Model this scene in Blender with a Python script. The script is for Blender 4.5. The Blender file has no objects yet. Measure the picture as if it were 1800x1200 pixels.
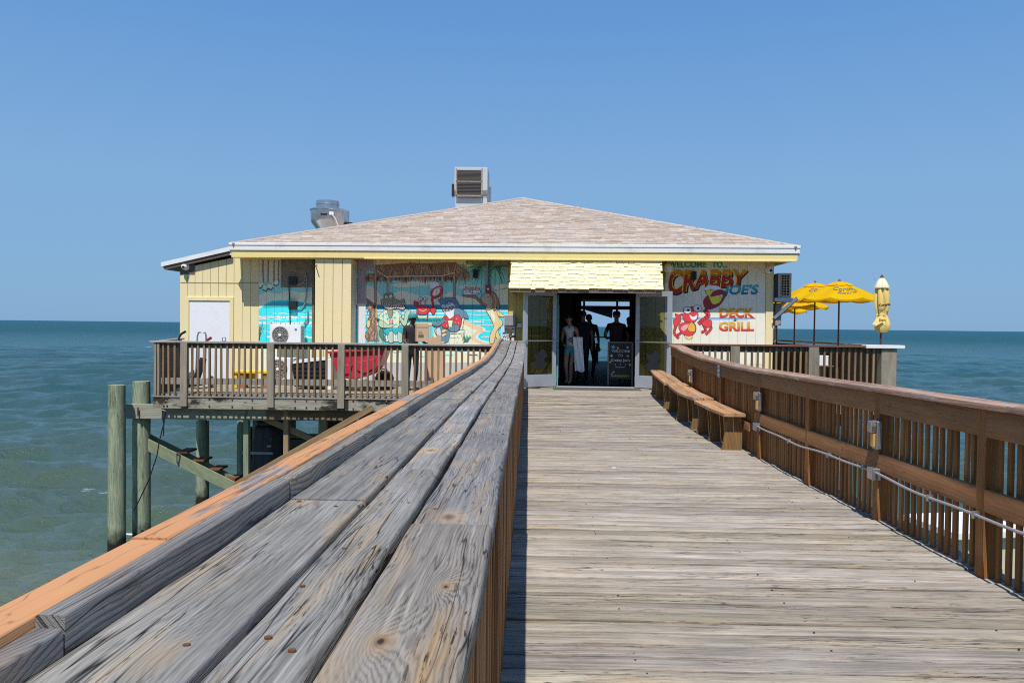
import bpy, bmesh, math, random
from mathutils import Vector, Matrix, noise
from mathutils.geometry import tessellate_polygon
sc = bpy.context.scene
COL = sc.collection
RN = random.Random(11)
rad = math.radians
# ---------------------------------------------------------------- camera, sky, sun, exposure
EYE = Vector((0, 0, 1.37))
FPX = 1400.0
_yc = Vector((30, 27.5, -FPX)).normalized()
_up = Vector((math.sin(rad(.67)), math.cos(rad(.67)), 0))
_zc = (_up - _up.dot(_yc) * _yc).normalized()
_xc = _yc.cross(_zc)
CM = Matrix((_xc, _yc, _zc))
cam = bpy.data.cameras.new('camera')
cam.lens = 36.0 * FPX / 1800.0
cam.sensor_width = 36
cam.clip_start = .05
cam.clip_end = 60000
camo = bpy.data.objects.new('camera', cam)
COL.objects.link(camo)
camo.matrix_world = Matrix.Translation(EYE) @ CM.to_4x4()
sc.camera = camo
SUN_EL = 61.5
LD = Vector((.07, 1 / math.tan(rad(SUN_EL)), -1)).normalized()
w = bpy.data.worlds.new('World')
sc.world = w
w.use_nodes = True
nt = w.node_tree
sky = nt.nodes.new('ShaderNodeTexSky')
sky.sky_type = 'NISHITA'
sky.sun_disc = False
sky.sun_elevation = rad(SUN_EL)
sky.sun_rotation = math.pi + .11
sky.air_density = 1.0
sky.dust_density = 0.25
sky.ozone_density = 3.0
bg = nt.nodes['Background']
bg.inputs['Strength'].default_value = .115
# the day's even, slightly hazy blue: the Nishita sky blended, all round alike, with the elevation gradient of this clear seaside sky
_tc = nt.nodes.new('ShaderNodeTexCoord')
_sx = nt.nodes.new('ShaderNodeSeparateXYZ')
nt.links.new(_tc.outputs['Generated'], _sx.inputs[0])
_rp = nt.nodes.new('ShaderNodeValToRGB')
nt.links.new(_sx.outputs['Z'], _rp.inputs[0])
_stops = [(0.0, (.170, .370, .635)), (.05, (.196, .392, .655)), (.17, (.212, .412, .70)), (.36, (.126, .322, .675)), (.62, (.09, .24, .56)), (1.0, (.06, .17, .45))]
_e = _rp.color_ramp.elements
while len(_e) < len(_stops): _e.new(.5)
for _k, (_p, _c) in enumerate(_stops):
    _e[_k].position = _p
    _e[_k].color = (*_c, 1)
_sc = nt.nodes.new('ShaderNodeVectorMath')
_sc.operation = 'SCALE'
_sc.inputs['Scale'].default_value = 1 / .115 / 1.09
nt.links.new(_rp.outputs[0], _sc.inputs[0])
_mx = nt.nodes.new('ShaderNodeMix')
_mx.data_type = 'RGBA'
_mx.inputs[0].default_value = .9
nt.links.new(sky.outputs[0], _mx.inputs[6])
nt.links.new(_sc.outputs[0], _mx.inputs[7])
nt.links.new(_mx.outputs[2], bg.inputs[0])
sl = bpy.data.lights.new('sun', 'SUN')
sl.energy = 4.7
sl.angle = rad(.53)
sl.color = (1, .965, .9)
so = bpy.data.objects.new('sun', sl)
COL.objects.link(so)
so.rotation_euler = LD.to_track_quat('-Z', 'Y').to_euler()
vs = sc.view_settings
vs.view_transform = 'Standard'
vs.look = 'None'
vs.exposure = 0.12
vs.gamma = 1
vs.use_curve_mapping = False
sc.render.engine = 'CYCLES'
sc.cycles.use_denoising = False
sc.cycles.max_bounces = 8
sc.cycles.filter_width = 1.05
sc.cycles.sample_clamp_direct = 1.8
sc.cycles.sample_clamp_indirect = 2
sc.cycles.transparent_max_bounces = 8
sc.cycles.caustics_reflective = False
sc.cycles.caustics_refractive = False

# ---------------------------------------------------------------- helpers
def ray(px, py):
    return (CM @ Vector((px - 900, 600 - py, -FPX))).normalized()

def atY(px, py, Y):
    d = ray(px, py)
    return EYE + d * (Y / d.y)

def atX(px, py, X):
    d = ray(px, py)
    return EYE + d * (X / d.x)

HO = Vector((0, 18.06, 0))
HY = rad(-2.0)
HM = Matrix.Translation(HO) @ Matrix.Rotation(HY, 4, 'Z')
HMI = HM.inverted()
def hp(px, py, v=0.0):
    """point of the house front (plane v metres behind it) in house coordinates"""
    o = HMI @ EYE
    d = HMI.to_3x3() @ ray(px, py)
    return o + d * ((v - o.y) / d.y)

def hu(px, v=0.0, py=570):
    return hp(px, py, v).x
def hz(px, py, v=0.0):
    return hp(px, py, v).z

def tagit(o, label=None, cat=None, group=None, kind=None):
    if label: o['label'] = label
    if cat: o['category'] = cat
    if group: o['group'] = group
    if kind: o['kind'] = kind
    return o

def link(o, parent=None):
    COL.objects.link(o)
    if parent is not None:
        o.parent = parent
    return o

def empty(name, loc=(0, 0, 0), rz=0, label=None, cat=None, group=None, kind=None):
    o = bpy.data.objects.new(name, None)
    o.empty_display_size = .1
    o.location = loc
    o.rotation_euler = (0, 0, rz)
    link(o)
    return tagit(o, label, cat, group, kind)

def kids(o):
    return [c for c in o.children]

def copy_tree(o, parent=None):
    c = o.copy()
    COL.objects.link(c)
    c.parent = parent
    for ch in list(o.children):
        copy_tree(ch, c)
    return c

class MB:
    def __init__(s):
        s.v = []; s.f = []; s.m = []
    def add(s, vs, fs, m=0):
        b = len(s.v)
        s.v += [tuple(v) for v in vs]
        for f in fs:
            s.f.append([b + i for i in f]); s.m.append(m)
        return s
    def box(s, a, b, m=0, mat=None):
        x0, y0, z0 = [min(p, q) for p, q in zip(a, b)]
        x1, y1, z1 = [max(p, q) for p, q in zip(a, b)]
        vs = [(x0, y0, z0), (x1, y0, z0), (x1, y1, z0), (x0, y1, z0), (x0, y0, z1), (x1, y0, z1), (x1, y1, z1), (x0, y1, z1)]
        if mat is not None: vs = [mat @ Vector(v) for v in vs]
        return s.add(vs, [(0, 3, 2, 1), (4, 5, 6, 7), (0, 1, 5, 4), (1, 2, 6, 5), (2, 3, 7, 6), (3, 0, 4, 7)], m)
    def bar(s, p, q, wx, wz, m=0, up=(0, 0, 1), roll=0):
        p = Vector(p); q = Vector(q); d = (q - p)
        L = d.length; d.normalize()
        upv = Vector(up)
        if abs(d.dot(upv)) > .98: upv = Vector((0, 1, 0))
        x = d.cross(upv).normalized(); z = x.cross(d)
        M = Matrix((x, d, z)).transposed().to_4x4(); M.translation = p
        return s.box((-wx / 2, 0, -wz / 2), (wx / 2, L, wz / 2), m, M)
    def tube(s, pts, r, seg=8, m=0, cap=True):
        pts = [Vector(p) for p in pts]
        n = len(pts)
        rr = r if isinstance(r, (list, tuple)) else [r] * n
        vs = []; fs = []
        px = None
        for i, p in enumerate(pts):
            d = (pts[min(i + 1, n - 1)] - pts[max(i - 1, 0)]).normalized()
            if px is None:
                a = Vector((0, 0, 1)) if abs(d.z) < .9 else Vector((1, 0, 0))
                px = d.cross(a).normalized()
            px = (px - px.dot(d) * d).normalized()
            py = d.cross(px)
            for k in range(seg):
                t = 2 * math.pi * k / seg
                vs.append(p + (px * math.cos(t) + py * math.sin(t)) * rr[i])
        for i in range(n - 1):
            for k in range(seg):
                k2 = (k + 1) % seg
                fs.append((i * seg + k, i * seg + k2, (i + 1) * seg + k2, (i + 1) * seg + k))
        if cap:
            fs.append(tuple(reversed(range(seg)))); fs.append(tuple((n - 1) * seg + k for k in range(seg)))
        return s.add(vs, fs, m)
    def lathe(s, prof, c=(0, 0, 0), seg=20, m=0, mat=None):
        vs = []; fs = []
        for (r, z) in prof:
            for k in range(seg):
                t = 2 * math.pi * k / seg
                v = Vector((r * math.cos(t), r * math.sin(t), z))
                if mat is not None: v = mat @ v
                vs.append(v + Vector(c))
        n = len(prof)
        for i in range(n - 1):
            for k in range(seg):
                k2 = (k + 1) % seg
                fs.append((i * seg + k, i * seg + k2, (i + 1) * seg + k2, (i + 1) * seg + k))
        fs.append(tuple(reversed(range(seg)))); fs.append(tuple((n - 1) * seg + k for k in range(seg)))
        return s.add(vs, fs, m)
    def prism(s, poly, depth, fn, m=0):
        """poly of (a,b); fn(a,b,t) -> point, t in {0,depth}"""
        n = len(poly)
        vs = [fn(a, b, 0) for a, b in poly] + [fn(a, b, depth) for a, b in poly]
        tri = tessellate_polygon([[Vector((a, b, 0)) for a, b in poly]])
        fs = [tuple(t) for t in tri] + [tuple(i + n for i in reversed(t)) for t in tri]
        fs += [(i, i + n, (i + 1) % n + n, (i + 1) % n) for i in range(n)]
        return s.add(vs, fs, m)
    def mesh(s, name, mats, smooth=False, bevel=0, normals=True):
        me = bpy.data.meshes.new(name)
        me.from_pydata(s.v, [], s.f)
        mats = mats if isinstance(mats, (list, tuple)) else [mats]
        for m in mats: me.materials.append(m)
        me.polygons.foreach_set('material_index', s.m)
        if normals or bevel:
            bm = bmesh.new(); bm.from_mesh(me)
            if bevel:
                bmesh.ops.remove_doubles(bm, verts=bm.verts, dist=1e-5)
                bmesh.ops.bevel(bm, geom=[e for e in bm.edges if e.is_manifold and e.calc_face_angle(0) > .5], offset=bevel, segments=1, affect='EDGES', clamp_overlap=True)
            bmesh.ops.recalc_face_normals(bm, faces=bm.faces)
            bm.to_mesh(me); bm.free()
        if smooth:
            me.polygons.foreach_set('use_smooth', [True] * len(me.polygons))
            if hasattr(me, 'set_sharp_from_angle'): me.set_sharp_from_angle(angle=rad(38))
        return me
    def build(s, name, mats, parent=None, smooth=False, bevel=0, loc=None, **k):
        o = bpy.data.objects.new(name, s.mesh(name, mats, smooth, bevel))
        link(o, parent)
        if loc is not None: o.location = loc
        if k: tagit(o, **k)
        return o

def inst(name, me, parent, loc, rot=(0, 0, 0), scale=(1, 1, 1)):
    o = bpy.data.objects.new(name, me)
    link(o, parent)
    o.location = loc; o.rotation_euler = rot; o.scale = scale
    return o

def catmull(pts, n=5, closed=True):
    pts = [Vector((p[0], p[1])) for p in pts]
    out = []
    L = len(pts)
    rng = range(L if closed else L - 1)
    for i in rng:
        if closed:
            p0, p1, p2, p3 = pts[i - 1], pts[i], pts[(i + 1) % L], pts[(i + 2) % L]
        else:
            p0, p1, p2, p3 = pts[max(i - 1, 0)], pts[i], pts[i + 1], pts[min(i + 2, L - 1)]
        for k in range(n):
            t = k / n
            out.append(.5 * ((2 * p1) + (p2 - p0) * t + (2 * p0 - 5 * p1 + 4 * p2 - p3) * t * t + (3 * p1 - p0 - 3 * p2 + p3) * t ** 3))
    if not closed: out.append(pts[-1])
    return [(p.x, p.y) for p in out]

SEA = -3.0
# ---------------------------------------------------------------- materials
class Mat:
    def __init__(s, name, rough=.6, spec=.5):
        s.m = bpy.data.materials.new(name)
        s.m.use_nodes = True
        s.t = s.m.node_tree
        s.p = s.t.nodes['Principled BSDF']
        s.p.inputs['Roughness'].default_value = rough
        s.p.inputs['Specular IOR Level'].default_value = spec
    def n(s, typ, ins=None, **at):
        nd = s.t.nodes.new('ShaderNode' + typ)
        for k, v in at.items(): setattr(nd, k, v)
        for k, v in (ins or {}).items(): s.put(nd.inputs[k], v)
        return nd
    def put(s, sock, v):
        if isinstance(v, bpy.types.NodeSocket): s.t.links.new(v, sock)
        elif isinstance(v, (tuple, list)) and len(v) == 3 and sock.type == 'RGBA': sock.default_value = (*v, 1)
        else: sock.default_value = v
    def math(s, op, a, b=0.0, c=0.0, clamp=False):
        nd = s.n('Math', {0: a, 1: b, 2: c}, operation=op); nd.use_clamp = clamp
        return nd.outputs[0]
    def mul(s, a, b): return s.math('MULTIPLY', a, b)
    def plus(s, a, b): return s.math('ADD', a, b)
    def noise(s, vec, scale=1, detail=2, rough=.5, dist=0, dim='3D'):
        nd = s.n('TexNoise', {'Vector': vec, 'Scale': scale, 'Detail': detail, 'Roughness': rough, 'Distortion': dist}, noise_dimensions=dim)
        return nd.outputs[0]
    def xyz(s, x, y, z):
        return s.n('CombineXYZ', {0: x, 1: y, 2: z}).outputs[0]
    def sep(s, v):
        nd = s.n('SeparateXYZ', {0: v}); return nd.outputs
    def rng(s, v, a, b, c=0.0, d=1.0, smooth=False):
        nd = s.n('MapRange', {'Value': v, 'From Min': a, 'From Max': b, 'To Min': c, 'To Max': d})
        if smooth: nd.interpolation_type = 'SMOOTHSTEP'
        return nd.outputs[0]
    def mix(s, f, a, b, mode='MIX'):
        nd = s.n('Mix', data_type='RGBA', blend_type=mode)
        s.put(nd.inputs[0], f); s.put(nd.inputs[6], a); s.put(nd.inputs[7], b)
        return nd.outputs[2]
    def obj(s): return s.n('TexCoord').outputs['Object']
    def rnd(s): return s.n('ObjectInfo').outputs['Random']
    def bump(s, h, strength=.3, dist=.01):
        nd = s.n('Bump', {'Height': h, 'Strength': strength, 'Distance': dist})
        s.put(s.p.inputs['Normal'], nd.outputs[0])
    def col(s, c): s.put(s.p.inputs['Base Color'], c)

def plain(name, col, rough=.6, metal=0, var=.12, scale=6, spec=.5, dirt=None):
    M = Mat(name, rough, spec)
    o = M.obj()
    a = M.noise(o, scale, 4, .6)
    b = M.noise(o, scale * 9, 3, .6)
    f = M.plus(M.mul(M.rng(a, .3, .7), .65), M.mul(M.rng(b, .3, .7), .35))
    lo = tuple(c * (1 - var) for c in col); hi = tuple(min(c * (1 + var), .95) for c in col)
    c = M.mix(f, lo, hi)
    if dirt is not None:
        d = M.rng(M.noise(o, scale * .7 + .6, 6, .7), .52, .72)
        c = M.mix(M.mul(d, .7), c, dirt)
    M.col(c)
    M.p.inputs['Metallic'].default_value = metal
    M.put(M.p.inputs['Roughness'], M.rng(b, 0, 1, rough - .08, rough + .08))
    return M.m

def wood(name, axis, light, dark, tan=None, tanamt=.5, ring=70, ringw=.45, warp=5., knot=6., kscale=(5, 1.8), fiber=200, crack=.5,
         rough=.85, var=.25, paint=None, bump=.5, worn=None, wornamt=.5, fibl=6, kcore=(.07, .035, .02), wornscale=(22, 2.4), ringp=0, along=.55, specks=0, wet=False, edgew=None, irr=0.0, kn=()):
    """sawn timber: growth bands that flow round knots, fibres, checks and weathering; axis = the board's long local axis"""
    M = Mat(name, rough, .25)
    x, y, z = M.sep(M.obj())[:3]
    ac, al, th = {'Y': (x, y, z), 'X': (y, x, z), 'Z': (x, z, y)}[axis]
    r = M.rnd()
    r50 = M.mul(r, 53.7)
    ac2 = M.plus(ac, M.mul(th, .8))
    n1 = M.noise(M.xyz(M.mul(ac2, 2.6), M.plus(M.mul(al, along), r50), r50), 1, 2, .5)
    n1b = M.noise(M.xyz(M.mul(ac2, 9), M.plus(M.mul(al, 3.5), r50), r50), 1, 2, .5)
    ph = M.plus(M.mul(ac2, ring), M.plus(M.mul(n1, warp * 2), M.mul(n1b, warp * .35)))
    if irr:
        ph = M.plus(ph, M.mul(M.noise(M.xyz(M.mul(ac2, 60), M.plus(M.mul(al, 4), r50), r50), 1, 4, .7), irr))
    if knot:
        vo = M.n('TexVoronoi', {'Vector': M.xyz(M.plus(M.mul(ac2, kscale[0]), M.mul(n1, .35)), M.plus(M.mul(al, kscale[1]), r50), r50), 'Scale': 1.0, 'Randomness': 1.0}, feature='F1')
        dv = vo.outputs['Distance']
        k = M.math('POWER', M.rng(dv, .62, 0.0, 0, 1), 2.2)
        ph = M.plus(ph, M.mul(k, knot))
    kd = None
    for (kx, ky, kr) in kn:          # single big knots at known places of one board
        dx_ = M.math('SUBTRACT', ac, kx); dy_ = M.mul(M.math('SUBTRACT', al, ky), .45)
        dd = M.math('SQRT', M.plus(M.mul(dx_, dx_), M.mul(dy_, dy_)))
        dd = M.math('DIVIDE', M.plus(dd, M.mul(M.math('SUBTRACT', n1b, .5), kr * 2.2)), kr)
        kd = dd if kd is None else M.math('MINIMUM', kd, dd)
    if kd is not None: ph = M.plus(ph, M.mul(M.math('POWER', M.rng(kd, 7.5, .3), 2.0), 6.5))
    sn = M.math('SINE', M.mul(ph, 6.2832))
    rg = M.math('POWER', M.rng(sn, -1, 1), 1.5) if not ringp else M.math('SUBTRACT', 1.0, M.math('POWER', M.rng(sn, -1, 1), ringp))
    am = M.rng(M.noise(M.xyz(M.mul(ac2, 11), M.plus(M.mul(al, 1.6), r50), r50), 1, 3, .6), .36, .62, .18, 1)
    rg = M.plus(M.mul(rg, am), M.mul(M.math('SUBTRACT', 1.0, am), .55))
    fb = M.noise(M.xyz(M.plus(M.mul(ac2, fiber), M.mul(n1b, fiber * .02)), M.plus(M.mul(al, fibl), r50), M.mul(th, fiber)), 1, 3, .65)
    bl = M.noise(M.xyz(M.mul(ac2, 7), M.plus(M.mul(al, 2.2), r50), M.mul(th, 7)), 1, 4, .6)
    fb2 = M.noise(M.xyz(M.mul(ac2, fiber * .22), M.plus(M.mul(al, fibl * .22), r50), r50), 1, 3, .6)
    f = M.plus(M.plus(M.mul(rg, ringw), M.mul(M.rng(fb, .3, .7), .3)), M.plus(M.mul(M.rng(bl, .3, .7), .32), M.mul(M.rng(fb2, .3, .7), .9 - .62 - ringw + .35)))
    f = M.rng(f, .1, 1.0)
    c = M.mix(f, dark, light)
    if tan is not None:
        tm = M.noise(M.xyz(M.mul(ac2, 16), M.plus(M.mul(al, 1.7), r50), r50), 1, 4, .65)
        tm = M.rng(tm, .52, .72, 0, tanamt)
        c = M.mix(tm, c, tan)
    if worn is not None:
        wm = M.noise(M.xyz(M.mul(ac2, wornscale[0]), M.plus(M.mul(al, wornscale[1]), r50), r50), 1, 5, .7)
        c = M.mix(M.rng(wm, .5, .62 if wornscale[0] > 5 else .56, 0, wornamt), c, worn)
    if paint is not None:
        pcol, p0, p1, pamt = paint
        pm = M.noise(M.xyz(M.mul(ac, 30), M.plus(M.mul(al, 5), r50), 0.0), 1, 6, .75)
        edge = M.rng(ac, p0, p1)
        far = M.rng(M.noise(M.xyz(M.mul(ac, 4), M.mul(al, 1.1), r50), 1, 3), .4, .62, 0, pamt)
        pf = M.rng(M.math('SUBTRACT', M.plus(edge, M.mul(M.math('SUBTRACT', pm, .5), 1.5)), far), .4, .55)
        pc = M.mix(M.rng(bl, .3, .7), tuple(q * .9 for q in pcol), pcol)
        ckp = M.rng(M.math('ABSOLUTE', M.math('SUBTRACT', M.noise(M.xyz(M.mul(ac, 28), M.plus(M.mul(al, 2.6), r50), 3.0), 1, 2), .5)), 0.0, .012, .55, 1.0)
        pc = M.mix(ckp, (.05, .03, .02), pc)
        c = M.mix(pf, c, pc)
    h = f
    if crack:
        ck = M.noise(M.xyz(M.mul(ac2, 34), M.plus(M.mul(al, 1.3), r50), r50), 1, 2, .5)
        cm = M.rng(M.math('ABSOLUTE', M.math('SUBTRACT', ck, .5)), 0.0, .018, 1, 0)
        gate = M.rng(M.noise(M.xyz(M.mul(ac2, 5), M.plus(M.mul(al, 1.1), r50), r50), 1, 2), .5, .6)
        cm = M.mul(M.mul(cm, gate), crack)
        c = M.mix(cm, c, tuple(q * .25 for q in dark))
        h = M.math('SUBTRACT', h, M.mul(cm, 1.6))
    if specks:
        sp = M.noise(M.xyz(M.mul(ac2, 130), M.plus(M.mul(al, 11), r50), r50), 1, 3, .75)
        sg = M.noise(M.xyz(M.mul(ac2, 12), M.plus(M.mul(al, 1.5), r50), r50), 1, 3, .6)
        sm_ = M.mul(M.mul(M.rng(sp, .58, .66), M.rng(sg, .42, .62)), specks)
        c = M.mix(sm_, c, tuple(q * .35 for q in dark))
        h = M.math('SUBTRACT', h, sm_)
        lp = M.noise(M.xyz(M.mul(ac2, 90), M.plus(M.mul(al, 2.2), r50), 4.0), 1, 3, .65)
        c = M.mix(M.rng(lp, .58, .72, 0, specks * .6), c, tuple(min(.8, q * 1.35) for q in light))
    if edgew is not None:
        en = M.noise(M.xyz(M.mul(ac, 40), M.plus(M.mul(al, 2.5), r50), r50), 1, 4, .7)
        em = M.rng(M.plus(M.math('ABSOLUTE', ac), M.mul(M.math('SUBTRACT', en, .5), .05)), edgew[0], edgew[1], 0, edgew[2])
        c = M.mix(em, c, tuple(q * .8 for q in dark))
    if wet:
        pz = M.sep(M.n('NewGeometry').outputs['Position'])[2]
        wn = M.noise(M.obj(), 5, 3)
        c = M.mix(M.rng(M.plus(pz, M.mul(wn, .5)), SEA + .75, SEA + .45), c, (.02, .022, .016))
    if knot:
        kc = M.rng(M.plus(dv, M.mul(M.math('SUBTRACT', bl, .5), .12)), .10, .03, 0, .7)
        kh = M.rng(dv, .26, .08, 0, .5)
        c = M.mix(kh, c, tuple(min(1, q * 1.25) for q in (light if tan is None else tan)))
        c = M.mix(kc, c, kcore)
        h = M.math('SUBTRACT', h, M.mul(kc, .8))
    if paint is None:
        c = M.mix(1.0, c, M.n('CombineColor', {0: M.rng(r, 0, 1, 1 - var, 1 + var * .6), 1: M.rng(r, 0, 1, 1 - var, 1 + var * .58), 2: M.plus(M.rng(r, 0, 1, 1 - var, 1 + var * .6), M.rng(M.math('FRACT', M.mul(r, 7.3)), 0, 1, -var * .25, var * .2))}).outputs[0], 'MULTIPLY')
    if kd is not None:
        c = M.mix(M.rng(kd, 2.6, 1.1, 0, .45), c, tan)
        c = M.mix(M.rng(kd, 1.15, .5, 0, .6), c, (.15, .08, .04))
        c = M.mix(M.rng(kd, .45, .2, 0, .9), c, (.02, .012, .01))
        h = M.math('SUBTRACT', h, M.rng(kd, .6, .1, 0, 1.2))
    M.col(c)
    M.bump(h, bump, .004)
    return M.m

def siding(name, col, var=.1, worn=None, wornamt=.0):
    """painted rough-sawn plywood siding"""
    M = Mat(name, .75, .3)
    o = M.obj(); x, y, z = M.sep(o)[:3]
    r = M.rnd(); r50 = M.mul(r, 41.3)
    a = M.noise(M.xyz(M.plus(M.mul(x, 60), r50), M.mul(y, 60), M.mul(z, 3)), 1, 4, .6)
    b = M.noise(M.xyz(M.plus(M.mul(x, 2), r50), M.mul(y, 2), M.mul(z, 1.3)), 1, 4, .6)
    hlines = M.noise(M.xyz(M.mul(x, 4), r50, M.mul(z, 34)), 1, 2)
    f = M.plus(M.mul(M.rng(a, .3, .7), .4), M.plus(M.mul(M.rng(b, .3, .7), .4), M.mul(hlines, .2)))
    c = M.mix(f, tuple(q * (1 - var) for q in col), tuple(min(.95, q * (1 + var * .6)) for q in col))
    st = M.noise(M.xyz(M.plus(M.mul(x, 14), r50), M.mul(y, 9), M.mul(z, .7)), 1, 5, .7)
    c = M.mix(M.rng(st, .58, .78, 0, .4), c, tuple(q * .55 for q in col))
    if worn is not None:
        wm = M.noise(M.xyz(M.plus(M.mul(x, 18), r50), M.mul(y, 12), M.mul(z, 2.2)), 1, 6, .75)
        c = M.mix(M.rng(wm, .56 - wornamt * .12, .62 - wornamt * .1), c, worn)
    M.col(c)
    M.bump(M.plus(a, M.mul(hlines, .4)), .35, .004)
    return M.m
# ---------------------------------------------------------------- palette
GREYW = dict(light=(.36, .365, .38), dark=(.085, .085, .09))
RAILW = dict(tanamt=.7, ring=130, ringw=.27, warp=8.0, knot=8.0, kscale=(6.0, 2.6), fiber=460, crack=1.0, bump=.5, fibl=7, ringp=2.0, along=.85, specks=.9, irr=2.2)
M_RAIL = wood('weathered_rail_timber', 'Y', (.355, .34, .325), (.023, .021, .021), tan=(.42, .29, .16), var=.2, **RAILW)
M_RAILB = wood('browner_rail_timber', 'Y', (.33, .295, .255), (.026, .021, .018), tan=(.38, .25, .13), var=.05, **{**RAILW, 'tanamt': .9, 'ringw': .42, 'kscale': (3.0, 1.2), 'kn': [(-.027, .83, .010), (.03, 1.04, .007)]})
M_KERB = wood('weathered_kerb_timber', 'Y', (.28, .265, .25), (.028, .024, .022), tan=(.28, .19, .11), tanamt=.5, ring=130, ringw=.45, warp=5.5, knot=8, kscale=(5, 2), fiber=420, crack=1.0, bump=.5, var=.14, ringp=2.6, specks=.6)
M_ORANGE = wood('orange_painted_timber', 'Y', (.30, .27, .25), (.09, .07, .06), ring=40, warp=3, knot=0, crack=.4, paint=((.56, .275, .125), -3, -2, .0), bump=.3)
M_ORANGEW = wood('worn_orange_painted_timber', 'Y', (.34, .31, .29), (.10, .08, .07), ring=45, warp=3, knot=0, crack=.7, paint=((.55, .265, .12), -1.0, -.75, .62), bump=.4)
M_DECK = wood('bleached_deck_timber', 'Y', (.50, .443, .37), (.10, .083, .067), tan=(.46, .33, .19), tanamt=.7, ring=70, ringw=.22, warp=2.6, knot=0, fiber=260, crack=1.0, bump=.7, var=.25, fibl=5.5, ringp=2, specks=1.0, irr=1.5, edgew=(.059, .071, .6))
M_STAIN = wood('brown_stained_timber', 'Z', (.41, .175, .052), (.15, .06, .019), tan=(.46, .23, .08), tanamt=.4, ring=60, ringw=.3, warp=2.5, knot=0, fiber=160, crack=.6, rough=.6, bump=.3, var=.3)
M_STAINY = wood('brown_stained_rail_timber', 'Y', (.41, .19, .073), (.23, .10, .038), tan=(.47, .25, .11), tanamt=.4, ring=45, ringw=.25, warp=2.5, knot=0, fiber=130, crack=.5, rough=.6, bump=.25, var=.15)
M_CAPY = wood('worn_brown_cap_timber', 'Y', (.42, .25, .16), (.20, .105, .065), tan=(.46, .3, .19), tanamt=.6, ring=50, ringw=.35, warp=3, knot=0, fiber=150, crack=.8, rough=.7, bump=.4, var=.2, worn=(.42, .38, .36), wornamt=.75)
M_SEAT = wood('bench_seat_timber', 'Y', (.56, .29, .12), (.22, .10, .04), tan=(.58, .36, .19), tanamt=.5, ring=45, ringw=.4, warp=3.5, knot=3, fiber=150, crack=.8, rough=.65, bump=.4, var=.15, worn=(.40, .36, .32), wornamt=.8)
M_LEG = wood('bench_leg_timber', 'Z', (.30, .175, .07), (.12, .068, .027), ring=25, ringw=.4, warp=3.5, knot=3, kscale=(3, 1.5), fiber=150, crack=.4, rough=.6, bump=.3, var=.2)
M_POSTZ = wood('grey_post_timber', 'Z', (.38, .33, .25), (.16, .13, .10), tan=(.34, .24, .13), tanamt=.4, ring=50, ringw=.35, warp=3, knot=0, fiber=150, crack=.7, bump=.4, var=.12)
M_BALZ = wood('baluster_timber', 'Z', (.36, .24, .14), (.13, .08, .045), ring=50, ringw=.35, warp=3, knot=0, fiber=150, crack=.3, bump=.3, var=.35)
M_BEAMX = wood('grey_beam_timber', 'X', (.42, .39, .31), (.15, .13, .10), tan=(.3, .2, .11), tanamt=.3, ring=22, ringw=.4, warp=4, knot=4, kscale=(3, 1), fiber=110, crack=1, bump=.5, var=.12)
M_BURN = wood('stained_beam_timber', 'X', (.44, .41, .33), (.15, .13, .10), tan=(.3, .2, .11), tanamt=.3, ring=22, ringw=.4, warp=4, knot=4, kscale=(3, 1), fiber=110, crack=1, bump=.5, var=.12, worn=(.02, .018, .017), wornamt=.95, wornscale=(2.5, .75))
M_CAPX = wood('grey_cap_timber', 'X', (.40, .36, .32), (.2, .18, .16), ring=50, ringw=.3, warp=3, knot=0, fiber=150, crack=.6, bump=.3, var=.1)
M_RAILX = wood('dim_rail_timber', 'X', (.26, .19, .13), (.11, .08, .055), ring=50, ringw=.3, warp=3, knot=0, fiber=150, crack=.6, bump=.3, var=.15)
M_LUMY = wood('tan_brace_timber', 'Y', (.40, .27, .14), (.17, .105, .055), ring=45, ringw=.35, warp=3, knot=0, fiber=150, crack=.5, bump=.3, var=.2)
M_GREENY = wood('treated_timber', 'Y', (.30, .34, .22), (.12, .14, .09), tan=(.27, .22, .13), tanamt=.5, ring=40, ringw=.35, warp=3, knot=0, fiber=150, crack=.6, bump=.3, var=.15)
M_PILE = wood('green_treated_piling', 'Z', (.40, .45, .31), (.05, .10, .06), tan=(.40, .34, .20), tanamt=.85, ring=14, ringw=.25, warp=5, knot=0, fiber=60, crack=1, bump=.6, var=.15, fibl=2, specks=.7, wet=True)
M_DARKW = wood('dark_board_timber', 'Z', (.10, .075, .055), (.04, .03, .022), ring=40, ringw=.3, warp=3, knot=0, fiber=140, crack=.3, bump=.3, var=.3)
M_GALV = plain('galvanised_metal', (.48, .49, .5), .38, .85, .2, 18)
M_STEEL = plain('brushed_steel', (.55, .56, .57), .32, .9, .15, 9)
M_ALU = plain('grey_aluminium', (.46, .49, .54), .42, .35, .06, 8)
M_WHITE = plain('white_paint', (.80, .80, .80), .5, 0, .05, 3, dirt=(.55, .52, .47))
M_WHITEC = plain('clean_white_plastic', (.82, .82, .81), .4, 0, .03, 3)
M_BLACK = plain('black_plastic', (.018, .018, .02), .45, 0, .3, 9)
M_RUST = plain('rusty_steel', (.16, .065, .03), .8, .3, .4, 30)
M_GREYC = plain('grey_conduit', (.31, .30, .32), .5, .1, .1, 20)
M_AMBER = plain('amber_lens', (.62, .36, .10), .35, 0, .1, 9)
M_DKGAP = plain('dark_recess', (.02, .018, .016), .9, 0, .2, 4)

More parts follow.
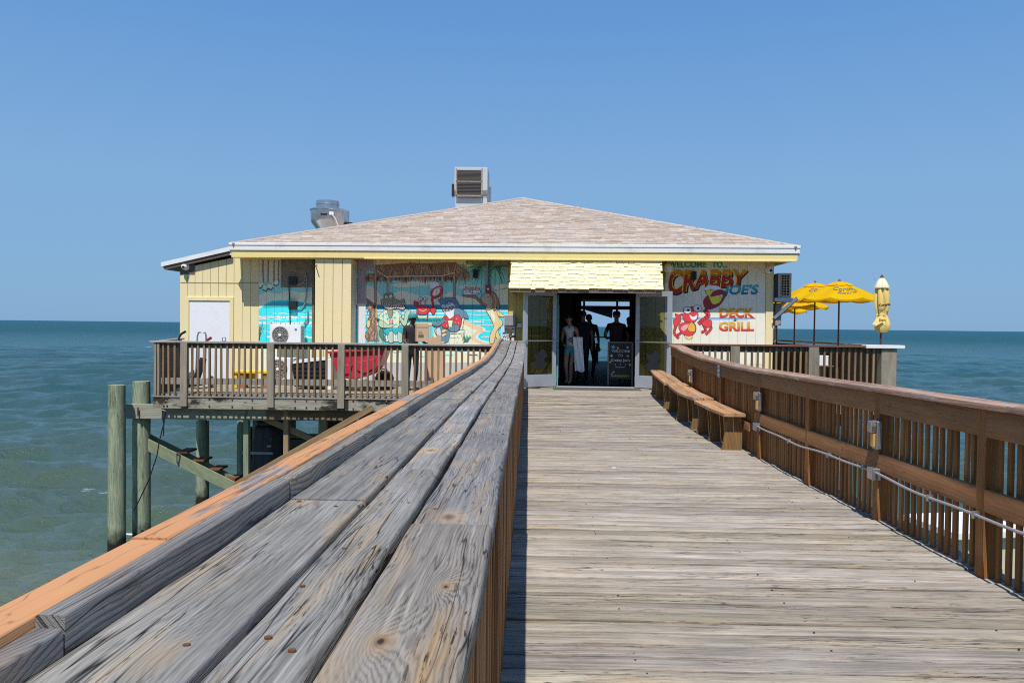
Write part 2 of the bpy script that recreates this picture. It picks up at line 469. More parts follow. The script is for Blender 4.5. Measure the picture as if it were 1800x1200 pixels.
# ---------------------------------------------------------------- sea
SEA = -3.0
def water_material():
    M = Mat('sea_water', .12, .5)
    M.p.inputs['IOR'].default_value = 1.33
    o = M.obj(); x, y, z = M.sep(o)[:3]
    dist = M.n('VectorMath', {0: o}, operation='LENGTH').outputs['Value']
    big = M.noise(M.xyz(M.mul(x, .02), M.mul(y, .05), 0), 1, 3)
    off = M.plus(y, M.mul(M.math('SUBTRACT', big, .5), 16))
    off = M.plus(off, M.mul(x, .22))
    # shallow, sandy water near the shore, deep teal far out
    c = M.mix(M.rng(off, 4, 13), (.17, .17, .11), (.070, .105, .072))
    c = M.mix(M.rng(off, 10, 34), c, (.030, .078, .076))
    c = M.mix(M.rng(off, 28, 120), c, (.006, .070, .090))
    c = M.mix(M.rng(off, 150, 1200), c, (.004, .072, .120))
    pat = M.noise(M.xyz(M.mul(x, .12), M.mul(y, .3), 1), 1, 4, .6)
    c = M.mix(M.rng(pat, .35, .65, .0, .35), c, (.055, .078, .058))
    # scattered whitecaps and foam flecks
    f1 = M.noise(M.xyz(M.mul(x, .16), M.mul(y, .5), 2), 1, 5, .62)
    f2 = M.noise(M.xyz(M.mul(x, 1.6), M.mul(y, 5), 2), 1, 4, .65)
    fm = M.rng(M.plus(f1, M.mul(f2, .35)), .885, .915)
    c = M.mix(fm, c, (.7, .72, .72))
    M.col(c)
    M.put(M.p.inputs['Roughness'], M.rng(dist, 10, 400, .06, .42))
    M.put(M.p.inputs['Specular IOR Level'], M.rng(dist, 18, 170, .5, .11))
    h1 = M.noise(M.xyz(M.mul(x, .35), M.mul(y, .8), 0), 1, 3, .55)
    h2 = M.noise(M.xyz(M.mul(x, 1.3), M.mul(y, 2.8), 3), 1, 4, .6)
    h3 = M.noise(M.xyz(M.mul(x, 5), M.mul(y, 10), 5), 1, 3, .6)
    h = M.plus(M.mul(M.mul(h1, .8), M.rng(dist, 60, 160)), M.plus(M.mul(h2, .24), M.mul(h3, .085)))
    b = M.n('Bump', {'Height': h, 'Strength': 1.0, 'Distance': .7})
    M.put(M.p.inputs['Normal'], b.outputs[0])
    return M.m
def build_sea():
    import numpy as np
    rs = np.random.RandomState(5)
    dense = 6.0 * 1.0062 ** np.arange(530)
    far = dense[-1] * (16000 / dense[-1]) ** (np.arange(1, 60) / 59.0)
    rows = np.concatenate(([1.0, 3.0], dense, far))
    NA = 600
    ang = np.radians(np.concatenate((np.linspace(-100, -46, 40)[:-1], np.linspace(-46, 46, NA), np.linspace(46, 100, 40)[1:])))
    A, Rr = np.meshgrid(ang, rows)
    X = Rr * np.sin(A); Y = Rr * np.cos(A); Z = np.zeros_like(X); DX_ = np.zeros_like(X); DY_ = np.zeros_like(X)
    for i in range(84):
        wl_ = .5 * (9.0 / .5) ** (rs.rand() ** 1.35)
        th = -math.pi / 2 + rs.normal(0, .5) + .25
        k = 2 * math.pi / wl_
        amp = wl_ * (.0118 if wl_ < 2 else .0085) * (1.25 if wl_ > 3 else 1.0)
        fade = np.clip((85 * wl_ - Rr) / (50 * wl_), 0, 1) * np.clip((190 - Rr) / 90, 0, 1)
        ph = k * (X * math.cos(th) + Y * math.sin(th)) + rs.rand() * 6.283
        # crests come and go along their length
        grp = .6 + .4 * np.sin(k * .17 * (X * math.sin(th) - Y * math.cos(th)) + rs.rand() * 6.28) * np.cos(k * .11 * (X + Y) + rs.rand() * 6)
        Z += amp * grp * fade * np.sin(ph)
        q = amp * .75 * grp * fade * np.cos(ph)
        DX_ += q * math.cos(th); DY_ += q * math.sin(th)
    V = np.stack((X + DX_, Y + DY_, Z), -1).reshape(-1, 3)
    nr, na = X.shape
    vs = [tuple(v) for v in V.tolist()]
    I = np.arange(nr * na).reshape(nr, na)
    fs = np.stack((I[:-1, :-1], I[:-1, 1:], I[1:, 1:], I[1:, :-1]), -1).reshape(-1, 4).tolist()
    c = len(vs); vs.append((0, 0, 0))
    for k in range(na - 1): fs.append((c, k + 1, k))
    o1 = len(vs)
    for (a, r) in [(100, 16000), (140, 16000), (180, 16000), (220, 16000), (260, 16000)]:
        vs.append((r * math.sin(rad(a)), r * math.cos(rad(a)), 0))
    for k in range(4): fs.append((c, o1 + k, o1 + k + 1))
    me = bpy.data.meshes.new('water')
    me.from_pydata(vs, [], fs)
    me.polygons.foreach_set('use_smooth', [True] * len(me.polygons))
    me.materials.append(water_material())
    o = bpy.data.objects.new('water', me); link(o)
    o.location = (0, 0, SEA)
    tagit(o, 'blue green sea with small waves reaching to the horizon', kind='structure')
build_sea()

# ---------------------------------------------------------------- boardwalk
SAG = [(-6, -.065), (0, -.065), (2.3, -.085), (4, -.10), (6, -.125), (8, -.155), (10.5, -.178), (12.5, -.155), (14, -.095), (15, -.03), (16, 0), (30, 0)]
def zf(y):
    for (a, za), (b, zb) in zip(SAG, SAG[1:]):
        if a <= y <= b:
            t = (y - a) / (b - a); t = t * t * (3 - 2 * t) * .5 + t * .5
            return za + (zb - za) * t
    return 0

def plank_mesh(name, L, W, T, mat, nseg=12, c=.004, wob=.0025, path=None, seed=0, cup=0.0, ends=.0):
    """board along local Y, worn rounded arrises, slightly wandering edges"""
    R = random.Random(seed)
    sd = R.uniform(0, 900)
    vs = []; fs = []
    for i in range(nseg + 1):
        t = i / nseg
        y = (t - .5) * L
        wl = noise.noise(Vector((sd, y * 2.3, 0))) * wob + noise.noise(Vector((sd, y * 11, 3))) * wob * .5
        wr = noise.noise(Vector((sd + 9, y * 2.3, 0))) * wob + noise.noise(Vector((sd + 5, y * 11, 3))) * wob * .5
        dz = path(y) if path else 0
        zt = noise.noise(Vector((sd + 77, y * 1.7, 0))) * wob * .6
        cc = c * (1 + .6 * noise.noise(Vector((sd + 31, y * 6, 0))))
        xl = -W / 2 + wl; xr = W / 2 + wr
        e = ends if i in (0, nseg) else 0
        pr = [(xl, -T), (xl, -cc - e), (xl + cc * .35, -cc * .35 - e), (xl + cc, -e), (0, -e - cup), (xr - cc, -e), (xr - cc * .35, -cc * .35 - e), (xr, -cc - e), (xr, -T)]
        for (px, pz) in pr: vs.append((px, y, pz + dz + zt))
    n = 9
    for i in range(nseg):
        for k in range(n):
            k2 = (k + 1) % n
            fs.append((i * n + k, (i + 1) * n + k, (i + 1) * n + k2, i * n + k2))
    fs.append(tuple(range(n))); fs.append(tuple(reversed(range(nseg * n, nseg * n + n))))
    m = MB().add(vs, fs)
    me = m.mesh(name, mat, smooth=True)
    return me

bw = empty('boardwalk', (0, 8, 0), label='long weathered timber boardwalk leading up to the restaurant door', kind='structure')
dk = [plank_mesh('deck_board', 3.55, .1345 + .003 * math.sin(i * 2.4), .036, M_DECK, 26, .006, .0055, seed=40 + i) for i in range(14)]
y = -1.6; i = 0
while y < 17.55:
    me = dk[RN.randrange(14)]
    o = inst('deck_board', me, bw, (1.17 + RN.uniform(-.02, .02), y - 8, zf(y) + RN.uniform(-.0035, .0035)), (RN.uniform(-.004, .004) + math.atan((zf(y + .07) - zf(y - .07)) / .14) * 0, 0, math.pi / 2 * (1 if RN.random() < .5 else -1) + RN.uniform(-.0012, .0012)))
    y += .1445; i += 1
jm = MB()
for jx in (-.45, .5, 1.4, 2.3, 2.85):
    pts = [(-1.6 + k * 1.6) for k in range(13)]
    for a, b in zip(pts, pts[1:]):
        jm.bar((jx, a - 8, zf(a) - .16), (jx, b - 8, zf(b) - .16), .05, .22)
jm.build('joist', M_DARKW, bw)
for py_, wh in ((3, 'nearest the camera'), (8, 'at mid length'), (13, 'nearest the restaurant')):
    for px_, sd_ in ((-.5, 'left'), (2.75, 'right')):
        t = MB().tube([(0, 0, SEA - 1.5), (0, 0, zf(py_) - .3)], .15, 14)
        o = t.build('piling', M_PILE, smooth=True, loc=(px_, py_, 0), label=f'round timber piling under the {sd_} edge of the boardwalk, {wh}', cat='piling', group='pilings under the boardwalk')

nm = MB()
for k in range(118):
    yb = -1.6 + k * .1445
    if yb < 2.2 or yb > 12: continue
    for jx in (.5, 1.4, 2.3):
        for dy in (-.035, .035):
            if RN.random() < .22:
                xx = jx - 0 + RN.uniform(-.02, .02); yy = yb + dy + RN.uniform(-.008, .008) - 8; z_ = zf(yb) + .0042; r_ = RN.uniform(.0035, .006)
                nm.add([(xx + r_ * math.cos(t * 1.0472), yy + r_ * math.sin(t * 1.0472), z_) for t in range(6)] + [(xx + r_ * math.cos(t * 1.0472), yy + r_ * math.sin(t * 1.0472), z_ - .012) for t in range(6)], [tuple(range(6))] + [(t, (t + 1) % 6, (t + 1) % 6 + 6, t + 6) for t in range(6)])
o = nm.build('nail_heads', plain('dark_nail_rust', (.06, .04, .03), .8), bw)
o['kind'] = 'stuff'
# ---------------------------------------------------------------- railing on the left: three wide planks, a kerb and an orange board
RT = 1.05
XR = -.0705
lr = empty('railing', (-.3, 8, 0), label='broad grey plank-topped railing with orange edge board, left of the boardwalk', cat='railing')
def rail_board(name, x0, x1, ya, yb, T, mat, lift=0., seed=0, wob=.003, c=.006, nps=16, drop=0.0, xs=None):
    L = yb - ya; ym = (ya + yb) / 2
    base = zf(ym) + RT + lift
    pf = lambda yy: zf(ym + yy) + RT + lift - base
    me = plank_mesh(name, L - .004, abs(x1 - x0), T, mat, max(8, int(L * nps)), c, wob, pf, seed)
    return inst(name, me, lr, ((x0 + x1) / 2 + .3, ym - 8, base))
# plank rows: (x0, x1, joints)
rows = [(-.543, -.371, [-1.3, 1.80, 3.15, 4.55, 6.6, 8.6, 10.8, 13.1, 15.2, 17.0]),
        (-.356, -.2455, [-1.3, .62, 2.22, 3.02, 4.95, 7.3, 9.6, 12.0, 14.4, 17.0]),
        (-.2305, XR, [-1.3, 1.55, 3.82, 5.15, 7.0, 9.2, 11.4, 13.8, 15.4, 17.0])]
sd = 100
for (a, b, js) in rows:
    for k in range(len(js) - 1):
        sd += 1
        lift = RN.uniform(-.0012, .0012)
        if b == XR and k == 0: lift = .010
        rail_board('rail_plank', a + RN.uniform(-.002, .002), b + (RN.uniform(-.004, .004) if b == XR else 0), js[k], js[k + 1], .04, M_RAILB if b == XR and k == 0 else M_RAIL, lift, sd, .0035, .006)
js = [-1.3, .925, 1.82, 3.6, 5.5, 7.6, 9.8, 12.0, 14.2, 15.7, 16.8]
for k in range(len(js) - 1):
    sd += 1
    rail_board('kerb_board', -.582, -.547, js[k], js[k + 1], .10, M_KERB, .042 + (-.013 if k == 0 else RN.uniform(-.003, .003)), sd, .0025, .004)
js = [-1.3, 1.28, 3.9, 6.3, 9.0, 11.6, 14.0, 16.8]
for k in range(len(js) - 1):
    sd += 1
    rail_board('edge_board', -.648, -.5835, js[k], js[k + 1], .14, M_ORANGE if k in (0, 3, 4, 5, 6) else M_ORANGEW, .041 + (0 if k == 0 else .003), sd, .0015, .004)
# nail heads / rusty screw holes on the planks
nm = MB()
for yj in [0.75, .95, 1.15, 1.42, 1.75, 2.1, 2.6, 3.0, 3.6, 4.3, 5.0, 5.9]:
    for (a, b, _) in rows:
        for fx in (.22, .78):
            if RN.random() < .42:
                xx = a + (b - a) * fx + RN.uniform(-.012, .012); yy = yj + RN.uniform(-.05, .05)
                r_ = RN.uniform(.0032, .0056)
                n_ = 8
                nm.add([(xx + .3 + r_ * math.cos(t * 6.283 / n_), yy - 8 + r_ * .8 * math.sin(t * 6.283 / n_), zf(yy) + RT + .0012) for t in range(n_)] + [(xx + .3 + r_ * math.cos(t * 6.283 / n_), yy - 8 + r_ * .8 * math.sin(t * 6.283 / n_), zf(yy) + RT - .012) for t in range(n_)], [tuple(range(n_))] + [(t, (t + 1) % n_, (t + 1) % n_ + n_, t + n_) for t in range(n_)])
o = nm.build('nail_heads', M_RUST, lr)
o['kind'] = 'stuff'
def slat_mesh(wd, th, h, seed, mat, name='slat'):
    R = random.Random(seed)
    m = MB()
    tw = R.uniform(-.004, .004)
    m.box((-th / 2, -wd / 2, 0), (th / 2, wd / 2, h))
    me = m.mesh(name, mat, bevel=.0025)
    return me
slats = [slat_mesh(.068, .026, 1.0, s, M_STAIN) for s in range(6)]
post = MB().box((-.045, -.045, 0), (.045, .045, 1.0)).mesh('post', M_STAIN, bevel=.004)
y = .2
while y < 16.9:
    inst('slat', RN.choice(slats), lr, (-.112 + .3 + RN.uniform(-.003, .003), y - 8, zf(y) - .02 + RN.uniform(-.02, .0)), (RN.uniform(-.006, .006), 0, RN.uniform(-.06, .06)), (1, 1, 1.026))
    y += .083 + RN.uniform(-.006, .006)
for py_ in (.6, 2.4, 4.2, 6.0, 7.8, 9.6, 11.4, 13.2, 15.0, 16.6):
    for px_ in (-.18, -.50):
        inst('post', post, lr, (px_ + .3, py_ - 8, zf(py_) - .25), (0, 0, 0), (1, 1, RT + .2))
m = MB()
for k in range(18):
    a, b = -1.2 + k, -.2 + k
    m.bar((-.17 + .3, a - 8, zf(a) + .93), (-.17 + .3, b - 8, zf(b) + .93), .038, .12)
    m.bar((-.56 + .3, a - 8, zf(a) + .85), (-.56 + .3, b - 8, zf(b) + .85), .03, .14)
m.build('rail_support', M_STAINY, lr)

# ---------------------------------------------------------------- railing on the right
XF = 2.78
rr = empty('railing', (XF, 8, 0), label='brown stained slatted railing with wide cap, right of the boardwalk', cat='railing')
def sag_board(name, x0, x1, ya, yb, zt, T, mat, parent, seed, c=.004, wob=.0015, nps=6, x_par=XF, lift=0, cv=None):
    L = yb - ya; ym = (ya + yb) / 2
    base = zf(ym) + zt + lift
    pf = lambda yy: zf(ym + yy) + zt + lift - base
    me = plank_mesh(name, L - .003, abs(x1 - x0), T, mat, max(6, int(L * nps)), c, wob, pf, seed)
    return inst(name, me, parent, ((x0 + x1) / 2 - x_par, ym - 8, base))
js = [.5, 2.9, 4.55, 6.3, 8.0, 9.9, 11.8, 13.6, 15.45]
for k in range(len(js) - 1):
    sag_board('cap_board', 2.70, 2.86, js[k], js[k + 1], 1.05, .036, M_CAPY, rr, 300 + k, lift=RN.uniform(-.003, .003))
    sag_board('cap_board', 2.862, 2.93, js[k] - .0, js[k + 1], 1.05, .036, M_CAPY, rr, 340 + k, lift=RN.uniform(-.003, .003))
js = [.5, 3.4, 6.25, 9.4, 12.3, 15.4]
for k in range(len(js) - 1):
    sag_board('fascia_board', 2.735, 2.77, js[k], js[k + 1], 1.012, .165, M_STAINY, rr, 360 + k, c=.003)
js = [.5, 3.9, 6.9, 9.66]
for k in range(len(js) - 1):
    sag_board('mid_rail', 2.735, 2.772, js[k], js[k + 1], .535, .135, M_STAINY, rr, 380 + k, c=.003)
sag_board('mid_rail', 2.735, 2.772, 9.9, 15.3, .37, .10, M_STAINY, rr, 390, c=.003)
slr = [slat_mesh(.044, .02, 1.0, s, M_STAIN) for s in range(6)]
y = 1.0
while y < 15.4:
    tilt = RN.uniform(-.012, .012) if RN.random() > .06 else RN.uniform(-.05, .05)
    inst('slat', RN.choice(slr), rr, (RN.uniform(.012, .02), y - 8, zf(y) - .07 + RN.uniform(-.02, .01)), (tilt, 0, RN.uniform(-.10, .10)), (1, 1, 1.09))
    y += .096 + RN.uniform(-.012, .012) if y < 7.5 else .075 + RN.uniform(-.006, .006)
for py_ in (1.6, 3.3, 4.85, 6.3, 7.85, 9.5, 11.4, 13.4, 15.3):
    inst('post', post, rr, (.0, py_ - 8, zf(py_) - .1), (0, 0, 0), (1.0, 1.05, 1.115))
sag_board('toe_board', 2.83, 2.87, .5, 15.3, .0, .2, M_STAINY, rr, 395, c=.003)

# conduit with junction boxes along the railing
cd = empty('conduit', (2.72, 7.5, 0), label='grey electrical conduit drooping along the right railing under its middle board', cat='conduit')
pts = []
for k in range(60):
    yy = 1.0 + (9.45 - 1.0) * k / 59
    pts.append((-.012, yy - 7.5, zf(yy) + .375 + .012 * math.sin(yy * 2.1) + .006 * math.sin(yy * 5.3)))
MB().tube(pts, .0102, 8).build('pipe', M_GREYC, cd, smooth=True)
jb = MB().box((-.03, -.055, -.045), (.03, .055, .045)).box((-.034, -.048, -.038), (-.03, .048, .038)).mesh('junction_box', M_GALV, bevel=.004)
for yy in (9.48, 6.27): inst('junction_box', jb, cd, (-.01, yy - 7.5, zf(yy) + .375))
sm = MB().box((-.016, -.012, -.022), (.02, .012, .022)).mesh('strap', M_GALV)
for yy in (8.3, 7.2, 5.4, 4.85, 4.3, 3.8, 3.3): inst('strap', sm, cd, (-.012, yy - 7.5, zf(yy) + .375 + .012 * math.sin(yy * 2.1) + .006 * math.sin(yy * 5.3)))

# step lights on the posts
def step_light(y_, h, label):
    e = empty('step_light', (2.73, y_, zf(y_) + h), label=label, cat='light', group='amber step lights on the right railing')
    MB().box((-.03, -.048, -.13), (.005, .048, .09)).build('housing', M_GALV, e, bevel=.006)
    m = MB()
    m.prism([(-.034, .0), (.034, .0), (.042, .05), (.032, .09), (-.032, .09), (-.042, .05)], .042, lambda a, b, t: (-.031 - t, a, b))
    m.build('hood', M_STEEL, e, bevel=.006)
    MB().box((-.05, -.03, -.115), (-.031, .03, -.003)).build('lens', M_AMBER, e, bevel=.006)
step_light(6.25, .70, 'step light with amber lens nearest the camera on the right railing')
step_light(9.42, .70, 'step light with amber lens just past the near end of the benches')
step_light(13.35, .70, 'farthest step light, above the seat of the middle bench')
# small notice plate on the fascia
e = empty('notice_plate', (2.73, 11.45, zf(11.45) + .93), label='small white and blue notice plate screwed to the right railing above the benches', cat='sign')
MB().box((-.012, -.07, -.10), (.0, .07, .10)).build('plate', plain('notice_blue_grey', (.33, .38, .44), .4), e)
for q, (zz, hh) in enumerate([(.06, .022), (.0, .03), (-.065, .016)]):
    MB().box((-.0145, -.05, zz - hh / 2), (-.0121, .05, zz + hh / 2)).build('printed_bar', M_WHITEC, e)

# ---------------------------------------------------------------- benches
def bench(ya, yb, xf0, xf1, label, seed, bow=.03, dh=0.0):
    """seat of two planks on shaped plank legs along the railing"""
    ym = (ya + yb) / 2
    e = empty('bench', ((xf0 + 2.70) / 2, ym, zf(ym)), label=label, cat='bench', group='low benches along the right railing')
    ox = e.location.x; oz = e.location.z
    N = 14
    xb = 2.735
    def xfront(t): return xf0 + (xf1 - xf0) * t - bow * math.sin(math.pi * t)
    for row in (0, 1):
        vs = []; fs = []
        for i in range(N + 1):
            t = i / N; yy = ya + (yb - ya) * t
            xf = xfront(t); xm = xf + (xb - xf) * .52
            a, b = (xf, xm - .004) if row == 0 else (xm + .004, xb)
            zt = zf(yy) + .485 + dh + (.004 * noise.noise(Vector((seed, yy * 2, row))))
            for (px, pz) in [(a, zt - .042), (a, zt - .006), (a + .006, zt), (b - .006, zt), (b, zt - .006), (b, zt - .042)]:
                vs.append((px - ox, yy - ym, pz - oz))
        for i in range(N):
            for k in range(6):
                fs.append((i * 6 + k, (i + 1) * 6 + k, (i + 1) * 6 + (k + 1) % 6, i * 6 + (k + 1) % 6))
        fs.append(tuple(range(6))); fs.append(tuple(reversed(range(N * 6, N * 6 + 6))))
        MB().add(vs, fs).build('seat_plank', M_SEAT, e, smooth=True)
    nl = 3
    for q in range(nl):
        t = .07 + .86 * q / (nl - 1)
        yy = ya + (yb - ya) * t
        xf = xfront(t) + .025; wd = xb - xf - .01
        prof = []
        K = 8
        for i in range(K + 1):
            f = i / K
            prof.append((0.03 * math.sin(math.pi * f) * wd / .28 - .01 * (1 - f), f * (.441 + dh)))
        poly = [(p[0], p[1]) for p in prof] + [(wd, .441 + dh), (wd, 0)]
        z0 = zf(yy)
        MB().prism(poly, .045, lambda a, b, t_: (xf + a - ox, yy - ym + t_, z0 + b - oz)).build('leg', M_LEG, e)
    # cross rail under the seat
    MB().bar((xb - .06 - ox, ya - ym + .05, zf(ya) + .40 - oz), (xb - .06 - ox, yb - ym - .05, zf(yb) + .40 - oz), .04, .09).build('stretcher', M_LEG, e)
bench(10.05, 11.66, 2.46, 2.42, 'nearest of the three low timber benches, its grey front plank end towards the camera', 1, .0, -.012)
bench(11.80, 13.98, 2.43, 2.42, 'middle of the three low timber benches, curved front edge between its neighbours', 2, .05, .012)
bench(14.1, 16.5, 2.40, 2.52, 'farthest of the three low timber benches, beside the open right door leaf', 3, .05)
# ---------------------------------------------------------------- the restaurant
YEL = (.84, .70, .395)
M_YEL = siding('yellow_siding_paint', YEL, .08)
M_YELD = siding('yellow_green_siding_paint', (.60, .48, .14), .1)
M_YELW = siding('peeling_yellow_siding', YEL, .1, worn=(.33, .29, .24), wornamt=.75)
M_CREAM = siding('cream_siding_paint', (.78, .71, .52), .07)
M_BARE = siding('bare_weathered_siding', (.17, .13, .10), .3)
M_TRIMY = plain('yellow_trim_paint', (.86, .69, .28), .5, 0, .06, 2, dirt=(.66, .52, .2))
M_FASC = plain('white_fascia_metal', (.80, .79, .76), .5, 0, .04, 2.5, dirt=(.58, .56, .53))
M_BRN = plain('brown_trim_paint', (.17, .12, .09), .6, 0, .2, 6)
M_GREYP = siding('grey_siding_paint', (.27, .265, .28), .08)
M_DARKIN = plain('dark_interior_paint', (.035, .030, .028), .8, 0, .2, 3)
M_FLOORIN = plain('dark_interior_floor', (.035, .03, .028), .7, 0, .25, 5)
M_TEAL = plain('teal_door_paint', (.10, .36, .38), .5, 0, .06, 3)
def shingle_mat(name, cols, spread=1.0):
    M = Mat(name, .9, .2)
    r = M.rnd()
    att = M.n('Attribute', attribute_name='tone')
    t = M.math('FRACT', M.plus(r, att.outputs['Fac']))
    rp = M.n('ValToRGB', {0: t})
    rp.color_ramp.interpolation = 'CONSTANT'
    e = rp.color_ramp.elements
    while len(e) < len(cols): e.new(.5)
    for k, c in enumerate(cols):
        e[k].position = k / len(cols); e[k].color = (*c, 1)
    o = M.obj()
    g = M.noise(o, 160, 2, .6)
    c = M.mix(1.0, rp.outputs[0], M.n('CombineColor', {0: M.rng(g, .2, .8, .75, 1.2), 1: M.rng(g, .2, .8, .75, 1.2), 2: M.rng(g, .2, .8, .75, 1.2)}).outputs[0], 'MULTIPLY')
    M.col(c)
    M.bump(g, .3, .003)
    return M.m
M_SHING = shingle_mat('roof_shingle_granules', [(.45, .36, .29), (.48, .39, .32), (.39, .31, .25), (.53, .46, .40), (.46, .375, .305), (.42, .355, .31), (.49, .41, .34)])
M_AWN = plain('yellow_painted_shingle', (.86, .76, .45), .7, 0, .1, 14, dirt=(.74, .62, .32))

rest = empty('restaurant', tuple(HO), HY, label='yellow pier restaurant with painted murals and a shallow hipped shingle roof', cat='restaurant')
WALLT = .035
BOUNDS = []      # (u0,u1) of every front board, for the painted murals
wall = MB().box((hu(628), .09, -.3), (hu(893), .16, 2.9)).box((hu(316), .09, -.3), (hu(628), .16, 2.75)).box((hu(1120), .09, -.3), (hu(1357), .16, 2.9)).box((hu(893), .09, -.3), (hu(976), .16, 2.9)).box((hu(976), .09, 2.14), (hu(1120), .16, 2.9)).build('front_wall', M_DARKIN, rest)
def boards(px0, px1, z0, z1, mat, width=.19, v=0.0, keep=True, gap=.009, name='siding_board', ztop=None):
    u0, u1 = hu(px0), hu(px1)
    n = max(1, round((u1 - u0) / width))
    wd = (u1 - u0) / n
    for k in range(n):
        a, b = u0 + k * wd + gap / 2, u0 + (k + 1) * wd - gap / 2
        dv = RN.uniform(0, .003)
        zt = z1 if ztop is None else ztop((a + b) / 2)
        m = MB()
        if ztop is None:
            m.box((a - (a + b) / 2, 0, 0), (b - (a + b) / 2, WALLT, zt - z0))
        else:
            za, zb = ztop(a), ztop(b); c = (a + b) / 2
            m.prism([(a - c, 0), (b - c, 0), (b - c, zb - z0), (a - c, za - z0)], WALLT, lambda p, q, t: (p, t, q))
        m.build(name, mat if not callable(mat) else mat(k, n), wall, loc=((a + b) / 2, v + dv, z0))
        if keep: BOUNDS.append((a, b))
zw = 2.86
# annex on the left: boards follow the shed roof
def annex_top(u):
    ua, ub = hu(316), hu(410)
    return 2.60 + (u - ua) / (ub - ua) * .27
d0, d1 = 333, 404
zdoor = hz(368, 529)
boards(316, d0 - 4, -.1, 2.7, M_YEL, .2, keep=False, ztop=annex_top)
boards(d0 - 4, d1 + 7, zdoor + .09, 2.7, M_YEL, .19, keep=False, ztop=annex_top)
boards(d1 + 7, 455, -.1, zw, M_YEL, .195, keep=False)
boards(455, 551, -.1, zw, M_CREAM, .195, gap=.005)
boards(617, 628, -.1, zw, M_CREAM, .15)
boards(628, 893, -.1, zw, M_CREAM, .2, gap=.005)
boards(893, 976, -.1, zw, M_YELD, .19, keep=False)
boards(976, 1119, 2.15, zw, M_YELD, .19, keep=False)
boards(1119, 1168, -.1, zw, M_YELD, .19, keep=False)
boards(1168, 1345, -.1, zw, M_CREAM, .205, gap=.0035)
# corner trims
for a, b, z1_ in ((1345.3, 1358.5, zw), (548.5, 552.5, zw)):
    MB().box((hu(a), -.022, -.1), (hu(b), .06, z1_)).build('corner_trim', M_YEL if a > 1000 else M_BRN, rest, bevel=.004)
MB().box((hu(1358.5) - .02, .06, -.3), (hu(1358.5), 11.5, 2.86)).build('side_wall', M_YEL, rest)
MB().box((hu(316), .06, -.3), (hu(316) + .05, 3.2, 2.5)).build('side_wall', M_YEL, rest)
MB().box((hu(410), 3.0, -.3), (hu(410) + .05, 11.5, 2.86)).build('side_wall', M_YEL, rest)
MB().box((hu(316) + .05, 3.1, -.3), (hu(410), 3.2, 2.75)).build('side_wall', M_YEL, rest)
# projecting yellow chase left of the large mural
PB = -.52
bx0, bx1 = hu(553, PB), hu(617, PB)
pbm = MB().box((bx0 + .02, PB + .04, -.05), (bx1 - .02, .02, 2.83)).build('chase', M_CREAM, rest)
n = 4
for k in range(n):
    a = bx0 + (bx1 - bx0) * k / n; b = bx0 + (bx1 - bx0) * (k + 1) / n
    MB().box((a + .006 - (a + b) / 2, 0, 0), (b - .006 - (a + b) / 2, .035, 2.86)).build('siding_board', M_YEL, pbm, loc=((a + b) / 2, PB, -.05))
# back wall with a wide opening on to the sea-side deck, floor, ceiling
ob0, ob1 = 1.45, 3.25
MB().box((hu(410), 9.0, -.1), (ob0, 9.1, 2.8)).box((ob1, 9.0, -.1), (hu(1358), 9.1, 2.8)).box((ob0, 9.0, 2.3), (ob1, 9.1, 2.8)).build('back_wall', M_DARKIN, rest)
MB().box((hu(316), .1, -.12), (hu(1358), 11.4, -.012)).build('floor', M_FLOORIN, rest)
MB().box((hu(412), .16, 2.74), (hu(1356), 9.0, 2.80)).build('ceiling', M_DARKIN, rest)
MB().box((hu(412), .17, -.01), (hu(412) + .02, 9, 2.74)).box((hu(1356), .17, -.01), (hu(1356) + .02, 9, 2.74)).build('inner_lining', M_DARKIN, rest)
MB().box((1.0, 4.0, 2.3), (3.2, 4.12, 2.5)).build('ceiling_beam', plain('pale_beam_paint', (.22, .22, .24), .6), rest)
MB().box((-.1, 2.6, 0), (1.02, 2.7, 2.74)).build('partition', M_DARKIN, rest)
MB().box((2.55, 3.2, 0), (4.0, 3.3, 2.74)).build('partition', M_DARKIN, rest)
# ---- roof
EV = -.57
ue0, ue1 = hu(405, EV, 430), hu(1405, EV, 430)
um = (ue0 + ue1) / 2
ze = hz(905, 430.5, EV)
vp = EV + (ue1 - ue0) / 2
zp = hz(905, 348.5, vp)
vb = vp + 2.0
roof = MB()
A = (ue0, EV, ze); B_ = (ue1, EV, ze); P = (um, vp, zp); Q = (um, vb, zp); C_ = (ue1, vb + (ue1 - ue0) / 2, ze); D_ = (ue0, vb + (ue1 - ue0) / 2, ze)
def dn(p, d): return (p[0], p[1], p[2] - d)
T = .05
top = [A, B_, C_, D_, P, Q]
bot = [dn(p, T) for p in top]
roof.add(top + bot, [(0, 1, 4), (1, 2, 5, 4), (2, 3, 5), (3, 0, 4, 5), (6, 10, 7), (7, 10, 11, 8), (8, 11, 9), (9, 11, 10, 6), (0, 6, 7, 1), (1, 7, 8, 2), (2, 8, 9, 3), (3, 9, 6, 0)])
roof = roof.build('roof', M_BRN, rest)
def face_frame(p0, p1, apex):
    p0, p1, apex = Vector(p0), Vector(p1), Vector(apex)
    e = (p1 - p0).normalized()
    n_ = e.cross(apex - p0).normalized()
    if n_.z < 0: n_ = -n_
    s_ = n_.cross(e).normalized()
    if s_.z < 0: s_ = -s_
    return p0, e, s_, n_
EXPO = .15
tabw = [.13, .16, .2, .24, .29]
protos = {}
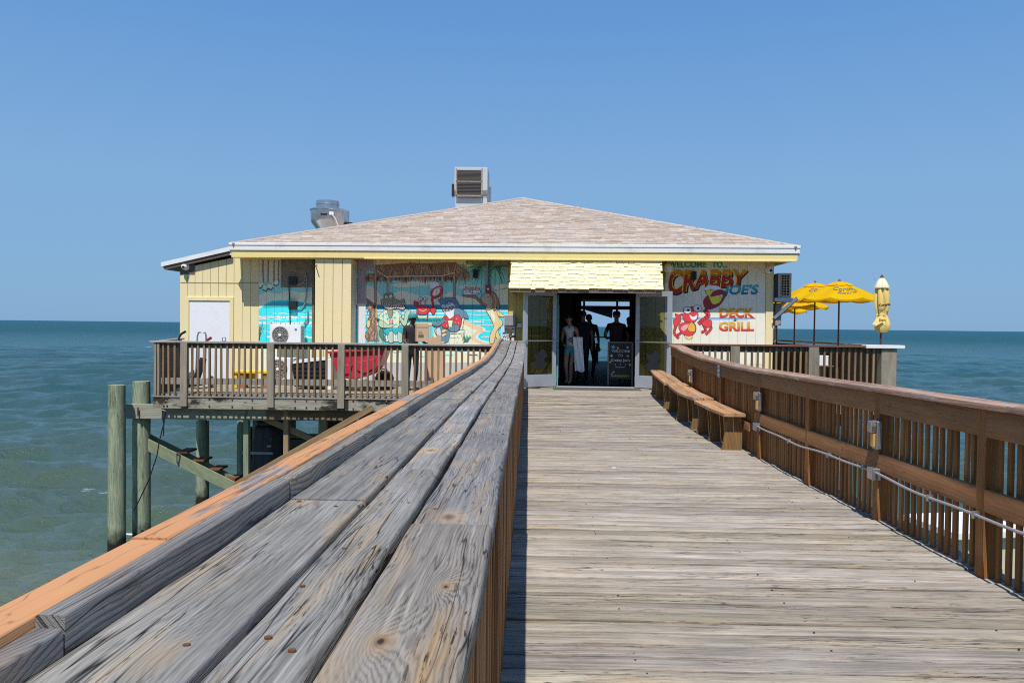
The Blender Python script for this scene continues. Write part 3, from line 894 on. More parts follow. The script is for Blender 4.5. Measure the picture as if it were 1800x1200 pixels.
def tabproto(wd):
    if wd not in protos:
        m = MB()
        h = EXPO + .06
        w2 = wd / 2 - .002
        m.add([(-w2, 0, .004), (w2, 0, .004), (w2, h, .001), (-w2, h, .001), (-w2, 0, .018), (w2, 0, .018), (w2, h, .006), (-w2, h, .006)], [(4, 5, 6, 7), (0, 1, 5, 4), (1, 2, 6, 5), (3, 0, 4, 7)])
        protos[wd] = m.mesh('roof_shingle', M_SHING, normals=False)
    return protos[wd]
nparts = 0
stf = MB(); tones = []
def shingle_face(p0, p1, ap0, ap1, individual):
    """rows of tabs up a roof plane between eave p0-p1 and top edge ap0-ap1"""
    global nparts
    o, e, s, n = face_frame(p0, p1, ap0)
    L = (Vector(p1) - Vector(p0)).length
    H = (Vector(ap0) - o).dot(s)
    xa0 = (Vector(ap0) - o).dot(e); xa1 = (Vector(ap1) - o).dot(e)
    k = 0; h = -.02
    M3 = Matrix((e, s, n)).transposed()
    while h < H - .03:
        t = min(1, max(0, h + EXPO * .9) / H)
        x0 = xa0 * t; x1 = L + (xa1 - L) * t
        x = x0 + RN.uniform(-.05, .0)
        while x < x1 - .02:
            wd = RN.choice(tabw)
            if x + wd > x1: wd = max(.05, x1 - x)
            c = o + e * (x + wd / 2) + s * h + n * (.002 + (.004 if RN.random() < .4 else 0))
            if individual and nparts < 290 and wd in tabw:
                ob = inst('roof_shingle', tabproto(wd), roof, c)
                ob.rotation_euler = M3.to_euler()
                nparts += 1
            else:
                hh = EXPO + .05
                w2 = wd / 2 - .002
                vs = [c + e * a + s * b + n * q for (a, b, q) in [(-w2, 0, 0), (w2, 0, 0), (w2, hh, 0), (-w2, hh, 0), (-w2, 0, .017), (w2, 0, .017), (w2, hh, .006), (-w2, hh, .006)]]
                stf.add(vs, [(4, 5, 6, 7), (0, 1, 5, 4), (1, 2, 6, 5), (3, 0, 4, 7)])
                tones.extend([RN.random()] * 4)
            x += wd
        h += EXPO; k += 1
shingle_face(A, B_, P, P, True)
shingle_face(B_, C_, P, Q, False)
shingle_face(D_, A, Q, P, False)
so_ = stf.build('roof_shingles', M_SHING, roof)
so_['kind'] = 'stuff'
at_ = so_.data.attributes.new('tone', 'FLOAT', 'FACE')
at_.data.foreach_set('value', tones)
# hip caps, folded over the two slopes
sl_ = (zp - ze) / (vp - EV)
for (a, b) in ((A, P), (B_, P)):
    a = Vector(a); b = Vector(b)
    m = MB()
    N = 30
    hd_ = Vector((b.x - a.x, b.y - a.y, 0)).normalized(); pd = Vector((-hd_.y, hd_.x, 0))
    for k in range(N):
        p = a.lerp(b, k / N); q = a.lerp(b, (k + 1.1) / N)
        dr_ = Vector((0, 0, -.13 * sl_ * .7071))
        vs = []
        for (o_, l_) in ((p, .030), (q, .024)):
            vs += [o_ + pd * .13 + dr_ + Vector((0, 0, l_)), o_ + Vector((0, 0, l_)), o_ - pd * .13 + dr_ + Vector((0, 0, l_)), o_ + pd * .13 + dr_, o_ - pd * .13 + dr_]
        m.add(vs, [(0, 1, 6, 5), (1, 2, 7, 6), (0, 3, 4, 2, 1), (3, 0, 5, 8), (2, 4, 9, 7), (5, 6, 7, 9, 8)])
    hc = m.build('hip_cap', M_SHING, roof)
    hc['kind'] = 'stuff'
# fascia: white gutter board, shadow groove, yellow board and soffit
zf0, zf1 = hz(905, 446.5, EV), ze - .0
MB().box((ue0 - .01, EV - .045, zf0 + .045), (ue1 + .01, EV, ze + .012)).box((ue0 - .02, EV - .058, ze - .045), (ue1 + .02, EV - .03, ze + .016)).build('gutter', M_FASC, rest, bevel=.006)
zy = hz(905, 455.5, EV)
MB().box((ue0 + .03, EV - .02, zy), (ue1 - .03, EV + .03, zf0 + .045)).box((hu(640, EV), EV - .035, zy - .02), (ue1 - .06, EV + .0, zy + .012)).build('fascia_board', M_TRIMY, rest, bevel=.004)
MB().box((ue0 + .04, EV + .03, zy + .01), (ue1 - .04, .0, zy + .035)).build('soffit', M_TRIMY, rest)
MB().box((ue1 - .05, EV, zf0), (ue1 + .01, 11.5, ze - .02)).box((ue0 - .01, 3.0, zf0), (ue0 + .05, 11.5, ze - .02)).build('gutter', M_FASC, rest)
MB().box((hu(1358.5), -.02, zy + .012), (ue1 - .06, 11.5, zy + .036)).build('soffit', M_BRN, rest)
MB().box((ue0 - .01, EV, zf0 - .06), (ue0 + .05, .02, ze - .02)).build('gutter', M_FASC, rest)
# annex shed roof
AV = -.14
ax0, ax1 = hp(283, 461, AV), hp(405, 433, AV)
m = MB()
dirn = Vector((ax1.x - ax0.x, 0, ax1.z - ax0.z))
def ar(t, v, dz): return (ax0.x + dirn.x * t, v, ax0.z + dirn.z * t + dz)
m.add([ar(0, AV, 0), ar(1, AV, 0), ar(1, 3.4, 0), ar(0, 3.4, 0), ar(0, AV, -.10), ar(1, AV, -.10), ar(1, 3.4, -.10), ar(0, 3.4, -.10)], [(0, 1, 2, 3), (7, 6, 5, 4), (0, 4, 5, 1), (1, 5, 6, 2), (2, 6, 7, 3), (3, 7, 4, 0)])
m.build('annex_roof', M_WHITE, rest)
m = MB()
m.add([ar(.02, AV + .03, -.102), ar(1, AV + .03, -.102), ar(1, 3.4, -.102), ar(.02, 3.4, -.102), ar(.04, AV + .03, -.18), ar(1, AV + .03, -.18), ar(1, 3.4, -.18), ar(.04, 3.4, -.18)], [(0, 1, 2, 3), (7, 6, 5, 4), (0, 4, 5, 1), (1, 5, 6, 2), (2, 6, 7, 3), (3, 7, 4, 0)])
m.build('annex_fascia', M_BRN, rest)
# bare patch where the camera hangs
MB().box((hu(316.5), -.008, hz(330, 482)), (hu(342), -.003, hz(330, 463))).build('wood_patch', M_BARE, rest)
MB().box((hu(317), -.006, hz(380, 497.5)), (hu(454), .0, hz(380, 496.3))).build('seam', plain('seam_shadow_paint', (.42, .34, .16), .8), rest)
# white steel door
dz0 = -.02
dr = MB().box((hu(d0), -.01, dz0), (hu(d1), .03, zdoor)).build('door', plain('white_steel_door', (.82, .82, .84), .4, 0, .03, 2, dirt=(.68, .68, .69)), rest, bevel=.004)
MB().box((hu(d0 - 4), -.03, dz0), (hu(d0) - .006, .03, zdoor + .09)).box((hu(d1) + .006, -.03, dz0), (hu(d1 + 7), .03, zdoor + .09)).box((hu(d0) - .006, -.03, zdoor + .006), (hu(d1) + .006, .03, zdoor + .09)).build('door_frame', M_YEL, rest, bevel=.003)
MB().tube([(hu(397), -.012, 1.02), (hu(397), -.06, 1.02), (hu(393), -.065, 1.02), (hu(393), -.065, .90)], .012, 8).build('handle', M_STEEL, dr, smooth=True)
# ---- shingled awning over the entrance
aw = empty('awning', (0, 0, 0)); aw.parent = rest; aw.location = (0, 0, 0)
av0, av1 = -.50, -.84
za1 = hz(1028, 507, av1); za0 = hz(1028, 456, av0)
ua0, ua1 = hu(894, av1), hu(1163.5, av1)
m = MB()
m.prism([(av0, za0), (av1, za1), (av1, za1 - .03), (-.0, za1 - .03), (0, za0)], ua1 - ua0 - .04, lambda a, b, t: (ua0 + .02 + t, a, b))
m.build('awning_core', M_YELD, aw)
MB().box((ua0 + .03, av1 - .0, za1 - .095), (ua1 - .03, av1 + .04, za1 - .028)).box((ua0 + .03, av1 + .04, za1 - .09), (ua0 + .07, 0, za1 - .03)).box((ua1 - .07, av1 + .04, za1 - .09), (ua1 - .03, 0, za1 - .03)).build('awning_trim', M_BRN, aw)
S = Vector((0, av0 - av1, za0 - za1)); SL = S.length; S.normalize()
Nn = Vector((0, -S.z, S.y))
rowsn = 8
ex = SL / rowsn
M3 = Matrix((Vector((1, 0, 0)), S, Nn)).transposed().to_euler()
aprot = {}
for r_ in range(rowsn):
    x = ua0 - .01 + RN.uniform(0, .05)
    while x < ua1 - .05:
        wd = RN.choice([.10, .13, .16, .2, .24])
        wd = min(wd, ua1 + .02 - x)
        key = round(wd, 3)
        if key not in aprot:
            h = ex + .05
            m_ = MB(); w2 = wd / 2 - .003
            m_.add([(-w2, 0, 0), (w2, 0, 0), (w2, h, 0), (-w2, h, 0), (-w2, 0, .024), (w2, 0, .024), (w2, h, .006), (-w2, h, .006)], [(4, 5, 6, 7), (0, 1, 5, 4), (1, 2, 6, 5), (3, 0, 4, 7), (3, 2, 1, 0)])
            aprot[key] = m_.mesh('shingle', M_AWN, normals=False)
        c = Vector((x + wd / 2, av1, za1)) + S * (r_ * ex + RN.uniform(-.022, .012) - .02) + Nn * (.004 + RN.uniform(0, .006))
        o = inst('shingle', aprot[key], aw, c); o.rotation_euler = M3
        o.rotation_euler.rotate_axis('Z', RN.uniform(-.02, .02))
        x += wd
# ---- glazed double doors, both leaves swung out
M_GLASS = Mat('tinted_door_glass', .05, .5)
_tr = M_GLASS.n('BsdfTransparent', {'Color': (.60, .62, .58)})
_gl = M_GLASS.n('BsdfGlossy', {'Color': (.9, .9, .9), 'Roughness': .02})
_fr = M_GLASS.n('Fresnel', {'IOR': 1.5})
_ms = M_GLASS.n('MixShader', {0: M_GLASS.mul(_fr.outputs[0], .6), 1: _tr.outputs[0], 2: _gl.outputs[0]})
M_GLASS.t.links.new(_ms.outputs[0], M_GLASS.t.nodes['Material Output'].inputs['Surface'])
M_GLASS = M_GLASS.m
M_PRINT = plain('grey_etched_print', (.03, .032, .038), .9, spec=0)
def leaf(hinge_u, side, ang, label=None):
    """side -1: hinge on the left jamb, swings out to the left"""
    e = empty('door', (hinge_u, -.06, .02)); e.parent = rest
    e.rotation_euler = (0, 0, ang)
    W, H = .91, 2.13
    m = MB()
    sw = .105
    m.box((0, -.022, .0), (side * sw, .022, H)).box((side * (W - sw), -.022, 0), (side * W, .022, H)).box((side * sw, -.022, 0), (side * (W - sw), .022, .27)).box((side * sw, -.022, H - .11), (side * (W - sw), .022, H))
    m.build('door_frame', M_ALU, e, bevel=.003)
    MB().box((side * sw, -.004, .27), (side * (W - sw), .004, H - .11)).build('glass', M_GLASS, e)
    for sd_ in (-1, 1):
        b = MB().tube([(side * .03, sd_ * .065, 1.02), (side * (W - .03), sd_ * .065, 1.02)], .016, 8)
        for q in (.05, W - .05): b.tube([(side * q, sd_ * .02, 1.02), (side * q, sd_ * .066, 1.02)], .014, 8)
        b.build('push_bar', M_STEEL, e, smooth=True)
    for zz in (.25, 1.1, 1.9): pass
    MB().tube([(side * .0, 0, .12), (side * 0, 0, .24)], .02, 8).tube([(0, 0, 1.0), (0, 0, 1.12)], .02, 8).tube([(0, 0, 1.9), (0, 0, 2.02)], .02, 8).build('hinge', M_STEEL, e)
    MB().box((side * .1, .024, H - .08), (side * .45, .07, H - .02)).bar((side * .4, .05, H - .04), (side * .62, .12, H - .02), .02, .012).build('door_closer', M_ALU, e)
    # etched fish print low on the glass
    pm = MB()
    cx, cz = side * .45, .62
    pts = catmull([(-.2, -.12), (-.1, -.02), (-.16, .1), (-.02, .14), (.04, .22), (.14, .18), (.2, .06), (.12, -.02), (.18, -.14), (.04, -.2), (-.06, -.26), (-.14, -.2)], 4)
    for yy in (-.0055,):
        pm.add([(cx + a, yy, cz + b) for a, b in pts], [tuple(range(len(pts)))])
    po = MB(); tr = tessellate_polygon([[Vector((a, b, 0)) for a, b in pts]])
    po.add([(cx + a, -.0055, cz + b) for a, b in pts], tr)
    po.build('print', M_PRINT, e)
    return e
jl, jr = hu(977.5), hu(1117.5)
leaf(jl, -1, rad(38))
leaf(jr, 1, rad(-38))
MB().box((jl - .06, -.07, -.01), (jl - .005, .1, 2.2)).box((jr + .005, -.07, -.01), (jr + .06, .1, 2.2)).box((jl - .06, -.075, 2.16), (jr + .06, .1, 2.23)).box((jl, -.07, -.012), (jr, .1, .012)).build('door_frame', M_ALU, rest, bevel=.004)
MB().box((jl + .02, 1.0 - .96, 0.02), (jl + .06, .95, 2.08)).build('inner_door', M_TEAL, rest, bevel=.005)
ido = MB()
for (a, b, c, d) in ((.15, .80, .2, .85), (.15, .80, 1.0, 1.85)):
    ido.box((jl + .061, a, c), (jl + .072, b, d))
ido.build('door_panel', M_TEAL, rest, bevel=.004)
# ---------------------------------------------------------------- painted murals and sign on the boards
def flat(name, c, var=.06): return plain('painted_' + name, tuple(min(.86, q * 1.5) for q in c) if max(c) > .05 else c, .7, 0, var, 7)
def grad_mat(name, z0, c0, z1, c1):
    M = Mat('painted_' + name, .65, .3)
    z = M.sep(M.obj())[2]
    f = M.plus(M.rng(z, z0, z1, smooth=True), M.mul(M.math('SUBTRACT', M.noise(M.obj(), 12, 3), .5), .35))
    M.col(M.mix(f, c0, c1))
    return M.m
PC = dict(sky=flat('aqua_sky', (.21, .50, .45)), cream=flat('cream', (.66, .57, .38)), cloud=flat('cloud', (.66, .56, .40)), deep=flat('deep_teal', (.02, .20, .27)), sea=flat('turquoise', (.03, .52, .55)),
          surf=flat('surf_white', (.74, .78, .74)), sand=flat('sand', (.62, .42, .25)), sandl=flat('pale_sand', (.70, .58, .42)), thatch=flat('thatch_brown', (.20, .12, .08)), thatchd=flat('thatch_dark', (.07, .04, .03)),
          thatchl=flat('thatch_light', (.42, .30, .20)), wood=flat('brown_post', (.33, .20, .12)), woodl=flat('tan_counter', (.55, .38, .22)), line=flat('black_line', (.03, .028, .03)), olive=flat('olive', (.22, .22, .13)),
          green=flat('pale_green', (.34, .47, .32)), gdark=flat('dark_green', (.08, .16, .10)), white=flat('white', (.80, .79, .75)), teal=flat('teal', (.03, .32, .36)), red=flat('red', (.50, .035, .045)),
          dred=flat('dark_red', (.26, .02, .03)), pink=flat('pink', (.70, .28, .26)), shark=flat('slate_blue', (.10, .18, .24)), sharkl=flat('pale_slate', (.42, .48, .52)), brown=flat('warm_brown', (.30, .15, .07)), tan=flat('tan', (.70, .42, .20)),
          skin=flat('dusty_tan', (.42, .30, .21)), palm=flat('palm_green', (.05, .26, .17)), palml=flat('light_palm_green', (.20, .44, .30)), grey=flat('grey', (.27, .265, .28)), greyl=flat('light_grey', (.50, .50, .51)), bare=flat('bare_wood', (.16, .125, .10), .3),
          yel=flat('yellow', (.80, .50, .05)), orange=flat('orange', (.72, .30, .04)), blue=flat('blue', (.03, .11, .32)), navy=flat('navy', (.03, .07, .16)), b2=flat('pale_blue', (.30, .42, .55)), b3=flat('faint_blue', (.52, .56, .56)), greenl=flat('sign_green', (.02, .26, .20)))
class Painter:
    """flat painted shapes, cut at every board joint so that the grooves stay open"""
    def __init__(s, name, parent): s.name = name; s.parent = parent; s.t = {}
    def tri(s, P, mat, layer):
        v = -.0045 - .0011 * layer
        lo = min(p[0] for p in P); hi = max(p[0] for p in P)
        for (a, b) in BOUNDS:
            if hi <= a or lo >= b: continue
            poly = list(P)
            for (lim, sg) in ((a, 1), (b, -1)):
                out = []
                for i in range(len(poly)):
                    p, q = poly[i], poly[(i + 1) % len(poly)]
                    dp, dq = (p[0] - lim) * sg, (q[0] - lim) * sg
                    if dp >= 0: out.append(p)
                    if dp * dq < 0:
                        t = dp / (dp - dq); out.append((p[0] + (q[0] - p[0]) * t, p[1] + (q[1] - p[1]) * t))
                poly = out
                if len(poly) < 3: break
            if len(poly) >= 3:
                s.t.setdefault(mat, []).append([(p[0], v, p[1]) for p in poly])
    def poly(s, px, mat, layer, smooth=0):
        if smooth: px = catmull(px, smooth)
        uz = []
        for (x, y) in px:
            h = hp(x, y); uz.append((h.x, h.z))
        if isinstance(mat, str): mat = PC[mat]
        for t in tessellate_polygon([[Vector((a, b, 0)) for a, b in uz]]):
            s.tri([uz[i] for i in t], mat, layer)
    def stroke(s, px, wd, mat, layer, smooth=0, closed=False, taper=False):
        if smooth: px = catmull(px, smooth, closed)
        if closed: px = list(px) + [px[0], px[1]]
        n = len(px)
        for i in range(n - 1):
            a, b = Vector(px[i]), Vector(px[i + 1])
            d = (b - a)
            if d.length < 1e-6: continue
            d.normalize(); nn = Vector((-d.y, d.x))
            w0 = wd * (1 - i / (n - 1) * .8 if taper else 1) / 2; w1 = wd * (1 - (i + 1) / (n - 1) * .8 if taper else 1) / 2
            e = d * (wd * .2)
            s.poly([a - e + nn * w0, b + e + nn * w1, b + e - nn * w1, a - e - nn * w0], mat, layer)
    def shape(s, px, mat, layer, smooth=4, out=1.3, line='line'):
        c = catmull(px, smooth) if smooth else px
        if out: s.stroke(c, out, line, layer, 0, True)
        s.poly(c, mat, layer + 1)
    def text(s, txt, box, mat, layer, off=0.0, shear=0.0, warp=None, space=1.0):
        cu = bpy.data.curves.new('t', 'FONT'); cu.body = txt; cu.offset = off; cu.shear = shear; cu.space_character = space; cu.resolution_u = 4
        ob = bpy.data.objects.new('t', cu); COL.objects.link(ob)
        dg = bpy.context.evaluated_depsgraph_get()
        me = bpy.data.meshes.new_from_object(ob.evaluated_get(dg))
        bpy.data.objects.remove(ob); bpy.data.curves.remove(cu)
        me.calc_loop_triangles()
        co = [v.co for v in me.vertices]
        x0 = min(c.x for c in co); x1 = max(c.x for c in co); y0 = min(c.y for c in co); y1 = max(c.y for c in co)
        if isinstance(mat, str): mat = PC[mat]
        def mp(c):
            u = (c.x - x0) / (x1 - x0); w_ = (c.y - y0) / (y1 - y0)
            if warp: x, y = warp(u, w_)
            else: x, y = box[0] + (box[2] - box[0]) * u, box[3] + (box[1] - box[3]) * w_
            h = hp(x, y); return (h.x, h.z)
        pts = [mp(c) for c in co]
        for lt in me.loop_triangles: s.tri([pts[i] for i in lt.vertices], mat, layer)
        bpy.data.meshes.remove(me)
    def build(s):
        mb = MB(); mats = list(s.t)
        for k, m in enumerate(mats):
            for p in s.t[m]: mb.add(p, [tuple(range(len(p)))], k)
        me = mb.mesh(s.name, mats, normals=False)
        # every shape faces the boardwalk
        for pl in me.polygons:
            if pl.normal.y > 0: pl.flip()
        o = bpy.data.objects.new(s.name, me); link(o, s.parent)
        return o
def g7(p): return [(600 + .15 * a, 440 + .15 * b) for a, b in p]
def g8(p): return [(740 + .15 * a, 440 + .15 * b) for a, b in p]
def g4(p): return [(1130 + a / 6, 430 + b / 6) for a, b in p]
J = RN.uniform
def jag(x0, x1, y, amp, n):
    return [(x0 + (x1 - x0) * k / n, y + J(-amp, amp)) for k in range(n + 1)]

# ---- large mural
P = Painter('mural', rest)
P.poly([(617, 455), (893, 455), (893, 606), (617, 606)], 'sky', 0)
P.poly([(617, 452)] + [(893, 452)] + jag(893, 620, 466, 2.5, 22), 'cream', 1)
P.poly([(818, 452), (893, 452), (893, 472), (880, 473), (868, 469), (850, 475), (835, 467), (820, 469)], 'cream', 1)
P.poly([(617, 522), (632, 512), (641, 503), (652, 503), (662, 510), (672, 521), (690, 516), (704, 511), (720, 514), (738, 520), (752, 519), (768, 524), (784, 516), (797, 513), (806, 520), (826, 522), (842, 524), (858, 517), (872, 512), (893, 506), (893, 537), (617, 537)], 'cloud', 1, 3)
for pts in ([(690, 500), (730, 494), (770, 497), (750, 501), (705, 505)], [(805, 505), (826, 501), (850, 503), (835, 508)], [(862, 504), (880, 500), (893, 501), (893, 507), (875, 509)]): P.poly(pts, 'cloud', 1, 3)
P.poly([(617, 536), (893, 536), (893, 606), (617, 606)], 'sea', 2)
P.poly([(617, 535.5), (893, 535.5), (893, 543.5), (617, 543.5)], 'deep', 3)
for (x0, x1, yy, t) in ((620, 893, 545, 1.6), (640, 800, 551, 2.6), (812, 893, 553, 1.0), (820, 870, 563, 1.4), (830, 880, 571, 1.2), (820, 850, 566, 2), (840, 893, 546.5, 1.5), (845, 885, 583, 1.5), (846, 880, 592, 1.5)):
    P.stroke(jag(x0, x1, yy, .7, 9), t, 'surf', 4)
P.poly([(770, 606), (770, 566), (800, 562), (820, 566), (838, 571), (852, 577), (852, 583), (842, 588), (841, 594), (852, 599), (872, 602), (872, 606)], 'surf', 4, 3)
P.poly([(770, 606), (770, 568), (815, 563), (830, 569), (848, 576), (849, 582), (838, 588), (838, 595), (850, 601), (868, 604), (868, 606)], 'sand', 5, 3)
P.poly([(770, 606), (770, 572), (812, 570), (830, 578), (838, 581), (830, 590), (832, 600), (846, 606)], 'sandl', 6, 3)
# grey repair boards
P.poly([(628, 455), (657, 455), (657, 476), (643, 476), (643, 534), (628, 534)], 'grey', 7)
P.poly([(628, 534), (643, 534), (643, 603), (628, 603)], 'greyl', 7)
# pale foot of the wall
P.poly([(628, 637), (893, 637), (893, 700), (628, 700)], plain('painted_foot_panel', (.55, .55, .56), .6, 0, .06, 3), 7)
P.poly([(617, 604), (893, 604), (893, 637), (617, 637)], 'sandl', 2)
for k in range(9): P.stroke(jag(690 + k * 22, 708 + k * 22, 622 + J(-6, 6), 2, 4), 1.6, RN.choice(['sea', 'palml', 'line', 'brown']), 4)
mural = P.build()
# ---- tiki hut
P = Painter('painted_hut', mural)
P.poly([(643, 556), (800, 556), (800, 606), (643, 606)], 'woodl', 1)
P.poly([(650, 560), (796, 560), (796, 566), (650, 566)], 'thatchd', 2)
for k in range(36): P.stroke([(648 + k * 4.2, 573), (648 + k * 4.2 + J(-.6, .6), 606)], 1.0, RN.choice(['wood', 'tan', 'brown']), 3)
P.stroke([(645, 557), (800, 556)], 2.5, 'sandl', 3); P.stroke([(645, 570), (800, 569)], 4, 'sand', 4); P.stroke([(645, 572.5), (800, 571.5)], 1, 'brown', 5)
for (a, b, w_) in (((660, 478), (661, 558), 3.4), ((682, 488), (682, 520), 3), ((777, 484), (776, 527), 3), ((798.5, 476), (799, 542), 3.6)):
    P.stroke([a, b], w_ + 1, 'line', 8); P.stroke([a, b], w_, 'wood', 9); P.stroke([(a[0] + .8, a[1]), (b[0] + .8, b[1])], .8, 'tan', 10)
P.poly([(641, 484), (658, 480), (660, 466), (690, 464), (720, 462), (750, 463), (775, 462), (800, 461), (812, 469), (824, 482), (828, 489), (812, 490), (795, 493), (760, 489), (720, 490), (690, 493), (660, 494), (641, 496)], 'thatch', 6)
for k in range(150):
    x = J(643, 822); f = (x - 643) / 180
    y0_ = J(464, 480) if x > 660 else J(480, 488)
    ln = J(6, 16); sl_ = J(-.9, .9) + (.7 if x > 800 else 0)
    P.stroke([(x, y0_), (x + sl_ * ln * .55, min(y0_ + ln, 495))], J(.7, 1.5), RN.choice(['thatchd', 'thatchl', 'wood', 'thatch', 'thatchl']), 7)
for k in range(60):
    x = 643 + k * 3.1
    P.poly([(x - 2, 487), (x + 2, 487), (x + J(-2, 2), 494 + J(0, 7))], RN.choice(['thatch', 'thatchd', 'wood']), 7)
for (a, b) in (((663, 476), (682, 488)), ((682, 486), (777, 485)), ((777, 485), (800, 479))):
    P.stroke([a, b], 3.2, 'line', 11); P.stroke([a, b], 2.2, 'woodl', 12)
P.poly(g7([(295, 560), (340, 590), (400, 640), (420, 700), (410, 820), (420, 900), (440, 1060), (300, 1060), (310, 900), (330, 720), (300, 640)]), 'thatch', 8)
for k in range(60):
    cx, cy = J(310, 420), J(600, 1050)
    P.stroke(g7([(cx, cy), (cx + J(-50, 30), cy + J(30, 80))]), J(.7, 1.3), RN.choice(['thatchd', 'thatchl', 'wood']), 9)
P.shape(g7([(305, 830), (330, 820), (340, 860), (325, 900), (305, 895)]), 'tan', 10)
P.shape(g7([(280, 1000), (310, 970), (320, 1010), (300, 1035)]), 'brown', 10)
P.build()
# ---- palm
P = Painter('painted_palm', mural)
for k in range(64):
    a = J(-.25, 3.4); r = J(16, 38)
    cx, cy = (848 + J(-3, 3), 466) if k % 2 else (874 + J(-3, 3), 467)
    ex_, ey = cx + math.cos(a) * r, cy + abs(math.sin(a)) * r * .95 + r * .15
    P.stroke([(cx, cy), ((cx + ex_) / 2 + J(-1, 1), (cy + ey) / 2 - 2.5), (ex_, ey)], J(1.1, 2.0), RN.choice(['palm', 'palm', 'palml', 'gdark', 'palml']), 7, 3, taper=True)
P.build()
# ---- reptile in a flowered shirt
P = Painter('painted_alligator', mural)
P.shape(g7([(470, 900), (445, 960), (465, 1020), (515, 1062), (530, 1045), (495, 990), (485, 930)]), 'gdark', 9)
P.shape(g7([(525, 960), (690, 960), (700, 1065), (515, 1065)]), 'white', 9, 0)
for xx in (560, 600, 640): P.stroke(g7([(xx, 1000), (xx, 1065)]), .8, 'wood', 11)
P.shape(g7([(545, 955), (600, 940), (612, 1068), (558, 1068)]), 'green', 11, 3)
P.shape(g7([(665, 955), (715, 925), (738, 965), (718, 1068), (670, 1068)]), 'green', 11, 3)
P.shape(g7([(503, 930), (600, 900), (700, 908), (738, 940), (722, 978), (672, 942), (640, 988), (602, 942), (562, 950), (545, 992), (510, 965)]), 'teal', 13, 2)
P.shape(g7([(450, 765), (480, 728), (540, 700), (580, 760), (600, 700), (660, 715), (705, 765), (680, 830), (660, 905), (520, 895), (500, 835), (455, 820)]), 'cream', 13, 3)
for (cx, cy) in ((485, 770), (545, 800), (530, 745), (630, 790), (645, 870), (690, 745), (620, 730)):
    for q in range(5):
        a = q * 1.257 + .4
        P.stroke(g7([(cx, cy), (cx + 22 * math.cos(a), cy + 22 * math.sin(a))]), 1.2, 'sea', 15)
P.shape(g7([(548, 690), (602, 690), (600, 760), (575, 800), (552, 750)]), 'olive', 15)
P.shape(g7([(455, 815), (440, 862), (470, 900), (560, 905), (618, 885), (606, 862), (545, 872), (505, 838)]), 'green', 16)
P.shape(g7([(683, 800), (700, 780), (735, 820), (745, 760), (760, 720), (790, 700), (812, 722), (785, 775), (765, 860), (730, 880)]), 'green', 16)
P.shape(g7([(562, 820), (606, 820), (602, 862), (568, 862)]), 'pink', 18, 0)
P.shape(g7([(472, 580), (500, 565), (503, 525), (530, 510), (552, 530), (570, 503), (605, 512), (610, 548), (650, 588), (708, 597), (725, 570), (742, 592), (740, 615), (752, 632), (735, 688), (700, 692), (650, 672), (585, 692), (525, 680), (485, 648), (470, 612)]), 'olive', 18, 3)
P.poly(g7([(480, 600), (560, 640), (650, 630), (745, 622), (750, 650), (735, 688), (700, 690), (650, 672), (585, 690), (525, 680), (488, 650)]), 'skin', 20, 3)
P.poly(g7([(496, 612), (520, 622), (560, 640), (650, 645), (742, 636), (742, 660), (700, 665), (640, 662), (580, 668), (520, 655), (498, 636)]), 'line', 21, 2)
for k in range(12):
    x = 505 + k * 20; y_ = 622 + min(k, 4) * 6
    P.poly(g7([(x, y_ - 2), (x + 13, y_), (x + 6, y_ + 22)]), 'white', 22)
    P.poly(g7([(x + 8, y_ + 34), (x + 20, y_ + 34), (x + 14, y_ + 14)]), 'white', 22)
for (cx, cy, r) in ((530, 548, 17), (582, 540, 19)):
    P.shape(g7([(cx + r * math.cos(t), cy + r * 1.1 * math.sin(t)) for t in [q * .785 for q in range(8)]]), 'white', 22)
    P.poly(g7([(cx + 4 + 6 * math.cos(t), cy + 4 + 6 * math.sin(t)) for t in [q * .785 for q in range(8)]]), 'line', 24)
for q in range(6): P.poly(g7([(610 + q * 18, 570 + q * 5), (622 + q * 18, 574 + q * 5), (616 + q * 18, 560 + q * 5)]), 'gdark', 20)
P.build()
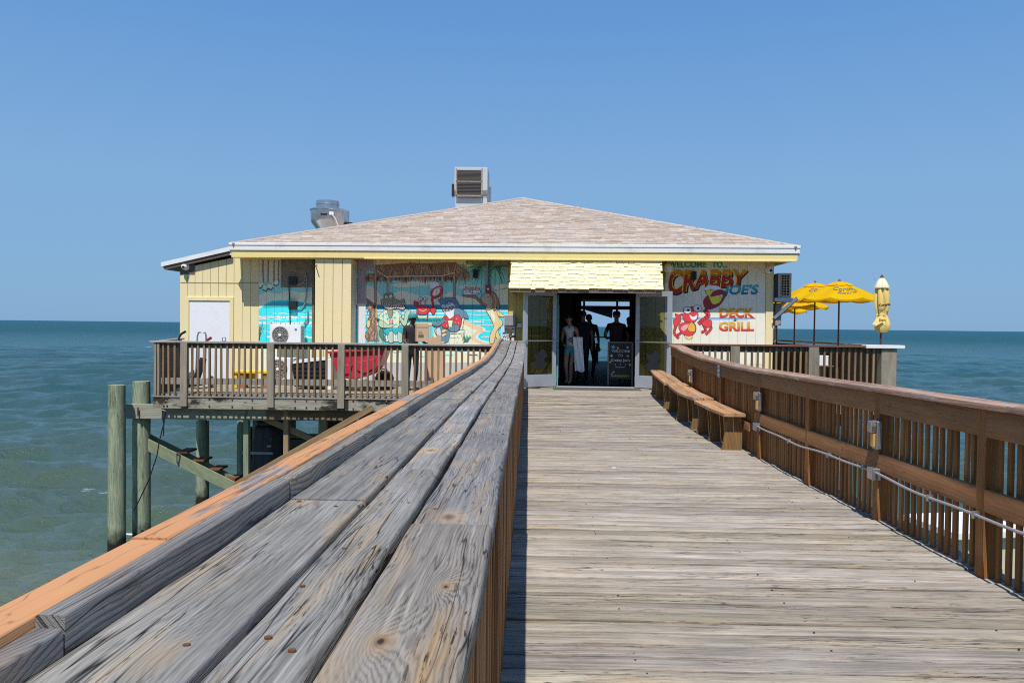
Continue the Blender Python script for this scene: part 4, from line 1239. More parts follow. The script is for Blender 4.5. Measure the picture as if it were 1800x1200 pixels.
# ---- plain red crab holding up a plate
def crab_small():
    P = Painter('painted_crab', mural)
    P.poly(g7([(1040, 400), (1060, 375), (1100, 370), (1135, 380), (1140, 420), (1100, 450), (1050, 445)]), 'surf', 12, 3)
    for (sx, a) in ((-1, .2), (-1, .5), (-1, .8), (1, .2), (1, .5), (1, .8)):
        x0 = 950 + sx * 45
        P.stroke(g7([(x0, 715), (x0 + sx * 22, 725 + a * 40), (x0 + sx * 10, 775 + a * 40)]), 1.6, 'red', 12)
    P.shape(g7([(885, 700), (910, 660), (960, 648), (1010, 655), (1030, 700), (1000, 740), (950, 752), (900, 740)]), 'red', 13)
    P.stroke(g7([(915, 690), (955, 712), (1000, 690)]), 1.2, 'tan', 16, 3)
    P.stroke(g7([(905, 690), (880, 650), (872, 620)]), 3, 'red', 13)
    P.shape(g7([(858, 590), (872, 612), (890, 600), (905, 620), (885, 650), (862, 640), (853, 615)]), 'red', 14)
    P.stroke(g7([(1015, 680), (1065, 700), (1075, 640), (1062, 560)]), 4, 'red', 13, 3)
    P.shape(g7([(1050, 690), (1095, 660), (1108, 700), (1080, 750), (1062, 730)]), 'red', 14)
    P.shape(g7([(1050, 510), (1070, 460), (1120, 430), (1165, 428), (1187, 458), (1170, 515), (1120, 555), (1070, 555)]), 'red', 15)
    P.poly(g7([(1070, 510), (1085, 475), (1120, 450), (1155, 455), (1150, 500), (1110, 530), (1080, 530)]), 'sandl', 17, 3)
    P.stroke(g7([(1080, 470), (1130, 438), (1170, 445)]), 1.0, 'surf', 18, 3)
    for cx in (930, 985):
        P.stroke(g7([(cx, 660), (cx, 590)]), 1.4, 'red', 15)
        P.shape(g7([(cx + 20 * math.cos(t), 570 + 20 * math.sin(t)) for t in [q * .785 for q in range(8)]]), 'white', 15)
        P.poly(g7([(cx + 7 * math.cos(t) + 4, 574 + 7 * math.sin(t)) for t in [q * .785 for q in range(8)]]), 'line', 17)
    P.build()
crab_small()
# ---- shark in a red shirt on a chair
P = Painter('painted_shark', mural)
P.stroke(g8([(500, 780), (470, 930), (510, 1075)]), 4.4, 'line', 9); P.stroke(g8([(500, 780), (470, 930), (510, 1075)]), 3.2, 'sandl', 10)
P.shape(g8([(330, 945), (510, 935), (515, 968), (330, 975)]), 'sandl', 11, 0)
for xx in (340, 430): P.stroke(g8([(xx, 975), (xx - 8, 1075)]), 2.4, 'sandl', 11)
P.stroke(g8([(340, 1020), (450, 1015)]), 1.6, 'sandl', 11)
for k in range(20): P.stroke(g8([(530 + J(-30, 30), 1075), (530 + J(-55, 70), 1000 + J(-20, 30))]), 1.1, RN.choice(['palm', 'palml', 'gdark']), 11)
P.shape(g8([(165, 930), (220, 895), (300, 925), (345, 915), (335, 1000), (312, 1072), (215, 1076), (222, 1015), (180, 985)]), 'shark', 12)
P.poly(g8([(170, 930), (215, 905), (235, 960), (225, 1005), (185, 980)]), 'sharkl', 14, 3)
for yy in (940, 985): P.shape(g8([(245, yy), (290, yy - 18), (300, yy + 2), (255, yy + 22)]), 'tan', 14)
P.shape(g8([(205, 578), (250, 568), (330, 555), (400, 568), (440, 625), (462, 690), (520, 712), (556, 800), (500, 782), (470, 800), (400, 770), (300, 760), (262, 690), (240, 640), (222, 608)]), 'shark', 14, 3)
P.poly(g8([(240, 640), (300, 640), (345, 612), (400, 640), (395, 700), (370, 770), (300, 770), (262, 700)]), 'sharkl', 16, 3)
P.poly(g8([(245, 662), (300, 668), (385, 652), (382, 690), (330, 712), (262, 712)]), 'line', 17, 2)
for k in range(8):
    x = 252 + k * 17
    P.poly(g8([(x, 664), (x + 13, 664), (x + 6, 684)]), 'white', 18); P.poly(g8([(x + 6, 708), (x + 18, 706), (x + 12, 688)]), 'white', 18)
P.shape(g8([(318, 614), (332, 602), (348, 612), (338, 626)]), 'white', 17)
P.poly(g8([(328, 608), (338, 608), (338, 618), (328, 618)]), 'line', 19)
P.stroke(g8([(310, 600), (352, 596)]), 1.4, 'line', 19)
P.poly(g8([(283, 725), (380, 705), (388, 765), (335, 815)]), 'white', 18)
P.shape(g8([(262, 785), (300, 765), (337, 810), (395, 765), (450, 760), (476, 830), (452, 905), (400, 875), (330, 895), (290, 912), (240, 868)]), 'red', 19, 2)
for (cx, cy) in ((290, 830), (420, 800), (440, 850), (300, 880), (400, 845)): P.poly(g8([(cx + 9 * math.cos(t), cy + 7 * math.sin(t)) for t in [q * 1.05 for q in range(6)]]), 'pink', 21)
P.shape(g8([(135, 855), (200, 850), (265, 798), (278, 832), (205, 885), (155, 880)]), 'shark', 21)
P.shape(g8([(325, 900), (400, 868), (452, 895), (432, 940), (372, 952), (328, 930)]), 'shark', 21)
P.shape(g8([(318, 820), (374, 820), (362, 898), (330, 898)]), 'cream', 23, 0)
P.build()
# ---- waitress figure with a raised tray
P = Painter('painted_waitress', mural)
P.shape(g8([(885, 915), (935, 1040), (915, 1052), (865, 985)]), 'tan', 9)
P.shape(g8([(865, 700), (930, 728), (977, 765), (960, 778), (895, 760)]), 'tan', 9)
P.shape(g8([(760, 690), (840, 672), (880, 715), (912, 790), (952, 830), (946, 880), (902, 922), (872, 980), (852, 1078), (806, 1078), (815, 980), (852, 905), (842, 845), (800, 760)]), 'tan', 11, 3)
P.poly(g8([(785, 720), (835, 700), (870, 780), (860, 850), (840, 800)]), 'sandl', 13, 3)
P.shape(g8([(488, 535), (520, 522), (600, 527), (655, 545), (700, 585), (775, 632), (772, 655), (730, 640), (690, 612), (640, 562), (560, 546)]), 'brown', 13, 3)
P.shape(g8([(700, 560), (712, 540), (745, 512), (800, 503), (850, 535), (852, 620), (815, 692), (762, 692), (772, 640), (725, 602)]), 'skin', 14, 3)
P.poly(g8([(706, 545), (720, 550), (716, 560), (702, 558)]), 'pink', 16)
P.stroke(g8([(780, 545), (800, 540)]), 1.3, 'line', 16)
P.shape(g8([(800, 500), (855, 495), (892, 545), (922, 640), (905, 690), (880, 650), (862, 710), (835, 650), (848, 580)]), 'brown', 16, 3)
P.stroke(g8([(860, 520), (880, 600), (870, 690)]), 1.2, 'woodl', 18, 3)
P.shape(g8([(480, 492), (520, 462), (690, 468), (704, 500), (640, 520), (500, 517)]), 'white', 16, 0)
P.stroke(g8([(490, 500), (560, 492), (640, 505), (700, 488)]), 1.2, 'shark', 18, 3)
for k in range(40):
    x, yy = J(510, 695), J(428, 478)
    P.stroke(g8([(x, yy), (x + J(-18, 18), yy + J(-12, 12))]), 1.4, RN.choice(['brown', 'red', 'tan', 'dred', 'wood']), 18)
P.build()
# ---- small mural left: wave, peeled boards above
P = Painter('mural', rest)
P.poly([(452, 500), (551, 500), (551, 606), (452, 606)], 'cloud', 0)
P.poly([(452, 498), (495, 496), (520, 506), (551, 503), (551, 512), (530, 514), (505, 511), (490, 517), (470, 513), (452, 519)], 'sky', 1)
P.poly([(452, 546), (462, 538), (474, 530), (490, 527.5), (512, 528), (532, 531), (551, 535), (551, 548), (452, 548)], 'sea', 2, 3)
P.poly([(463, 541), (476, 532), (492, 530), (520, 531), (551, 537), (551, 545), (500, 540)], 'teal', 3, 3)
P.poly([(452, 545), (551, 544), (551, 606), (452, 606)], 'sea', 4)
for (yy, t, x0, x1) in ((551, 1.2, 480, 551), (557, 3.2, 453, 551), (561, 1.4, 453, 520), (568, 4.2, 453, 551), (573, 1.2, 490, 551), (583, 2.0, 453, 500), (592, 3, 470, 551)):
    P.stroke(jag(x0, x1, yy, 1.4, 12), t, 'surf', 5)
for k in range(30):
    x, yy = J(455, 540), J(547, 598); P.stroke([(x, yy), (x + J(5, 16), yy + J(-1, 1))], J(.6, 1.4), RN.choice(['surf', 'teal', 'sky', 'sky']), 5)
for k in range(12): P.stroke([(455 + J(-1, 2), 598), (455 + J(-1, 10), 572 + J(-5, 12))], .8, 'gdark', 6)
P.poly([(494, 452), (551, 452), (551, 505), (494, 505)], 'bare', 6)
for (x, yb_) in ((458, 503), (467, 508), (476, 506), (486, 499)):
    P.poly([(x - 4.5, yb_ - 6), (x + 4.5, yb_ - 6), (x + 4, yb_ + J(-3, 3)), (x + 1, yb_ + 3), (x - 4, yb_ + J(-2, 4))], 'cream', 7)
    P.stroke([(x - 4.5, yb_ + 1), (x + 1, yb_ + 3.4), (x + 4.5, yb_ - 1)], 1.5, 'line', 8)
for x in (462.5, 472, 482, 490): P.stroke([(x, 458), (x + J(-.8, .8), 478), (x + J(-1, 1), 496)], J(1.2, 2.6), 'bare', 8)
P.poly([(452, 606), (551, 606), (551, 690), (452, 690)], 'sandl', 2)
P.build()
# ---- welcome sign
zs = lambda y: hz(1250, y)
G_CR = grad_mat('orange_to_red', zs(486), (.50, .03, .025), zs(480), (.74, .30, .03))
G_JOE = grad_mat('teal_to_blue', zs(520), (.02, .14, .28), zs(503), (.06, .42, .42))
G_DK = grad_mat('yellow_to_red', zs(556), (.60, .06, .03), zs(545), (.78, .42, .05))
G_GR = grad_mat('yellow_to_red_lower', zs(580), (.60, .06, .03), zs(569), (.78, .42, .05))
P = Painter('painted_sign', rest)
P.poly([(1168, 452), (1345, 452), (1345, 640), (1168, 640)], flat('sign_ground', (.56, .53, .435)), 0)
P.poly([(1168, 558.5), (1328, 558.5), (1328, 560.3), (1168, 560.3)], 'blue', 1)
P.poly([(1168, 560.3), (1320, 560.3), (1310, 563), (1168, 563)], 'b2', 1)
P.poly([(1168, 563), (1290, 563), (1280, 567), (1168, 567)], 'b3', 1)
P.text('WELCOME', (1174, 459, 1242, 470.5), 'greenl', 2, .045)
P.text('TO...', (1251, 459.5, 1279, 470.5), 'greenl', 2, .045)
def cw(dx=0, dy=0, g=0.0):
    def f(u, v_):
        x = 270 + 825 * u; top = 252 + 16 * u + 8 * math.sin(u * 6); bot = 545 - 190 * min(u, .45) - 30 * max(0, u - .45)
        x = x + (x - 680) * g
        y = bot + (top - bot) * v_
        x += (v_ - .5) * 26
        return (1130 + (x + dx) / 6, 430 + (y + dy) / 6)
    return f
P.text('CRABBY', None, 'line', 2, .055, warp=cw(15, 13))
P.text('CRABBY', None, 'yel', 3, .060, warp=cw(0, 0, .01))
P.text('CRABBY', None, G_CR, 4, .036, warp=cw())
def jw(dx=0, dy=0):
    def f(u, v_):
        x = 850 + 365 * u; top = 425 - 8 * u; bot = 556
        return (1130 + (x + dx + (v_ - .5) * 30) / 6, 430 + (bot + (top - bot) * v_ + dy) / 6)
    return f
P.text("JOE'S", None, 'surf', 5, .062, warp=jw(3, 3))
P.text("JOE'S", None, G_JOE, 6, .040, warp=jw())
P.text('DECK', (1130 + 810 / 6, 430 + 668 / 6, 1130 + 1172 / 6, 430 + 768 / 6), G_DK, 5, .045)
P.text('&', (1130 + 955 / 6, 430 + 772 / 6, 1130 + 990 / 6, 430 + 808 / 6), 'line', 5, .0, .3)
P.text('GRILL', (1130 + 800 / 6, 430 + 812 / 6, 1130 + 1172 / 6, 430 + 912 / 6), G_GR, 5, .045)
sign = P.build()
P = Painter('painted_crab', sign)
# plain red crab lifting a mug
P.shape(g4([(440, 960), (480, 945), (525, 960), (510, 992), (470, 995)]), 'tan', 2)
for pts in ([(345, 870), (330, 930), (375, 985)], [(400, 930), (360, 960)], [(640, 850), (660, 900), (620, 925)], [(690, 840), (720, 880), (665, 945)]):
    P.stroke(g4(pts), 5.0, 'dred', 3, 3); P.stroke(g4(pts), 3.4, 'red', 4, 3)
P.shape(g4([(380, 880), (400, 835), (460, 815), (540, 830), (560, 880), (548, 925), (500, 958), (430, 945)]), 'red', 5)
P.poly(g4([(400, 880), (440, 845), (500, 840), (470, 875), (430, 910)]), 'pink', 7, 3)
P.shape(g4([(475, 880), (500, 825), (530, 830), (552, 870), (540, 915), (490, 910)]), 'orange', 7)
P.shape(g4([(340, 728), (375, 738), (415, 728), (392, 770), (400, 800), (370, 850), (335, 860), (322, 800), (350, 770)]), 'red', 5)
P.shape(g4([(440, 800), (420, 740), (470, 690), (520, 655), (570, 700), (580, 760), (540, 815), (480, 812)]), 'red', 7)
P.poly(g4([(490, 740), (530, 760), (570, 740), (560, 785), (515, 790)]), 'white', 9, 3)
for cx, cy in ((470, 690), (575, 672)):
    P.shape(g4([(cx + 42 * math.cos(t), cy + 32 * math.sin(t)) for t in [q * .785 for q in range(8)]]), 'white', 9)
    P.poly(g4([(cx + 14 * math.cos(t) + 8, cy + 14 * math.sin(t)) for t in [q * .785 for q in range(8)]]), 'line', 11)
P.stroke(g4([(590, 830), (640, 790), (690, 740), (650, 690)]), 7.5, 'dred', 4, 3); P.stroke(g4([(590, 830), (640, 790), (690, 740), (650, 690)]), 6, 'red', 5, 3)
P.shape(g4([(620, 830), (670, 790), (720, 800), (722, 850), (690, 870), (650, 860)]), 'red', 6)
P.poly(g4([(655, 470), (690, 425), (740, 430), (800, 440), (815, 480), (700, 500)]), 'white', 6, 3)
P.shape(g4([(655, 490), (735, 475), (830, 560), (820, 610), (735, 635), (695, 560)]), 'yel', 7, 0)
P.shape(g4([(640, 590), (690, 540), (705, 600), (760, 640), (820, 600), (850, 540), (835, 520), (770, 535), (715, 545), (740, 500), (800, 478), (865, 495), (860, 560), (800, 640), (700, 680), (655, 660)]), 'dred', 9, 3)
P.build()
# ---------------------------------------------------------------- left service deck
YD = 15.0
XL = atY(273, 650, YD).x
XE = -.70
def zY(px, py, Y): return atY(px, py, Y).z
zc = zY(560, 602, YD)          # railing cap
dk_ = empty('deck', ((XL + XE) / 2, YD, 0), label='grey timber service deck raised on posts at the left front of the restaurant', cat='deck')
ox = dk_.location.x
def DX(x): return x - ox
k = 0; y = .02
while y < 3.02:
    wdm = MB().box(((XL + .0) - (XL + XE) / 2 - 0, 0, -.038), (XE - (XL + XE) / 2, .1443, 0)).mesh('deck_board', M_BEAMX) if k == 0 else wdm
    inst('deck_board', wdm, dk_, (0, y, RN.uniform(-.004, 0)))
    y += .145; k += 1
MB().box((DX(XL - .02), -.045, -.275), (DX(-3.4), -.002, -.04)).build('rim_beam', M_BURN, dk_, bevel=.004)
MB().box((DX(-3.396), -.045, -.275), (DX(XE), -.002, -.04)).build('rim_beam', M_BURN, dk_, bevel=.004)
MB().box((DX(XL - .02), -.06, -.055), (DX(XE), -.0455, -.032)).build('edge_strip', M_CAPX, dk_)
for k in range(9):
    yy = .3 + k * .33
    if yy < 2.9: pass
for xx in (-6.9, -5.6, -4.4, -3.2, -2.0, -.9):
    MB().box((DX(xx) - .025, 0, -.26), (DX(xx) + .025, 3.0, -.04)).build('joist', M_DARKW, dk_)
bm_ = MB()
for px_ in (290, 296, 370, 410, 445, 520, 540, 556, 622, 650, 680):
    p = atY(px_, 700, YD)
    for zz in (-.085, -.225):
        bm_.tube([(DX(p.x), -.046, zz + RN.uniform(-.01, .01)), (DX(p.x), -.062, zz)], .016, 8)
o = bm_.build('bolts', M_RUST, dk_); o['kind'] = 'stuff'
lrail = empty('railing', (ox, YD, 0), label='grey timber railing with thin balusters along the left service deck', cat='railing')
MB().box((DX(XL - .08), -.07, zc - .035), (DX(-3.2), .08, zc)).build('cap_board', M_CAPX, lrail, bevel=.004)
MB().box((DX(-3.197), -.07, zc - .037), (DX(XE + .1), .08, zc - .001)).build('cap_board', M_CAPX, lrail, bevel=.004)
MB().box((DX(XL), .0, zc - .13), (DX(XE), .036, zc - .037)).build('top_rail', M_RAILX, lrail)
MB().box((DX(XL), .0, zY(560, 678, YD)), (DX(XE), .036, zY(560, 667, YD))).build('bottom_rail', M_CAPX, lrail)
pm_ = MB().box((-.066, -.052, 0), (.066, .036, 1)).mesh('post', M_POSTZ, bevel=.005)
zb = zY(560, 716.5, YD)
posts_px = (326, 478, 601, 713.5)
for px_ in posts_px:
    inst('post', pm_, lrail, (DX(atY(px_, 650, YD).x), -.048, zb), (0, RN.uniform(-.006, .006), 0), (1, 1, zc - .037 - zb))
for px_ in (274.5, 280):
    inst('post', pm_, lrail, (DX(atY(px_, 650, YD).x), -.0, -.03), (0, 0, 0), (.36, 1, zc - .01))
bl = MB().box((-.019, -.019, 0), (.019, .019, 1)).mesh('baluster', M_BALZ, bevel=.003)
x = XL + .16
while x < XE:
    if all(abs(x - atY(q, 650, YD).x) > .085 for q in posts_px):
        inst('baluster', bl, lrail, (DX(x), -.02, -.02 + RN.uniform(-.012, .012)), (0, RN.uniform(-.01, .01), RN.uniform(-.1, .1)), (1, 1, zc - .02))
    x += .1115
# its return towards the wall
A0 = Vector((XL + .02, YD + .1, 0)); A1 = Vector((atY(318, 640, 17.9).x, 17.9, 0))
MB().bar((DX(A0.x), A0.y - YD, zc - .02), (DX(A1.x), A1.y - YD, zc - .02), .15, .036).build('cap_board', M_CAPX, lrail)
MB().bar((DX(A0.x), A0.y - YD, zc - .09), (DX(A1.x), A1.y - YD, zc - .09), .036, .10).build('top_rail', M_RAILX, lrail)
for k in range(15):
    p = A0.lerp(A1, (k + .5) / 15)
    pass
slm = MB().box((-.016, -.085, 0), (.016, .085, 1)).mesh('slat', M_DARKW)
for k in range(15):
    p = A0.lerp(A1, (k + .5) / 15)
    inst('slat', slm, lrail, (DX(p.x), p.y - YD, -.1), (0, 0, math.atan2(-(A1.x - A0.x), A1.y - A0.y)), (1, 1, zc + .0))
MB().box((DX(XL - .13), .2, zY(270, 655, YD)), (DX(XL - .02), .26, zY(270, 635, YD))).build('bracket', M_DARKW, lrail)

# ---------------------------------------------------------------- pilings, beams, stairs and tank under the deck
def piling(px0, px1, ptop, Y, label, tilt=0):
    a = atY(px0, ptop, Y); b = atY(px1, ptop, Y)
    r = (b.x - a.x) / 2; x = (a.x + b.x) / 2
    m = MB()
    N = 14
    R = random.Random(px0)
    pts = []; rr = []
    H = a.z - (SEA - 1.5)
    for k in range(N + 1):
        pts.append((tilt * (k / N) + R.uniform(-.004, .004), R.uniform(-.004, .004), -H * (1 - k / N))); rr.append(r * (1.03 - .05 * k / N + R.uniform(-.01, .01)))
    pts[-1] = (tilt, 0, 0)
    rr[-1] = r * .96
    m.tube(pts, rr, 22)
    return m.build('piling', M_PILE, smooth=True, loc=(x, Y, a.z), label=label, cat='piling', group='round pilings left of the restaurant')
piling(191, 220, 676, 14.9, 'outermost green stained piling standing free of the deck')
piling(235.5, 265, 670, 15.45, 'green stained piling carrying the left end of the pale cross beam', -.02)
piling(345, 367, 738, 18.6, 'thin green piling behind the open stair stringers')
piling(417, 436, 722, 18.8, 'green piling left of the black tank under the deck')
for (px0, px1, Y, t) in ((500, 520, 20, 'second row piling in shade under the deck, left one'), (610, 630, 20, 'second row piling in shade under the deck, right one'), (560, 580, 24, 'back row piling in deep shade under the kitchen'), (700, 720, 22, 'rear piling hidden in shade near the boardwalk')):
    piling(px0, px1, 716, Y, t)
x0 = atY(222, 712, 15.28).x
zt_, zb_ = zY(300, 710.5, 15.28), zY(300, 736, 15.28)
e = empty('cross_beam', (x0, 15.28, (zt_ + zb_) / 2), label='pale double timber beam bolted across the green piling under the deck edge', cat='beam')
hh = (zt_ - zb_) / 2
MB().box((0, -.045, -hh), (2.75, .045, hh)).build('beam', M_BEAMX if False else wood('pale_beam_timber', 'X', (.42, .42, .33), (.20, .20, .15), tan=(.36, .28, .17), tanamt=.4, ring=25, ringw=.4, knot=3, kscale=(3, 1), fiber=110, crack=.8, bump=.4, var=.05), e, bevel=.006)
MB().box((2.3, -.04, -hh + .01), (5.6, .05, hh + .01)).build('beam', M_RAILX, e, bevel=.006)
MB().tube([(atY(243, 722, 15.2).x - x0, -.045, .0), (atY(243, 722, 15.2).x - x0, -.09, 0)], .02, 8).tube([(atY(243, 722, 15.2).x - x0, -.09, .08), (atY(243, 722, 15.2).x - x0, -.09, -.08)], .016, 8).build('bolt', M_RUST, e)
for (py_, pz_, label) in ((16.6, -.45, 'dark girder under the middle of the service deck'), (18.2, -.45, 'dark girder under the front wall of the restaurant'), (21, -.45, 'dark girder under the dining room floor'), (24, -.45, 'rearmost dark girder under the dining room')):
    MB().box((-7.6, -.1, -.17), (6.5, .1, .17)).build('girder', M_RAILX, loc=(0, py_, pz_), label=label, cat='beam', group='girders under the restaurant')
for (xx0, xx1, yy, z0_, lab) in ((-4.7, -3.3, 18.5, -1.25, 'added dark backing boards under the front wall, behind the tank, deepening the shade'), (-3.2, -1.1, 18.9, -1.45, 'added dark backing boards under the front wall, next to the boardwalk, standing in for shade')):
    sc_ = empty('shade_backing', (xx0, yy, z0_), 0, lab, 'screen')  # added dark boards, standing in for the deep shade below the floor
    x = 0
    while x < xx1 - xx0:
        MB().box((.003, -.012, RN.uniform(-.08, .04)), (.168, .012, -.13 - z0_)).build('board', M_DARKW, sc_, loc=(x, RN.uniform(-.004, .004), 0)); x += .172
# open stair
e = empty('broken_stair', tuple(atY(320, 805, 15.5)), label='broken green timber stair with four treads sloping down under the deck', cat='stairs')
sp0, sp1 = atY(243, 773, 15.42), atY(412, 857, 15.42)
c0 = e.location
for dy in (0, .30):
    MB().bar(sp0 - c0 + Vector((0, dy, 0)), sp1 - c0 + Vector((.25, dy, -.12)), .045, .22).build('stringer', M_GREENY, e, bevel=.005)
for (px_, py_) in ((318, 796), (346, 811), (374, 827), (401, 844)):
    p = atY(px_, py_, 15.42) - c0
    MB().box((p.x - .10, -.05, p.z - .01), (p.x + .12, .40, p.z + .03)).build('tread', M_RUST, e, bevel=.004)
    MB().box((p.x - .1, -.05, p.z - .1), (p.x - .05, -.02, p.z + .0)).build('cleat', M_RAILX, e)
# frame posts and diagonal braces
def timber(name, a, b, wx, wz, mat, label, group):
    a = Vector(a); b = Vector(b); c = (a + b) / 2
    d = b - a
    m = MB().box((-wx / 2, -d.length / 2, -wz / 2), (wx / 2, d.length / 2, wz / 2))
    o = m.build(name, mat, bevel=.004, loc=c, label=label, cat='timber', group=group)
    o.rotation_euler = d.to_track_quat('Y', 'Z').to_euler()
    return o
GP = 'braces and posts under the service deck'
timber('brace', atY(412, 853, 14.8), atY(655, 716, 14.8), .05, .11, M_LUMY, 'long tan timber rising beside the orange edge board to the deck corner', GP)
timber('brace', atY(443, 725, 15.35), atY(556, 775, 15.35), .05, .12, M_LUMY, 'short brown brace falling from the deck beam across the tank', GP)
for (px_, y1_, lab) in ((434, 850, 'green tinted post left of the black tank'), (504, 800, 'tan post in front of the black tank'), (571, 775, 'short post right of the black tank'), (450, 800, 'thin post close behind the left edge of the tank')):
    timber('post', atY(px_, y1_, 15.3 if px_ != 450 else 15.9), atY(px_, 717, 15.3 if px_ != 450 else 15.9), .13, .10, M_GREENY if px_ < 460 else M_LUMY, lab, GP)
# black tank
tk = empty('tank', tuple(atY(473, 815, 16.1)), label='black plastic tank with ribbed side and round lid under the deck', cat='tank')
c0 = tk.location
r = .36; H = .86
MB().lathe([(r * 1.05, -.25), (r * 1.05, .1), (r, .16), (r, .5), (r * .97, .56), (r * .97, .74), (r * .9, .8), (r * .85, .83)], seg=26).build('body', M_BLACK, tk, smooth=True)
MB().lathe([(r * .86, .83), (r * .86, .87), (r * .8, .9), (.05, .92)], seg=26).build('lid', plain('dark_grey_plastic', (.05, .05, .055), .4, 0, .2, 8), tk, smooth=True)
MB().bar((-.42, -.36, .28), (.2, -.37, .28), .05, .05).build('handle', M_GREYC, tk)
MB().lathe([(.07, 0), (.07, .02), (.02, .025)], mat=Matrix.Rotation(rad(90), 4, 'X'), c=(.12, -.36, .55), seg=16).build('cap', M_BLACK, tk)
MB().box((.08, -.375, .40), (.16, -.366, .44)).build('label_plate', M_GREYC, tk)
MB().prism([(-.46, -.2), (-.32, -.2), (-.30, .75), (-.40, .75)], .3, lambda a, b, t: (a, -.2 + t, b)).build('rib', M_BLACK, tk)
MB().box((.42, -.1, -.3), (1.3, .6, .55)).build('side_box', plain('navy_black_plastic', (.02, .022, .03), .5, 0, .2, 6), tk, bevel=.03)
# rope
pr = [atY(286, 718, 14.92), atY(285, 735, 14.9), atY(289, 740, 14.9), atY(280, 775, 14.9), atY(276, 800, 14.9), atY(262, 842, 14.95), atY(245, 878, 15.0), atY(235, 897, 15.05)]
c0 = pr[0]
MB().tube([p - c0 for p in pr], .011, 6).tube([atY(286, 735, 14.9) - c0, atY(288, 745, 14.9) - c0, atY(287, 766, 14.9) - c0], .011, 6).tube([atY(284, 720, 14.9) - c0, atY(291, 722, 14.9) - c0, atY(288, 740, 14.9) - c0], .016, 6).build('rope', M_BLACK, smooth=True, loc=c0, label='thin black rope dangling from the deck beam past the piling', cat='rope')

# ---------------------------------------------------------------- things standing on the service deck
def wallpt(px, py, v): return HM @ hp(px, py, v)
def ac_unit(loc, W, H, D, rz, label, fan=True, logo=True, stand=True):
    e = empty('air_conditioner', loc, rz, label, 'air conditioner')
    w2 = W / 2
    MB().box((-w2, -D / 2, 0), (w2, D / 2, H)).build('casing', M_WHITEC, e, bevel=.015)
    if fan:
        cx, cz, r = -W * .16, H * .5, H * .42
        mf = Matrix.Rotation(rad(90), 4, 'X')
        MB().lathe([(r, 0), (r, .012), (r * .98, .012), (.0, .006)], c=(cx, -D / 2 - .001, cz), mat=mf, seg=28).build('fan_recess', plain('fan_recess_grey', (.13, .125, .12), .7), e)
        g = MB()
        for q in range(3):
            rq = r * (.35 + .3 * q)
            g.tube([(cx + rq * math.cos(t * .2618), -D / 2 - .018, cz + rq * math.sin(t * .2618)) for t in range(25)], .004, 5, cap=False)
        for q in range(8):
            a = q * math.pi / 4
            g.bar((cx, -D / 2 - .02, cz), (cx + r * math.cos(a), -D / 2 - .018, cz + r * math.sin(a)), .008, .006)
        g.build('fan_guard', plain('guard_grey', (.45, .44, .42), .5), e)
        MB().lathe([(r * .17, 0), (r * .17, .03), (.01, .032)], c=(cx, -D / 2 - .01, cz), mat=mf, seg=16).build('hub', M_WHITEC, e)
    if logo:
        MB().box((W * .30, -D / 2 - .003, H * .72), (W * .37, -D / 2 - .001, H * .82)).build('badge', PC['blue'], e)
    return e
p = wallpt(505, 603, -.30); w_ = (wallpt(533, 600, -.45) - wallpt(478, 600, -.45)).length
ac1 = ac_unit((p.x, p.y, wallpt(505, 606, -.45).z), w_, wallpt(505, 571, -.45).z - wallpt(505, 606, -.45).z, .28, HY, 'white wall mounted air conditioner with round fan on the wave mural')
MB().box((-w_ / 2 + .05, -.14, -.05), (-w_ / 2 + .1, .44, -.002)).box((w_ / 2 - .1, -.14, -.05), (w_ / 2 - .05, .44, -.002)).build('bracket', M_GALV, ac1)
p = wallpt(499, 668, -.55)
ac2 = ac_unit((p.x, p.y, .10), .52, .50, .28, HY, 'lower white air conditioner half hidden behind the deck balusters', logo=False)
MB().box((-.26, -.14, -.1), (.26, .14, -.004)).build('plinth', M_CAPX, ac2)
# conduit and boxes on the left mural
e = empty('wall_conduit', tuple(wallpt(522, 540, -.03)), HY, 'grey bent conduit joining two black boxes on the wave mural', 'conduit')
def wl(px, py, v): return HMI @ (HM @ hp(px, py, v)) - (HMI @ Vector(e.location))
MB().tube([wl(520, 500, -.04), wl(530, 499, -.04), wl(536, 492, -.04), wl(537, 478, -.04)], .014, 6).tube([wl(539, 486, -.04), wl(539, 520, -.04), wl(536, 534, -.04), wl(530, 541, -.04), wl(519, 543, -.04)], .014, 6).tube([wl(541, 545, -.05), wl(541, 560, -.05), wl(534, 570, -.05)], .02, 6).build('pipe', M_GREYC, e, smooth=True)
MB().tube([wl(508, 502, -.035), wl(509, 530, -.035), wl(510, 572, -.035)], .012, 6).build('cable', M_BLACK, e)
def bx(px0, py0, px1, py1, v0, v1):
    a = wl(px0, py1, 0); b = wl(px1, py0, 0)
    return MB().box((a.x, v0 - wl(px0, py0, 0).y * 0, a.z), (b.x, v1, b.z))
for (a, b, c, d) in ((509, 486, 521, 501), (509, 529, 521, 544)):
    q0 = wl(a, d, -.01); q1 = wl(c, b, -.09)
    MB().box(q0, q1).build('switch_box', M_BLACK, e, bevel=.006)
